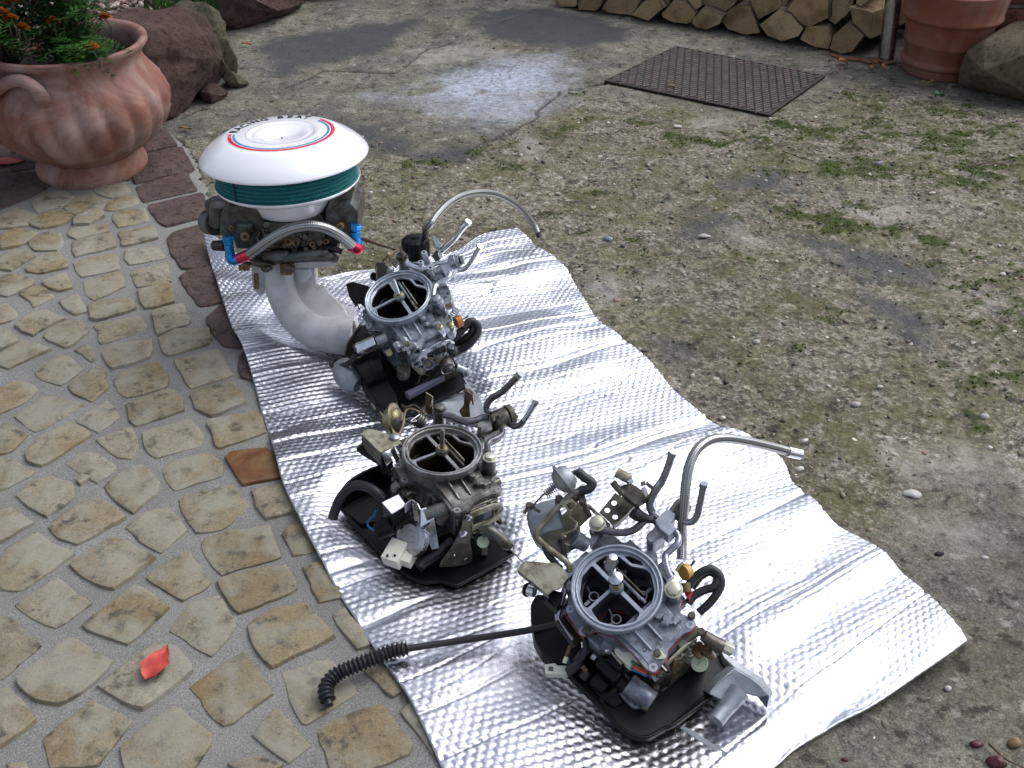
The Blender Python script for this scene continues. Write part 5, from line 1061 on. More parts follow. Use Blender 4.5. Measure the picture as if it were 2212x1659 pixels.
for nm,(c_,s_,an) in {'connector':((805,890,.045),(.026,.034,.022),.5),'connector_half':((925,930,.04),(.022,.022,.018),.5)}.items():
    MB().box(B3(*c_),s_,None,Matrix.Rotation(-.45,3,'Z')@Matrix.Rotation(.3,3,'X')).build(nm,M['white_plastic'],c3,bevel=.0012)
mb=MB(); 
for i,j in ((-1,-1),(1,-1),(-1,1),(1,1)): mb.box(B3(760,890,.05)+Vector((i*.005,-.008,j*.004)),(.003,.002,.003))
split(mb,'terminal',M['black_plastic'],c3,1)
slabw(c3,K3b,[(985,960,.032),(1060,880,.036),(1150,935,.036),(1075,1070,.03),(1060,1060,.03)],.012,M['black_rubber'],'rubber_boot',.002)
pipe(c3,F3,K3b,[(1420,745,.065),(1350,800,.055),(1290,870,.048),(1200,925,.042),(1120,980,.036),(1070,1040,.032)],.0055,M['black_rubber'],'wire_sleeve',world=True)
pipe(c3,F3,K3b,[(1420,760,.06),(1380,830,.05),(1310,910,.04),(1200,980,.034),(1090,1060,.03)],.003,M['black_rubber'],'wire_sleeve',world=True)
pipe(c3,F3,K3b,[(590,405,.07),(560,470,.06),(500,520,.05),(495,580,.045),(560,630,.05)],.0016,M['wire_blue'],'wire',world=True)
# throttle quadrant and plug on the near right face
P=[F3.aty(K3b(*p),-104) for p in [(1590,460),(1640,475),(1655,510),(1635,580),(1655,650),(1640,740),(1662,900),(1660,1000),(1480,1035),(1300,1045),(1320,980),(1440,820),(1510,690),(1545,600),(1560,490)]]
MB().slab(P,.0026).build('throttle_quadrant',M['zinc_dark'],c3,bevel=.0006)
mb=MB()
for x,y,r_ in ((1620,495,.0045),(1560,670,.0060),(1455,905,.002),(1580,955,.003)): screw(mb,F3.aty(K3b(x,y),-106),F3.Y*-1,r_,.002)
split(mb,'screw',M['steel'],c3,2)
mb=MB().cyl(F3.aty(K3b(1780,760),-100),F3.aty(K3b(1780,760),-114),.0085,.0085,24); mb.build('adjuster_cap',M['green_plastic'],c3,bevel=.001)
MB().cyl(F3.aty(K3b(1790,790),-98),F3.aty(K3b(1790,900),-104),.006,.005,16).build('adjuster_body',M['steel_dull'],c3)
MB().cyl(F3.aty(K3b(1786,620),-96),F3.aty(K3b(1786,620),-101),.008,.0075,6).build('drain_plug',M['zinc_olive'],c3,bevel=.0006)
pipe(c3,F3,K3b,[(1780,650,.07),(1850,640,.072),(1950,700,.066),(2020,770,.06),(2080,805,.056)],[.008,.009,.008,.010,.007],M['cast_black'],'throttle_arm',world=True)
rod(c3,F3,K3b,(2030,760,.06),(2090,815,.052),.0075,M['steel_dull'],'arm_nut',6,world=True,bevel=.0005)
pipe(c3,F3,K3b,[(2090,850,.04),(2180,940,.03),(2250,1010,.024)],.0009,M['steel_dull'],'wire_end',world=True)
for x,y in ((500,560),(560,680),(600,760)):
    rod(c3,F3,K3a,(x+20,y+90,-50),(x+70,y+200,-62),.004,M['steel_dull'],'linkage_rod')
mb=MB(); rnd=random.Random(11)
for k in range(16):
    x,y,z=rnd.uniform(-62,-50),rnd.uniform(-40,45),rnd.uniform(-78,-40); mb.cyl((x,y,z),(x-rnd.uniform(3,9),y+rnd.uniform(-2,2),z),rnd.uniform(2,4.5),None,10,F3.M)
for k in range(10):
    x,y,z=rnd.uniform(-34,36),-92,rnd.uniform(-72,-36); mb.cyl((x,y,z),(x,y-rnd.uniform(2,6),z),rnd.uniform(2,4),None,10,F3.M)
split(mb,'fitting',M['steel_dull'],c3,1)

# ------------------------------------------------------------------ 4: near carburettor
F4=Frame(K4(608,850),.16,.93,95,(1,1),.00099)
c4_=root('carburettor',(F4.o.x,F4.o.y,.012),'grey four barrel carburettor with red gasket, nearest in the row beside the ribbed hose','carburettor','carburettors set out on the foil')
nikki(F4,c4_,M['cast_grey'],M['rim_grey'],M['throat_grey'],18,gasket=True)
for nm,pp in (('stud_tip',[(1385,1460),(1395,1540)]),):
    MB().lathe([(0,0),(.004,.001),(.0072,.008),(.0075,.022),(.005,.030),(0,.031)],F4.at(K4b(1335,110),22),(F4.at(K4a(1385,1470),46)-F4.at(K4b(1335,110),22)),18).build('wing_nut',M['steel'],c4_)
MB().lathe([(.0,.0),(.0075,.0),(.009,.003),(.0085,.007),(.0045,.009),(.0,.009)],F4.p(1,2,16),F4.n,20).build('stud_nut',M['chrome'],c4_)
sight_glass(F4,c4_,(4,-52),M['zinc_olive'])
hexbolt('banjo_bolt',F4.p(47,-49,-2),F4.n,.0088,.008,M['nut_zinc'],c4_); hexbolt('banjo_bolt',F4.p(40,77,0),F4.n,.0088,.009,M['nut_zinc'],c4_)
mb=MB()
for K,x,y in ((K4b,1015,925),(K4c,500,525),(K4c,578,662),(K4b,2010,1240),(K4b,1950,0)): screw(mb,F4.at(K(x,y),-24),F4.n,.0048,.003)
split(mb,'screw',M['steel_dull'],c4_,2)
def text_obj(s,size,mat,parent,org,X,Y,name,ext=.0002,sp=1):
    cu=bpy.data.curves.new(name,'FONT'); cu.body=s; cu.size=size; cu.extrude=ext; cu.offset=size*.03; cu.space_character=sp; cu.align_x='CENTER'; cu.align_y='CENTER'; to=bpy.data.objects.new(name,cu); COL.objects.link(to)
    dg=bpy.context.evaluated_depsgraph_get(); me=bpy.data.meshes.new_from_object(to.evaluated_get(dg)); bpy.data.objects.remove(to)
    X=Vector(X).normalized(); Y=Vector(Y).normalized(); Z=X.cross(Y); off=Vector(); q=parent
    while q is not None: off+=q.location; q=q.parent
    for v in me.vertices: v.co=Vector(org)+X*v.co.x+Y*v.co.y+Z*v.co.z-off
    me.materials.clear(); me.materials.append(mat); o=bpy.data.objects.new(name,me); COL.objects.link(o); o.parent=parent; return o
text_obj('OEM',.0075,M['steel_dull'],c4_,F4.at(K4b(1790,1140),-24.6),F4.at(K4b(1710,1080),-24.6)-F4.at(K4b(1850,1200),-24.6),F4.at(K4b(1750,1230),-24)-F4.at(K4b(1830,1080),-24),'cast_lettering')
text_obj('160',.0060,M['steel_dull'],c4_,F4.at(K4b(2040,1110),-24.6),F4.at(K4b(1980,1070),-24.6)-F4.at(K4b(2110,1150),-24.6),F4.at(K4b(2000,1190),-24)-F4.at(K4b(2080,1040),-24),'cast_lettering')
# black tray lobes and the aluminium stub on the right
w4=lambda x,y,z:W(*K4(x,y),z)
slabw(c4_,K4,[(182,930,.05),(205,885,.06),(330,880,.07),(420,1000,.07),(440,1200,.055),(370,1270,.042),(300,1215,.045),(240,1180,.046),(200,1110,.046),(183,1010,.048)],.02,M['black_plastic'],'tray_lobe',.003,(0,-.1,1))
slabw(c4_,K4,[(360,1270,.040),(430,1340,.034),(520,1430,.030),(600,1520,.028),(660,1570,.026),(720,1592,.025),(770,1590,.025),(840,1550,.026),(900,1520,.028),(1150,1330,.034),(1182,1250,.036),(1172,1200,.038),(1090,1140,.042),(800,1100,.05),(420,1150,.05)],.014,M['black_plastic'],'tray',.003,(0,-.12,1))
MB().tube([w4(*q) for q in [(360,1270,.042),(430,1340,.036),(520,1430,.032),(600,1520,.030),(660,1570,.028),(720,1592,.027),(770,1590,.027),(840,1550,.028),(900,1520,.03),(1150,1330,.036),(1182,1250,.038),(1172,1200,.040)]],.0024,8,4).build('tray_rim',M['black_plastic'],c4_,smooth=60)
MB().box((0,0,-108),(108,118,24),F4.M).build('spacer',M['black_plastic'],c4_,bevel=.003)
q4=lambda x,y,z:W(*K4c(x,y),z)
MB().slab([q4(735,800,.05),(q4(800,850,.048)),q4(1010,990,.044),q4(1100,1045,.042),q4(1185,1165,.038),q4(1150,1212,.036),q4(1085,1130,.038),q4(985,1035,.042),q4(850,960,.045),q4(770,880,.048)],.022,(0,0,1)).build('stub_flange',M['manifold_dark'],c4_,bevel=.0015)
MB().slab([q4(640,1180,.046),q4(730,1080,.054),q4(860,965,.058),q4(1000,1045,.052),q4(1090,1120,.046),q4(1140,1200,.036),q4(1060,1210,.034),q4(900,1165,.038),q4(860,1220,.034),q4(800,1270,.032)],.026).build('stub_duct',M['manifold_dark'],c4_,smooth=60,bevel=.010)
MB().tube([q4(900,1160,.04),q4(830,1250,.034),q4(770,1320,.030),q4(700,1410,.026)],[.013,.0115,.0105,.0105],24).build('stub_pipe',M['manifold_dark'],c4_,smooth=60)
# hoses, pipes, valve on the far right
pipe(c4_,F4,K4d,[(595,1500,-30),(600,1300,-24),(600,1120,-10),(618,950,8),(632,760,24),(650,560,36),(690,360,46),(780,180,50),(930,70,44),(1120,45,30),(1350,75,8),(1600,130,-20),(1760,170,-38),(1880,205,-50)],.0062,M['braid'],'braided_hose',10,20,True)
rod(c4_,F4,K4d,(1862,200,-48),(2020,235,-60),.0074,M['chrome'],'hose_ferrule',28,bevel=.0006)
solid(c4_,F4,K4d,[(270,1030),(340,960),(420,885),(525,945),(510,1000),(470,1060),(540,1120),(440,1220),(330,1130)],-14,10,M['rim_grey'],'valve_block',.0015)
solid(c4_,F4,K4d,[(165,1240),(180,1190),(290,1080),(400,1190),(260,1290),(200,1290)],-34,4,M['cast_grey'],'valve_housing',.002)
rod(c4_,F4,K4d,(500,860,4),(640,960,-4),.0125,M['steel_dull'],'solenoid',28,bevel=.001)
pipe(c4_,F4,K4d,[(310,985,4),(240,930,8),(212,850,16),(235,760,26),(300,640,40),(360,560,48)],.0050,M['pipe_grey']); pipe(c4_,F4,K4d,[(358,562,48),(420,420,64),(490,215,86)],.0048,M['pipe_grey'],'pipe_end'); MB().tube([F4.at(K4d(478,250),82),F4.at(K4d(495,200),88)],.0058,14,0).build('pipe_bead',M['steel'],c4_)
pipe(c4_,F4,K4d,[(600,1010,2),(650,1045,2),(720,1045,6),(780,980,14),(805,890,24)],.0046,M['pipe_grey']); pipe(c4_,F4,K4d,[(804,892,24),(830,760,38),(860,600,54)],.0045,M['pipe_grey'],'pipe_end'); MB().tube([F4.at(K4d(855,625),52),F4.at(K4d(863,585),56)],.0054,14,0).build('pipe_bead',M['steel'],c4_)
pipe(c4_,F4,K4d,[(480,1150,2),(535,1180,2),(558,1240,2),(540,1310,2),(470,1380,1),(410,1440,0),(400,1520,0),(435,1650,-2),(470,1720,-4)],.0043,M['pipe_grey'])
pipe(c4_,F4,K4a,[(1270,1065,2),(1420,1090,2),(1560,1095,2),(1680,1060,4),(1770,990,6),(1860,910,8),(1960,890,8)],.0046,M['pipe_dark'])
pipe(c4_,F4,K4a,[(1680,800,20),(1740,850,16),(1830,890,10),(1960,930,4),(2060,1010,0)],[.0085,.008,.006,.004,.004],M['black_rubber'],'rubber_tip')
# vacuum diaphragm on top left with spring, rod, u hose
A=F4.at(K4a(830,260),40); B=F4.at(K4a(520,500),34); d=(B-A).normalized()
MB().lathe([(0,-.008),(.012,-.006),(.0165,0),(.017,.004),(.021,.005),(.0215,.008),(.017,.010),(.013,.016),(.005,.019),(0,.02)],F4.at(K4a(760,310),40),d,36).build('vacuum_diaphragm',M['manifold_dark'],c4_)
spring(MB(),F4.at(K4a(610,420),36),F4.at(K4a(450,570),32),.0052,7).build('spring',M['steel'],c4_)
rod(c4_,F4,K4a,(610,420,36),(450,570,32),.0024,M['steel_dull'],'spring_rod')
pipe(c4_,F4,K4a,[(450,540,32),(360,620,26),(290,700,20),(240,740,16)],.0012,M['steel_dull'],'link_rod'); pipe(c4_,F4,K4a,[(560,380,36),(680,470,34),(790,540,30)],.0018,M['steel'],'diaphragm_arm')
pipe(c4_,F4,K4a,[(150,830,10),(200,740,12),(250,700,14),(300,760,12),(370,800,8)],.0022,M['steel_dull'],'link_rod'); 
mb=MB(); screw(mb,F4.at(K4a(220,720),14),F4.n,.0045,.004); split(mb,'link_pin',M['steel_dull'],c4_,2)
pipe(c4_,F4,K4a,[(885,230,44),(990,320,42),(1080,380,40),(1100,430,38),(1040,490,36),(930,510,34)],.0058,M['black_rubber'],'vacuum_hose',10,18)
pipe(c4_,F4,K4a,[(800,270,42),(850,240,44),(890,228,44)],.0022,M['steel'],'hose_nipple')
pipe(c4_,F4,K4a,[(930,505,34),(830,550,30),(700,660,24),(560,800,16),(420,960,8),(340,1060,4),(325,1150,0),(400,1240,-4),(560,1370,-8),(700,1470,-12),(770,1550,-16),(800,1650,-20)],.0040,M['zinc_olive'],'vacuum_pipe',10)
pipe(c4_,F4,K4b,[(770,60,-18),(790,140,-22),(760,240,-26),(700,400,-34),(640,620,-44),(620,720,-48),(660,830,-50),(830,1050,-54)],.0040,M['pipe_grey'],'vacuum_pipe',10)
pipe(c4_,F4,K4a,[(440,1290,-6),(480,1400,-12),(590,1530,-18),(660,1650,-20)],.0042,M['black_rubber'],'cable'); pipe(c4_,F4,K4b,[(640,10,-20),(740,260,-24),(800,450,-32),(850,700,-44),(920,900,-52),(1000,1080,-56),(980,1260,-60),(880,1370,-64),(760,1440,-68)],.0036,M['black_rubber'],'cable',10)
A=F4.at(K4a(880,800),-18); B=F4.at(K4a(400,960),-24); d=(B-A).normalized()
MB().lathe([(.030,0),(.031,.012),(.031,.030),(.029,.036),(.021,.041),(.008,.043),(0,.043)],F4.at(K4a(680,930),-30),d,44).build('auto_choke_housing',M['manifold_dark'],c4_)
plate(c4_,F4,K4a,[(385,1165),(560,970),(740,790),(870,650),(960,690),(1060,760),(1100,850),(930,1000),(930,1130),(900,1290),(760,1370),(650,1395),(500,1330),(400,1230)],-8,.003,M['zinc_dark'],'choke_plate')
plate(c4_,F4,K4a,[(640,680),(740,555),(885,680),(875,720),(800,800),(770,790)],30,.0018,M['zinc_olive'],'clip_plate')
MB().box(F4.at(K4a(805,705),31),(.008,.008,.001),None,Matrix.Rotation(.7,3,'Z')).build('clip_slot',M['steel_dull'],c4_)
mb=MB()
for x,y in ((640,630),(950,600),(970,660),(860,600)): screw(mb,F4.at(K4a(x,y),26),F4.n,.0048,.005)
split(mb,'bolt_head',M['steel_dull'],c4_,2)
pipe(c4_,F4,K4a,[(980,640,22),(1010,740,12),(1040,830,4)],.0035,M['steel_dull'],'choke_rod')
pipe(c4_,F4,K4a,[(780,880,2),(880,960,4),(870,1020,4),(830,1070,2),(690,1130,0),(700,1230,-2),(790,1280,-2)],.0013,M['zinc_olive'],'clip')
rod(c4_,F4,K4a,(860,1180,-2),(1010,1270,-14),.0095,M['cast_grey'],'choke_sleeve',24,bevel=.0006)
mb=MB(); a=F4.at(K4a(850,1170),-2); b=F4.at(K4a(930,1220),-8); dd=(b-a).normalized()
for k in range(6): mb.lathe([(.0095,-.0007),(.0108,0),(.0095,.0007)],a+(b-a)*k/5,dd,22)
mb.build('sleeve_thread',M['manifold_dark'],c4_)
solid(c4_,F4,K4a,[(1060,1230),(1090,1110),(1200,1120),(1150,1230),(1110,1280)],-26,-6,M['cast_grey'],'horn_boss',.0015)
rod(c4_,F4,K4a,(660,1140,-4),(720,1180,-6),.006,M['steel_dull'],'choke_lever_pin'); rod(c4_,F4,K4a,(600,1300,-14),(640,1330,-18),.0065,M['steel_dull'],'choke_lever_pin'); pipe(c4_,F4,K4a,[(690,1180,0),(700,1300,-6),(730,1480,-16)],.003,M['black_steel'],'choke_lever')
# perforated bracket with clamps
hb=[(1195,810),(1320,660),(1425,535),(1690,720),(1560,860),(1395,995)]
iv=F4.M.inverted(); P=[iv@F4.at(K4a(*p),6) for p in hb]; H=[]
for x,y in ((1405,678),(1313,780),(1420,872)):
    c=iv@F4.at(K4a(x,y),6); H.append([(c.x+3.6*math.cos(t),c.y+3.6*math.sin(t)) for t in [i*math.pi/8 for i in range(16)]])
MB().prism([(p.x,p.y) for p in P],4,6,H,F4.M).build('perforated_bracket',M['zinc_dark'],c4_,smooth=20,bevel=.0003)
strip(MB(),[F4.at(K4a(1000,720),0),F4.at(K4a(1060,720),2),F4.at(K4a(1340,990),2),F4.at(K4a(1300,1030),0)],F4.n*-.012,.002).build('bracket_rail',M['zinc_olive'],c4_,bevel=.0004)
strip(MB(),[F4.at(K4a(1395,995),6),F4.at(K4a(1690,722),6)],F4.n*-.014,.002).build('bracket_flange',M['zinc_dark'],c4_,bevel=.0004)
plate(c4_,F4,K4a,[(1500,430),(1650,400),(1900,560),(1905,590),(1720,700),(1700,700),(1510,545)],34,.012,M['zinc_dark'],'clamp_block',.001)
rod(c4_,F4,K4a,(1440,250,44),(1640,360,40),.0062,M['zinc_olive'],'clamp_tube',18); rod(c4_,F4,K4a,(1385,390,36),(1530,560,30),.0042,M['zinc_dark'],'clamp_tube',14)
strip(MB(),[F4.at(K4a(1780,410),40),F4.at(K4a(1850,395),40),F4.at(K4a(1960,480),38)],F4.n*-.008,.0025).build('clamp_lug',M['zinc_dark'],c4_,bevel=.0005)
plate(c4_,F4,K4a,[(1580,370),(1660,330),(1690,375),(1640,410)],48,.002,M['chrome'],'clamp_tip'); plate(c4_,F4,K4a,[(1780,470),(1840,440),(1890,540),(1850,600)],42,.002,M['steel'],'clamp_tip')
# left zinc plate with flange, black clip, lever
plate(c4_,F4,K4b,[(50,70),(95,0),(150,-60),(590,-30),(700,60),(760,180),(700,260),(640,340),(560,345),(480,420)],-6,.0024,M['zinc_olive'],'bracket')
strip(MB(),[F4.at(K4b(50,72),-7),F4.at(K4b(480,425),-7)],F4.n*-.013,.002).build('bracket_flange',M['zinc_dark'],c4_,bevel=.0004)
rod(c4_,F4,K4b,(200,350,-32),(300,375,-30),.0075,M['chrome'],'cable_end',18,bevel=.001); rod(c4_,F4,K4b,(188,345,-33),(205,350,-32),.009,M['black_rubber'],'cable_seal',18)
plate(c4_,F4,K4b,[(480,420),(560,350),(690,380),(640,560),(600,600)],-22,.01,M['black_plastic'],'clip_block',.001)
wbox(F4.at(K4b(470,480),-34),F4.at(K4b(640,640),-40),.010,.010).build('lever_arm',M['black_steel'],c4_,bevel=.001)
wbox(F4.at(K4b(640,760),-50),F4.at(K4b(900,1120),-58),.014,.008).build('lever_arm',M['black_steel'],c4_,bevel=.001)
# long cable to the left with ribbed conduit
P=[W(x,y,z) for x,y,z in ((1290,1325,.075),(1240,1338,.066),(1180,1354,.055),(1090,1370,.042),(980,1386,.034),(875,1402,.032))]
MB().tube(P,.0044,14).build('cable',M['black_rubber'],c4_,smooth=60)
P=[W(x,y,z) for x,y,z in ((880,1401,.032),(845,1408,.031),(800,1425,.03),(762,1440,.029),(730,1455,.027),(708,1476,.025),(704,1497,.023),(708,1512,.021))]
MB().tube(P,lambda L_:.0088+.0016*math.cos(L_*2*math.pi/.0058),20,26).build('ribbed_conduit',M['black_rubber'],c4_,smooth=60)
MB().tube([W(707,1508,.021),W(711,1524,.019)],.0055,14,0).build('cable_end',M['black_rubber'],c4_)
# connectors and solenoid in front
b4=lambda x,y,z:F4.at(K4b(x,y),z)
solid(c4_,F4,K4b,[(1130,1380),(1230,1250),(1300,1290),(1500,1480),(1490,1560),(1400,1640)],-92,-58,M['black_plastic'],'solenoid_case',.002)
solid(c4_,F4,K4b,[(1280,1310),(1380,1260),(1560,1400),(1470,1480)],-80,-50,M['black_plastic'],'solenoid_bridge',.0015)
MB().slab([b4(1330,1195,-44),b4(1370,1200,-44),b4(1530,1370,-46),b4(1500,1400,-46)],.003).build('steel_strip',M['zinc_olive'],c4_,bevel=.0004)
rod(c4_,F4,K4b,(1090,1260,-60),(1150,1300,-62),.0045,M['steel'],'pin',14,bevel=.0006)
solid(c4_,F4,K4b,[(1410,1180),(1440,1130),(1510,1108),(1590,1170),(1650,1240),(1700,1180),(1800,1280),(1740,1370),(1660,1360),(1640,1430),(1560,1370),(1450,1270),(1415,1220)],-60,-42,M['white_plastic'],'connector',.001)
for col_,pts in (('wire_green',[(1650,1350,-42),(1720,1400,-42),(1800,1460,-48)]),('wire_orange',[(1670,1420,-44),(1750,1440,-44),(1860,1490,-50)]),('wire_orange',[(1680,1440,-44),(1760,1470,-44),(1850,1520,-50)]),('wire_blue',[(1640,1460,-46),(1740,1490,-46),(1860,1550,-52)])):
    pipe(c4_,F4,K4b,pts,.0018,M[col_],'wire')
solid(c4_,F4,K4b,[(430,1390),(590,1370),(600,1400),(750,1410),(750,1530),(590,1530),(440,1520)],-104,-88,M['white_plastic'],'connector',.001)
solid(c4_,F4,K4b,[(490,1420),(555,1425),(555,1490),(485,1480)],-88.5,-87.4,M['print_grey'],'connector_window',0)
pipe(c4_,F4,K4b,[(760,1230,-70),(770,1300,-80),(790,1400,-88)],.0018,M['wire_blue'],'wire'); pipe(c4_,F4,K4b,[(800,1120,-64),(770,1200,-68),(710,1370,-74)],.0028,M['rust_steel'],'terminal_pin'); pipe(c4_,F4,K4b,[(745,1290,-70),(710,1375,-72)],.0030,M['white_plastic'],'terminal_sleeve')
plate(c4_,F4,K4b,[(930,1430),(990,1395),(1045,1470),(1010,1520)],-70,.002,M['rust_steel'],'contact_tab')
plate(c4_,F4,K4b,[(830,1320),(900,1220),(1020,1080),(1110,1060),(1160,1110),(980,1300),(870,1370)],-72,.004,M['zinc_dark'],'side_bracket')
solid(c4_,F4,K4b,[(1080,960),(1020,1010),(1180,1180),(1300,1200),(1450,1020),(1300,940)],-80,-40,M['cast_grey'],'pump_body',.003)
rod(c4_,F4,K4b,(1260,1180,-48),(1420,1000,-42),.010,M['cast_grey'],'pump_tube')
pipe(c4_,F4,K4b,[(760,1500,-88),(850,1440,-84),(940,1330,-78)],.006,M['black_rubber'],'wire_sleeve')
# body pieces below: idle motor and its mounts
k4=lambda x,y,z:F4.at(K4(x,y),z)
for a_,b_2,r_,mt,nm in (((500,1290,-88),(560,1350,-92),.013,'black_plastic','solenoid_body'),((600,1290,-84),(700,1380,-90),.011,'black_plastic','solenoid_body'),((520,1420,-96),(640,1320,-90),.006,'black_plastic','actuator_rod'),((660,1330,-84),(780,1420,-92),.014,'cast_grey','idle_motor'),((440,1300,-96),(470,1260,-90),.009,'black_steel','actuator_rod')):
    rod(c4_,F4,K4,a_,b_2,r_,M[mt],nm,24,bevel=.0012)
solid(c4_,F4,K4,[(480,1290),(520,1260),(600,1330),(640,1420),(590,1450),(500,1370)],-108,-88,M['black_plastic'],'motor_case',.003)
solid(c4_,F4,K4,[(600,1370),(680,1320),(790,1400),(740,1450),(690,1455)],-110,-90,M['cast_grey'],'motor_case',.004)
mb=MB()
for x,y in ((680,1385),(745,1445),(800,1345),(650,1240)): screw(mb,k4(x,y,-86),F4.n,.0045,.004)
split(mb,'screw',M['steel_dull'],c4_,2)
# throttle quadrant, plugs, arm on the near face
P=[F4.aty(K4c(*p),-106) for p in [(232,1300),(232,1190),(300,1130),(330,1080),(400,1020),(450,960),(480,970),(522,1045),(500,1110),(440,1180),(350,1250),(250,1308)]]
MB().slab(P,.003).build('throttle_quadrant',M['zinc_dark'],c4_,bevel=.0007)
P=[F4.aty(K4c(*p),-103) for p in [(360,900),(420,880),(480,940),(470,1000),(380,1040),(330,1000)]]; MB().slab(P,.004).build('lever_cam',M['rust_steel'],c4_,bevel=.0008)
MB().cyl(F4.aty(K4c(565,925),-100),F4.aty(K4c(565,925),-118),.0135*.75,.0105,28).build('adjuster_cap',M['green_plastic'],c4_,bevel=.0012)
text_obj('MAX',.004,M['print_grey'],c4_,F4.aty(K4c(565,922),-118.5),F4.X,F4.n,'cap_lettering')
MB().cyl(F4.aty(K4c(580,960),-98),F4.aty(K4c(600,990),-104),.009,.008,20).build('adjuster_body',M['green_plastic'],c4_)
solid(c4_,F4,K4c,[(160,850),(190,810),(240,815),(290,870),(270,890),(200,890)],-29,-24,M['nut_zinc'],'clip_plate',.0006)
plate(c4_,F4,K4c,[(150,880),(200,870),(310,960),(330,1000),(290,1000),(180,920)],-32,.006,M['black_plastic'],'wire_clip',.001)
plate(c4_,F4,K4c,[(190,895),(220,900),(300,985),(285,990)],-28,.002,M['nut_zinc'],'wire_clip_tab')
plate(c4_,F4,K4c,[(350,740),(550,600),(575,640),(560,680),(400,800),(380,780)],-34,.010,M['zinc_dark'],'sight_cover',.002)
mb=MB(); screw(mb,F4.aty(K4c(410,860),-99),F4.Y*-1,.005,.003); screw(mb,F4.aty(K4c(585,665),-99),F4.Y*-1,.005,.003); split(mb,'screw',M['steel'],c4_,2)
pipe(c4_,F4,K4c,[(600,690,-40),(680,750,-46),(760,790,-50)],[.007,.009,.009],M['steel_dull'],'throttle_arm'); rod(c4_,F4,K4c,(755,775,-50),(840,820,-56),.0075,M['nut_zinc'],'arm_nut',6,bevel=.0006)
for x,y in ((560,770),(600,800),(640,830),(530,820)): rod(c4_,F4,K4c,(x,y,-54),(x+34,y+40,-66),.005,M['rust_steel'],'linkage_rod',14)
plate(c4_,F4,K4c,[(560,790),(650,780),(690,830),(640,880),(580,850)],-62,.003,M['zinc_dark'],'linkage_plate')
# rubber loops, plug on the far right
pipe(c4_,F4,K4c,[(470,280,-34),(520,210,-30),(590,155,-26),(660,135,-26),(720,170,-28),(748,240,-32),(725,320,-36),(650,420,-42),(560,500,-48)],.0052,M['black_rubber'],'vacuum_hose',10,18)
pipe(c4_,F4,K4c,[(470,420,-40),(530,350,-38),(610,310,-36),(680,285,-34),(715,230,-32),(700,180,-32),(640,160,-34),(570,200,-38),(500,290,-42)],.0052,M['black_rubber'],'vacuum_hose',10,18)
rod(c4_,F4,K4c,(430,170,-26),(475,150,-30),.010,M['yellow_plastic'],'plug',20,bevel=.001); pipe(c4_,F4,K4c,[(480,130,-28),(525,60,-22)],.0015,M['steel_dull'],'plug_wire',0)
pipe(c4_,F4,K4c,[(370,155,-18),(400,110,-16),(430,85,-16)],.0022,M['brass'],'clip'); plate(c4_,F4,K4c,[(440,330),(480,290),(512,330),(480,400)],-30,.006,M['red_gasket'],'gasket_edge')
rod(c4_,F4,K4c,(440,250,-26),(450,330,-30),.007,M['rust_steel'],'side_screw',14)

# ------------------------------------------------------------------ 2: far small carburettor, bright, on a black heat shield
F2=Frame(K2a(820,1035),.17,.69,110,(.60,.9),.00107)
c2=root('carburettor',(F2.o.x,F2.o.y,.012),'bright clean four barrel carburettor with a black ribbed cap, behind the oily one','carburettor','carburettors set out on the foil')
nikki(F2,c2,M['cast_bright'],M['rim_bright'],M['throat'],33)
sight_glass(F2,c2,(8,-52),M['chrome'])
hexbolt('banjo_bolt',F2.p(46,-47,-2),F2.n,.0088,.008,M['cast_bright'],c2); hexbolt('banjo_bolt',F2.p(40,75,-1),F2.n,.0088,.010,M['steel_dull'],c2)
b2=lambda x,y,z:W(*K2b(x,y),z); a2w=lambda x,y,z:W(*K2a(x,y),z)
# black plastic bracket at the left
plate(c2,F2,K2a,[(85,882),(120,862),(180,845),(400,905),(440,950),(400,1060),(370,1190),(335,1190),(290,1150),(240,1140),(225,1200),(160,1100),(130,1050)],-12,.003,M['black_plastic'],'bracket')
strip(MB(),[F2.at(K2a(85,882),-13),F2.at(K2a(255,1200),-13)],F2.n*-.008,.002).build('bracket_flange',M['black_plastic'],c2,bevel=.0004)
# ribbed cap with hose outlet
cb=a2w(1078,470,.128); cd=Vector((-.05,.0,1)).normalized()
cap=MB().lathe([(.027,0),(.0275,.004),(.027,.028),(.025,.033),(.019,.036),(.008,.037),(.007,.040),(0,.040)],cb,cd,72,None,lambda r_,z,t: r_*(1-.06*(abs(math.sin(6*t))**8) if z>.003 and r_>.012 else 1)); cap.build('ribbed_cap',M['black_plastic'],c2,smooth=40)
MB().lathe([(.0,.0),(.027,.0),(.028,.004),(.025,.006)],cb-cd*.005,cd,40).build('cap_ring',M['chrome'],c2)
MB().lathe([(.005,.036),(.007,.0365),(.007,.039),(.002,.040),(.0015,.046),(0,.046)],cb,cd,20).build('cap_nut',M['brass'],c2)
MB().cyl(cb-cd*.05,cb-cd*.004,.022,.026,32).build('cap_base',M['cast_bright'],c2)
h0=cb+Vector((.018,.004,.046))
MB().cyl(h0-Vector((0,0,.014)),h0+Vector((.001,.004,.010)),.0062,.0068,20).build('hose_socket',M['steel_dull'],c2)
P=[h0+Vector((0,0,.006))]+[W(*K2(x,y),z) for x,y,z in ((800,335,.205),(850,265,.215),(920,195,.215),(1010,143,.205),(1120,122,.185),(1230,132,.155),(1340,185,.115),(1420,255,.075),(1480,330,.042),(1508,388,.026))]
MB().tube(P,.0062,20,10,True,None,True).build('braided_hose',M['braid'],c2,smooth=60); MB().tube([P[-1],W(*K2(1518,412),.018)],.0066,16,0).build('hose_ferrule',M['steel_dull'],c2)
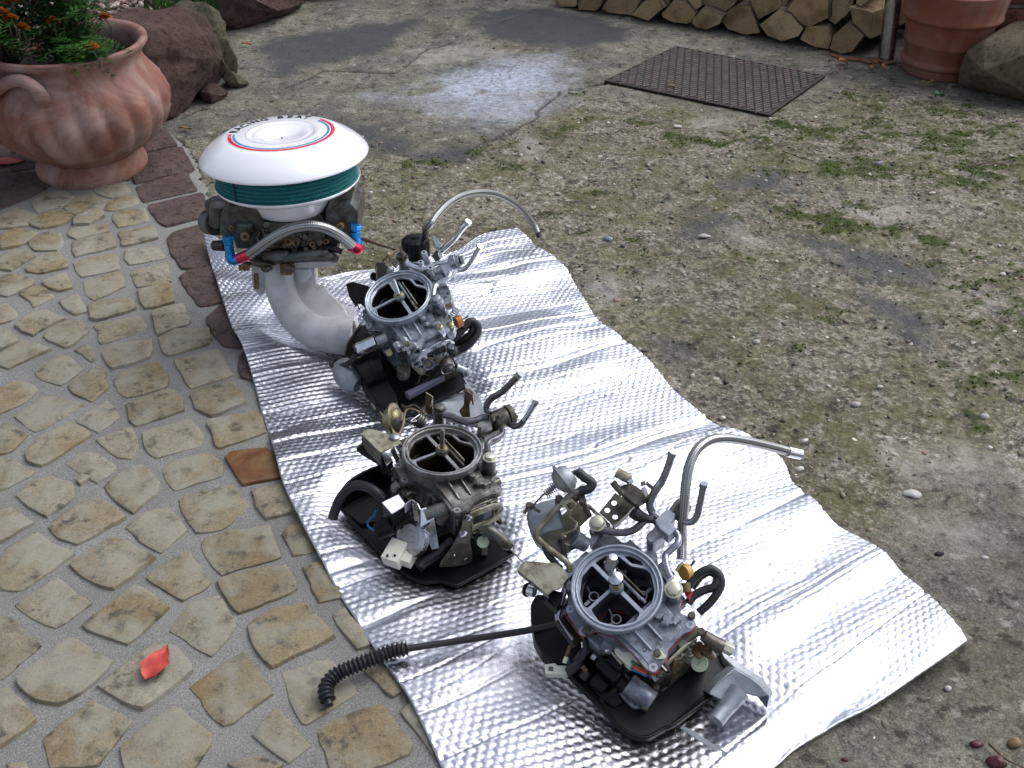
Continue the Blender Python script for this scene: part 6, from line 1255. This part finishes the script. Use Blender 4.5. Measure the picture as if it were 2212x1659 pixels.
# chrome pipes
pipe(c2,F2,K2a,[(1440,520,4),(1415,470,8),(1420,420,12),(1480,360,22),(1580,270,34),(1640,200,42),(1720,90,56),(1795,15,64)],.0052,M['chrome']); MB().tube([F2.at(K2a(1782,32),62),F2.at(K2a(1805,0),66)],.0062,14,0).build('pipe_bead',M['chrome'],c2)
pipe(c2,F2,K2a,[(1660,680,-2),(1730,675,0),(1780,640,6),(1850,550,20),(1910,450,36),(1965,350,50)],.0045,M['chrome']); MB().tube([F2.at(K2a(1955,372),48),F2.at(K2a(1970,345),52)],.0055,14,0).build('pipe_bead',M['chrome'],c2)
pipe(c2,F2,K2a,[(930,600,2),(1010,625,2),(1150,668,2),(1250,640,3),(1350,590,4),(1450,575,5),(1550,540,5)],.0042,M['chrome']); pipe(c2,F2,K2a,[(1530,700,2),(1545,740,2),(1520,790,2),(1440,840,1),(1360,885,0),(1325,950,0),(1310,1060,0)],.0044,M['chrome'])
solid(c2,F2,K2a,[(1410,640),(1400,590),(1460,555),(1560,500),(1600,560),(1590,640),(1580,700),(1470,740)],-16,4,M['rim_bright'],'valve_block',.001)
solid(c2,F2,K2a,[(1200,700),(1230,660),(1300,650),(1420,600),(1460,760),(1330,830),(1260,780)],-34,-8,M['cast_bright'],'valve_housing',.002)
rod(c2,F2,K2a,(1560,590,2),(1640,560,4),.0135,M['pipe_grey'],'solenoid',28,bevel=.001); rod(c2,F2,K2a,(1640,560,4),(1690,545,6),.0105,M['steel'],'union_nut',6,bevel=.0008); rod(c2,F2,K2a,(1690,548,6),(1740,535,6),.0085,M['steel'],'union_nut',6,bevel=.0008)
mb=MB()
for x,y,h in ((1198,500,.012),(1280,690,.007),(1145,605,.007)):
    c=F2.at(K2a(x,y),4); mb.lathe([(.0022,h),(.0045,h),(.0052,h-.001),(.006,-.02),(.0022,-.002)],c,F2.n,20)
split(mb,'tube_boss',M['rim_bright'],c2,1)
# choke linkage at the far left
plate(c2,F2,K2a,[(505,600),(560,575),(620,600),(700,640),(760,760),(740,830),(600,870),(520,800)],-14,.004,M['black_steel'],'choke_plate'); pipe(c2,F2,K2a,[(640,590,2),(560,585,4),(510,610,2),(515,740,-6),(525,890,-16)],.0016,M['zinc_dark'],'link_rod')
for pg in ([(660,450),(700,480),(740,560),(700,610),(680,520)],[(825,340),(860,350),(905,470),(880,490),(840,430)],[(740,540),(800,530),(830,570),(790,640),(740,620)]): plate(c2,F2,K2a,pg,12,.003,M['steel_dull'],'choke_tab')
rod(c2,F2,K2a,(470,770,-18),(510,780,-16),.0075,M['black_plastic'],'choke_stop'); rod(c2,F2,K2a,(660,700,-6),(740,730,-10),.010,M['cast_bright'],'choke_sleeve',24,bevel=.0006)
pipe(c2,F2,K2a,[(600,560,4),(660,500,8),(740,450,6),(820,400,2)],.0025,M['rust_steel'],'choke_spindle')
plate(c2,F2,K2a,[(1290,190),(1350,230),(1430,330),(1420,400),(1350,360),(1300,270)],14,.004,M['steel'],'hook_bracket',.0008); plate(c2,F2,K2a,[(1290,480),(1360,390),(1400,520),(1340,560)],0,.004,M['black_steel'],'side_plate')
# left side: arm, hex stand off with wire
plate(c2,F2,K2a,[(385,1500),(480,1475),(600,1480),(640,1510),(560,1530),(430,1535)],-30,.004,M['steel'],'side_arm'); plate(c2,F2,K2a,[(390,1540),(620,1545),(700,1640),(640,1640),(600,1580),(420,1570)],-38,.004,M['cast_bright'],'side_arm')
rod(c2,F2,K2b,(455,345,.10),(700,235,.115),.0125,M['chrome'],'idle_solenoid',6,world=True,bevel=.0008); rod(c2,F2,K2b,(420,362,.098),(460,343,.1),.0115,M['black_rubber'],'solenoid_boot',18,world=True); rod(c2,F2,K2b,(700,235,.115),(840,180,.12),.0085,M['manifold_dark'],'solenoid_stem',world=True)
pipe(c2,F2,K2b,[(430,400,.096),(380,470,.085),(300,540,.07),(200,565,.06),(120,560,.055),(100,520,.056),(140,470,.06),(200,460,.062),(260,510,.06)],.0046,M['black_rubber'],'solenoid_wire',10,world=True)
mb=MB().slab([b2(390,400,.085),b2(420,370,.09),b2(470,400,.088),b2(480,430,.086),b2(520,440,.082),b2(575,420,.08),b2(560,460,.078),b2(500,510,.074),b2(450,490,.076),b2(410,440,.08)],.002); mb.build('paper_tag',M['white_plastic'],c2)
# heat shield, moulded box and aluminium pieces
slabw(c2,K2b,[(275,385,.045),(330,240,.055),(400,130,.062),(480,20,.07),(900,-60,.07),(1500,100,.06),(1720,420,.045),(1905,800,.03),(1890,835,.03),(1480,1045,.026),(1150,1170,.026),(960,1180,.026),(820,1210,.024),(760,1150,.024),(640,1020,.026),(520,850,.03),(420,620,.036)],.006,M['black_plastic'],'heat_shield',.0015,(0,-.12,1))
MB().tube([b2(x,y,z) for x,y,z in ((275,385,.047),(330,240,.057),(400,130,.064),(480,20,.072))],.002,8,5).build('shield_rim',M['steel_dull'],c2)
MB().tube([b2(470,700,.05),b2(640,610,.055),b2(800,560,.06)],[.030,.032,.030],28).build('moulded_box',M['black_plastic'],c2,smooth=50)
slabw(c2,K2b,[(490,740,.05),(790,620,.055),(960,900,.045),(1000,1080,.035),(880,1180,.03),(700,1060,.035),(560,880,.04)],.02,M['black_plastic'],'moulded_lid',.004,(0,-.1,1))
slabw(c2,K2b,[(1072,905,.048),(1590,672,.056),(1610,690,.056),(1130,950,.047)],.012,M['grey_bar'] if 'grey_bar' in M else plain('grey_bar','4a4c5c',.5,'5a5c6c'),'ledge_bar',.001,(0,-.15,1))
rod(c2,F2,K2b,(1060,690,.07),(1060,600,.085),.010,M['steel_dull'],'spring_seat',20,world=True); spring(MB(),b2(1060,690,.055),b2(1060,600,.085),.0105,4,.0012).build('spring',M['steel_dull'],c2)
MB().tube([b2(250,560,.05),b2(300,660,.045),b2(380,740,.04),b2(470,800,.036)],[.020,.024,.024,.016],22).build('thermostat_neck',M['manifold_dark'],c2,smooth=50)
slabw(c2,K2b,[(380,800,.03),(520,790,.032),(520,830,.03),(400,840,.028)],.004,M['steel'],'clamp_tab'); 
for x,y in ((240,720),(370,820),(650,1090),(760,1200)): pipe(c2,F2,K2b,[(x-20,y-20,.03),(x+8,y+10,.028),(x+30,y+60,.024)],.003,M['steel_dull'],'clamp_screw',0,world=True)
slabw(c2,K2b,[(1800,640,.03),(1960,830,.03),(2100,1000,.03),(2150,1170,.03),(2080,1150,.03),(1990,1010,.03),(1880,860,.03)],.012,M['manifold_dark'],'manifold_edge',.002,(0,0,1))
slabw(c2,K2b,[(1480,1060,.02),(1640,990,.02),(1850,900,.02),(1960,1000,.02),(2000,1180,.02),(1800,1230,.02),(1560,1150,.02)],.012,M['manifold_dark'],'manifold_face',.002,(0,0,1))
# near face fittings
mb=MB()
for x,y,r_ in ((1230,355,.0085),(1220,520,.0085),(1390,535,.0110),(1525,475,.0100),(1100,260,.006),(995,320,.006)):
    c=F2.aty(K2b(x,y),-100); mb.lathe([(r_*.5,.001),(r_*.6,.004),(r_,.004),(r_*1.05,0),(r_*1.05,-.01)],c,F2.Y*-1,20)
split(mb,'jet_plug',M['cast_bright'],c2,1)
mb=MB()
for x,y,r_ in ((1390,535,.006),(1525,475,.0055),(870,390,.006),(1100,255,.0045)): mb.cyl(F2.aty(K2b(x,y),-101),F2.aty(K2b(x,y),-106),r_,r_*.9,6)
split(mb,'jet_screw',M['zinc_gold'],c2,1)
P=[F2.aty(K2b(*p),-99) for p in [(1140,430),(1200,380),(1290,400),(1330,470),(1310,580),(1230,600),(1160,540)]]; MB().slab(P,.008).build('jet_housing',M['cast_bright'],c2,bevel=.0015)
P=[F2.aty(K2b(*p),-103) for p in [(1200,600),(1330,590),(1360,620),(1350,670),(1300,688),(1250,660)]]; MB().slab(P,.003).build('lug_plate',M['zinc_olive'],c2,bevel=.0006)
P=[F2.aty(K2b(*p),-104) for p in [(1020,400),(1040,370),(1110,370),(1120,400),(1110,470),(1060,480),(1030,450)]]; MB().slab(P,.010).build('wire_clip',M['black_plastic'],c2,bevel=.0008)
P=[F2.aty(K2b(*p),-104) for p in [(1045,320),(1130,310),(1135,350),(1045,365)]]; MB().slab(P,.004).build('wire_clip_tab',M['steel'],c2,bevel=.0005)
c=F2.aty(K2b(1640,580),-108); MB().lathe([(0,.006),(.004,.006),(.006,.004),(.013,.002),(.015,-.004),(.015,-.01)],c,F2.Y*-1,28).build('throttle_drum',M['steel_dull'],c2); spring(MB(),c+F2.Y*.006,c-F2.Y*.004,.0125,5,.001).build('return_spring',M['steel'],c2)
P=[F2.aty(K2b(*p),-102) for p in [(1600,500),(1720,465),(1760,500),(1800,600),(1770,690),(1720,740),(1660,740),(1600,690),(1570,600)]]; MB().slab(P,.003).build('throttle_lever',M['zinc_dark'],c2,bevel=.0006)
P=[F2.aty(K2b(*p),-104) for p in [(1570,720),(1600,705),(1640,770),(1620,792),(1595,780)]]; MB().slab(P,.003).build('lever_tip',M['steel_dull'],c2,bevel=.0005)
rod(c2,F2,K2b,(1760,570,.085),(1880,620,.075),.006,M['steel'],'throttle_arm',14,world=True); rod(c2,F2,K2b,(1870,600,.075),(1920,680,.065),.0095,M['steel'],'arm_nut',20,world=True,bevel=.0012)
rod(c2,F2,K2b,(1690,310,.12),(1720,370,.11),.0085,M['black_rubber'],'valve_stem',16,world=True); rod(c2,F2,K2b,(1690,300,.125),(1700,320,.12),.005,M['steel'],'valve_cap',16,world=True)
# right side: bracket tab, gasket lumps, orange plug, spring, loops
solid(c2,F2,K2a,[(1310,1410),(1390,1390),(1450,1470),(1480,1560),(1440,1600),(1370,1530)],-26,-20,M['rim_bright'],'tab_plate',.0006); mb=MB(); screw(mb,F2.at(K2a(1395,1480),-20),F2.n,.0055,.003); screw(mb,F2.at(K2a(1545,1450),-26),F2.n,.0065,.003); split(mb,'screw',M['brass'],c2,2)
solid(c2,F2,K2a,[(1410,1060),(1560,990),(1585,1080),(1570,1130),(1450,1170)],-40,-24,M['manifold_dark'],'pump_cover',.003); solid(c2,F2,K2a,[(1370,930),(1500,880),(1545,960),(1400,1030)],-36,-20,M['cast_bright'],'pump_cover',.002)
solid(c2,F2,K2a,[(1370,1380),(1500,1270),(1560,1350),(1560,1440),(1440,1470)],-50,-32,M['manifold_dark'],'side_lump',.002); solid(c2,F2,K2a,[(1480,1540),(1590,1440),(1620,1490),(1600,1560),(1500,1600)],-46,-34,M['cast_bright'],'side_lug',.002)
pipe(c2,F2,K2a,[(1440,1225,-30),(1500,1195,-28),(1570,1165,-28)],.002,M['rust_steel'],'copper_pipe',0)
spring(MB(),F2.at(K2a(1560,1350),-34),F2.at(K2a(1640,1240),-26),.0062,5,.0011).build('spring',M['chrome'],c2); rod(c2,F2,K2a,(1600,1210,-24),(1670,1260,-28),.008,M['chrome'],'spring_cap',18,bevel=.001)
rod(c2,F2,K2a,(1620,1420,-40),(1700,1385,-42),.0105,M['orange_plastic'],'plug',20,bevel=.001); pipe(c2,F2,K2a,[(1720,1380,-40),(1800,1325,-36)],.0012,M['steel_dull'],'plug_wire',0)
pipe(c2,F2,K2b,[(1640,250,.075),(1740,190,.085),(1830,90,.095),(1900,20,.10),(1960,5,.10),(1990,60,.095),(1950,140,.085),(1850,220,.075),(1740,270,.065)],.0068,M['black_rubber'],'vacuum_hose',10,18,world=True)
pipe(c2,F2,K2b,[(1850,60,.10),(1920,-20,.108),(1990,-30,.108),(2050,30,.10),(2050,120,.09),(1990,220,.08),(1900,300,.07),(1800,360,.062),(1720,400,.06)],.0068,M['black_rubber'],'vacuum_hose',10,18,world=True)

# ------------------------------------------------------------------ 1: carburettor with the round air cleaner on an elbow manifold
ax0=VP(K1(640,355),1.80); X0,Y0=ax0.x,1.80
c1_=root('carburettor_with_air_cleaner',(X0,Y0,.012),'tall carburettor with round white lidded teal air cleaner standing on an aluminium elbow','carburettor','carburettors set out on the foil')
ZR=ax0.z; tilt=math.radians(3); N1=Vector((math.sin(math.radians(-1.5)),math.sin(tilt),math.cos(tilt))).normalized(); E1=Vector((1,0,0)); E1=(E1-N1*E1.dot(N1)).normalized(); D1=N1.cross(E1)
M1=Matrix.Translation(Vector((X0,Y0,ZR)))@Matrix((E1,D1,N1)).transposed().to_4x4()@Matrix.Scale(.001,4)
RL=148
MB().lathe([(RL-2,-1.2),(RL+.5,-.8),(RL+1,.8),(RL-.5,3.6),(RL-5,9.4),(RL-13,17),(RL-23,24.5),(RL-34,31),(RL-43,35.8),(RL-50,38.2),(62,39.7),(60,39.8),(58,39.2),(55,37.8),(51,37.4),(48,37.8),(44,37.6),(36,35.4),(24,31.6),(12,29.4),(0,28.8)],(0,0,0),(0,0,1),160,M1).build('lid',M['white_enamel'],c1_,smooth=60)
MB().lathe([(RL-3,-1),(RL-6,3),(RL-20,16),(120,21),(0,22)],(0,0,0),(0,0,1),80,M1).build('lid_inside',M['white_enamel'],c1_,smooth=60)
MB().cyl((0,0,28.4),(0,0,30.0),1.9,1.9,16,M1).build('lid_hole',M['print_black'],c1_)
def zl_(r): return 39.7+(38.2-39.7)*(r-62)/(RL-50-62)
def arc(r0,r1,a0,a1,mat,name,dz=.25,n=70):
    mb=MB(); vs=[];fs=[]
    for i in range(n+1):
        t=math.radians(a0+(a1-a0)*i/n)
        for r_ in (r0,(r0+r1)/2,r1): vs.append((r_*math.cos(t),r_*math.sin(t),zl_(r_)+dz))
    for i in range(n): fs+=[(i*3+j,i*3+j+1,i*3+j+4,i*3+j+3) for j in (0,1)]
    return mb.add(vs,fs,M1).build(name,mat,c1_,smooth=60)
arc(62,62.5,0,360,M['print_grey'],'sticker_line',.2); arc(95,95.5,0,360,M['grey_print'],'sticker_line',.2)
arc(86.5,93,50,-168,M['print_red'],'red_stripe',.25,110); arc(80,84.5,48,-164,M['print_blue'],'blue_stripe',.25,110)
for k in range(4): arc(86.5,93,-169.5-k*2.6,-171-k*2.6,M['print_red'],'red_dash'); arc(80,84.5,-165.5-k*2.6,-167-k*2.6,M['print_blue'],'blue_dash')
txt='RaCinG BeaT'; a=178
txt2=[('R',11),('A',11),('C',11),('I',6.5),('N',11),('G',13),(' ',7),('B',12),('E',11),('A',11.5),('T',9)]
for ch,adv in txt2:
    t=math.radians(a-adv/2)
    if ch!=' ':
        rr=85.5; p=M1@Vector((rr*math.cos(t),rr*math.sin(t),zl_(rr)+.3)); rad=(M1.to_3x3()@Vector((math.cos(t),math.sin(t),0))).normalized(); tan=(M1.to_3x3()@Vector((math.sin(t),-math.cos(t),0))).normalized()
        text_obj(ch,.0205,M['print_black'],c1_,p,tan,rad,'letter',.0001)
        o=c1_.children[-1]
    a-=adv
for k in range(26):
    t0=-82+k*2.2+(6 if k>12 else 0); arc(73.5,75.5,t0,t0+1.3,M['print_grey'],'small_print_mark',.25,2) if k%7!=3 else None
# filter element
prof=[(120,4)]
for k in range(7):
    z=2-k*7.6; prof+=[(121,z),(124.5,z-1.6),(125.2,z-3.6),(124.5,z-5.6),(121.3,z-7.2)]
MB().lathe(prof+[(118,-50)],(0,0,0),(0,0,1),128,M1).build('filter_element',M['foam_teal'],c1_,smooth=60)
tq=math.radians(-124); MB().box((125*math.cos(tq),125*math.sin(tq),-26),(2.4,3.2,46),M1,Matrix.Rotation(tq,3,'Z')).build('element_seam',plain('seam','02282a',.9),c1_,bevel=.0006)
MB().lathe([(110,-47),(124,-47.5),(127,-46),(128.5,-44.8),(129.5,-46),(128.5,-49),(122,-54),(106,-60),(92,-63),(80,-66),(75,-70),(72,-78),(68,-90),(65,-101),(60,-104),(50,-104)],(0,0,0),(0,0,1),128,M1).build('base_pan',M['white_enamel'],c1_,smooth=50)
MB().slab([VP(K1(940,655),Y0+.01),VP(K1(985,650),Y0+.01),VP(K1(990,668),Y0),VP(K1(920,690),Y0)],.004).build('pan_tab',M['white_plastic'],c1_,bevel=.001)
# carburettor body
v1=lambda x,y,dy=0: VP(K1(x,y),Y0+dy)
def fb_(name,x0,y0,x1,y1,yf,depth,mat,bevel=.003,poly=None):
    pts=poly or [(x0,y1),(x1,y1),(x1,y0),(x0,y0)]
    P=[v1(x,y,yf) for x,y in pts]; return MB().slab(P,depth,(0,-1,0)).build(name,mat,c1_,smooth=30,bevel=bevel)
cb1=M['cast_black']
fb_('main_body',0,0,0,0,-.045,.10,cb1,.002,[(470,1000),(880,1000),(890,760),(850,720),(500,720),(470,780)])
fb_('float_bowl',0,0,0,0,-.052,.105,cb1,.004,[(250,850),(255,720),(300,668),(420,665),(520,700),(528,760),(525,900),(480,930),(350,930),(330,860)])
fb_('float_bowl',0,0,0,0,-.050,.10,cb1,.004,[(885,700),(930,672),(1040,650),(1085,700),(1090,820),(1060,890),(900,905),(880,800)])
fb_('bowl_cover_plate',0,0,0,0,-.060,.012,M['cast_black'],.003,[(340,780),(450,775),(455,830),(345,835)])
MB().tube([v1(200,690,.02),v1(260,665,.02),v1(330,655,.02)],.020,20).build('pump_cover',cb1,c1_,smooth=50); MB().cyl(v1(245,780,-.01),v1(245,660,-.01),.018,.016,24).build('bowl_vent',cb1,c1_,bevel=.002)
MB().cyl(v1(185,760,.02),v1(235,770,.0),.024,.024,26).build('diaphragm_cover',cb1,c1_,bevel=.003)
fb_('metering_block',0,0,0,0,-.068,.02,cb1,.002,[(535,700+70),(700,770),(720,900),(700,925),(540,925)]); fb_('metering_block',0,0,0,0,-.066,.02,M['cast_black'],.002,[(735,800),(870,790),(880,900),(740,915)])
mb=MB(); rnd=random.Random(2)
for k in range(34):
    x=rnd.uniform(470,870); y=rnd.uniform(770,930); p=v1(x,y,-.064); q=p+Vector((rnd.uniform(-.006,.006),-rnd.uniform(.004,.014),rnd.uniform(-.006,.006))); mb.cyl(p,q,rnd.uniform(.0025,.0065),None,rnd.choice((6,12,16)))
split(mb,'fitting',M['steel_dull'],c1_,1)
mb=MB()
for x,y,r_ in ((975,790,.0065),(890,880,.005),(405,850,.009),(325,800,.005),(665,880,.008),(710,885,.007),(585,890,.006),(545,940,.006),(810,895,.006)):
    p=v1(x,y,-.068); mb.lathe([(r_*.3,.001),(r_*.45,.004),(r_*.9,.004),(r_,0),(r_,-.01)],p,(0,-1,.3),18)
split(mb,'screw',M['rust_steel'],c1_,2)
fb_('throttle_base',0,0,0,0,-.066,.125,cb1,.002,[(430,1000),(440,960),(520,950),(640,945),(860,935),(945,945),(950,990),(880,1000),(600,1020),(520,1050),(480,1030)])
mb=MB()
for k,(x0,y0,x1,y1,r_) in enumerate(((450,1000,560,1030,.008),(520,970,660,960,.009),(640,980,760,960,.0085),(740,960,900,955,.009),(880,960,950,985,.008),(520,1040,550,1030,.008))): mb.tube([v1(x0,y0,-.074),v1((x0+x1)/2,(y0+y1)/2,-.078),v1(x1,y1,-.072)],r_,14)
mb.build('throttle_linkage',cb1,c1_,smooth=40)
fb_('linkage_cam',0,0,0,0,-.080,.008,M['rust_steel'],.0015,[(610,1020),(690,1010),(705,1050),(680,1085),(615,1085)]); mb=MB(); screw(mb,v1(668,1047,-.086),(0,-1,.2),.007,.003); screw(mb,v1(535,1045,-.088),(0,-1,.2),.006,.004); split(mb,'bolt_head',M['steel_dull'],c1_,2)
MB().cyl(v1(215,905,-.02),v1(290,905,-.03),.009,.011,18).build('inlet_plug',M['black_steel'],c1_,bevel=.001); fb_('brass_tab',0,0,0,0,-.07,.004,M['zinc_gold'],.0006,[(362,1025),(385,1020),(395,1055),(368,1058)]); fb_('throttle_stop',0,0,0,0,-.068,.012,M['rust_steel'],.001,[(385,1015),(435,1020),(430,1055),(395,1060)])
MB().tube([v1(880,915,-.06),v1(940,925,-.07),v1(990,945,-.075)],.0055,12).build('rubber_tip',M['black_rubber'],c1_)
# blue fittings and the braided line
def fit(p0,p1,r_,nm,n=6,mt='blue_anod'): MB().cyl(p0,p1,r_,r_,n).build(nm,M[mt],c1_,smooth=30,bevel=.0008)
fit(v1(300,848,-.072),v1(303,880,-.074),.0115,'fitting_nut'); fit(v1(303,880,-.074),v1(306,898,-.075),.0085,'fitting_neck',20); fit(v1(306,898,-.075),v1(312,945,-.077),.0095,'fitting_hex'); 
MB().tube([v1(312,940,-.077),v1(316,975,-.078),v1(335,995,-.08),v1(375,985,-.084)],[.0085,.0095,.0085,.0080],18).build('elbow_fitting',M['blue_anod'],c1_,smooth=40)
fit(v1(365,985,-.083),v1(435,955,-.090),.0098,'hose_end',20,'red_anod')
fit(v1(1068,780,-.055),v1(1066,805,-.056),.0110,'fitting_nut'); fit(v1(1066,800,-.056),v1(1066,820,-.058),.008,'fitting_neck',20); fit(v1(1066,820,-.058),v1(1070,868,-.06),.0100,'fitting_hex'); MB().tube([v1(1070,862,-.06),v1(1078,895,-.064),v1(1065,915,-.07)],.0085,18).build('elbow_fitting',M['blue_anod'],c1_,smooth=40)
MB().tube([v1(1085,900,-.066),v1(1080,925,-.070),v1(1040,905,-.076)],[.0085,.0105,.0105],20).build('hose_end',M['red_anod'],c1_,smooth=40)
MB().tube([v1(x,y,d) for x,y,d in ((430,957,-.090),(490,915,-.100),(560,865,-.108),(650,815,-.112),(740,788,-.112),(820,785,-.110),(900,805,-.102),(980,850,-.090),(1045,903,-.077))],.0092,22,12,True,None,True).build('braided_hose',M['braid'],c1_,smooth=60)
# elbow manifold
mf=M['manifold']
fb_('top_flange',0,0,0,0,-.060,.12,mf,.002,[(440,1010),(940,1000),(950,1010),(940,1030),(830,1042),(440,1048)])
MB().tube([W(*K1(x,y),z) for x,y,z in ((600,1035,.128),(606,1110,.108),(628,1200,.087),(672,1290,.069),(740,1368,.055),(830,1424,.047),(930,1446,.044),(1050,1455,.042))],[.030,.0285,.0275,.0275,.029,.031,.033,.034],36).build('intake_duct',mf,c1_,smooth=60)
MB().tube([W(*K1(x,y),z) for x,y,z in ((750,1040,.115),(752,1110,.095),(775,1190,.075),(830,1260,.058),(920,1310,.048),(1040,1350,.042))],[.026,.024,.021,.021,.022,.024],28).build('rear_duct',mf,c1_,smooth=60)
MB().slab([W(*K1(x,y),z) for x,y,z in ((640,1040,.122),(828,1040,.118),(835,1135,.098),(882,1145,.094),(1000,1268,.074),(1034,1342,.064),(1005,1362,.062),(800,1360,.060),(715,1290,.072),(650,1160,.095))],.014).build('duct_web',mf,c1_,smooth=30,bevel=.004)
fb_('flange_leg',0,0,0,0,-.055,.03,mf,.003,[(440,1040),(520,1040),(522,1190),(500,1210),(480,1200),(448,1160)]); fb_('flange_leg',0,0,0,0,-.03,.03,mf,.003,[(690,1040),(825,1040),(828,1150),(790,1175),(700,1130)])
fb_('stud_bolt',0,0,0,0,-.060,.006,M['rust_steel'],.001,[(455,1080),(482,1080),(484,1170),(460,1165)])
MB().slab([W(*K1(x,y),z) for x,y,z in ((800,1357,.074),(975,1353,.074),(1060,1350,.074),(1075,1400,.06),(1050,1530,.018),(990,1545,.016),(960,1480,.03),(850,1400,.062))],.03).build('end_flange',mf,c1_,smooth=30,bevel=.004)
MB().cyl(W(*K1(978,1356),.076),W(*K1(986,1425),.06),.0012,.0012,6).build('casting_seam',M['manifold_dark'],c1_)

# ------------------------------------------------------------------ sub-parts hang on the part they are fixed to
SUBS={'sight_glass':'sight_glass_frame','frame_screw':'sight_glass_frame','hose_ferrule':'braided_hose','hose_end':'braided_hose','hose_socket':'braided_hose','pipe_bead':('pipe_end','fuel_pipe'),'fin':'bowl_cover','cover_boss':'bowl_cover','screw_boss':'bowl_cover','cover_deck':'bowl_cover','cast_lettering':'bowl_cover',
'choke_flap':'choke_shaft','stud_washer':'stud','stud_nut':'stud','wing_nut':'stud','booster_venturi':'throat','gasket_edge':'throat','tray_rim':'tray','tray_wall':'tray','tray_step':'tray','tray_post':'tray','wall_rim':'tray','tray_lobe':'tray','bracket_flange':'bracket','arm_nut':'throttle_arm','solenoid_cap':'solenoid','solenoid_stud':'solenoid',
'capsule_nut':'vacuum_capsule','clip_slot':'clip_plate','connector_window':'connector','terminal':'connector','cap_lettering':'adjuster_cap','clamp_tube':'clamp_block','clamp_lug':'clamp_block','clamp_tip':'clamp_block','cap_nut':'ribbed_cap','cap_ring':'ribbed_cap','letter':'lid','red_stripe':'lid','blue_stripe':'lid','red_dash':'lid','blue_dash':'lid','sticker_line':'lid','small_print_mark':'lid','lid_hole':'lid','lid_inside':'lid',
'element_seam':'filter_element','pan_tab':'base_pan','sleeve_thread':'choke_sleeve','relay_cover':'relay','dashpot_label':'dashpot','handwriting':'dashpot','web':'air_horn','shield_rim':'heat_shield','lever_tip':'throttle_lever','wire_clip_tab':'wire_clip','casting_seam':'end_flange','cable_end':'cable','cable_seal':'cable','plug_wire':'plug','flower_stalk':'flower'}
def _base(n): return n.split('.')[0]
def _mid(o):
    c=Vector(); 
    for b in o.bound_box: c+=Vector(b)/8
    return c
for rt_ in [o for o in COL.objects if o.type=='EMPTY']:
    kids=list(rt_.children)
    for o in kids:
        t=SUBS.get(_base(o.name))
        if not t: continue
        t=t if isinstance(t,tuple) else (t,)
        cands=[k for k in kids if _base(k.name) in t and k is not o]
        if not cands: continue
        c=_mid(o); o.parent=min(cands,key=lambda k:(_mid(k)-c).length)
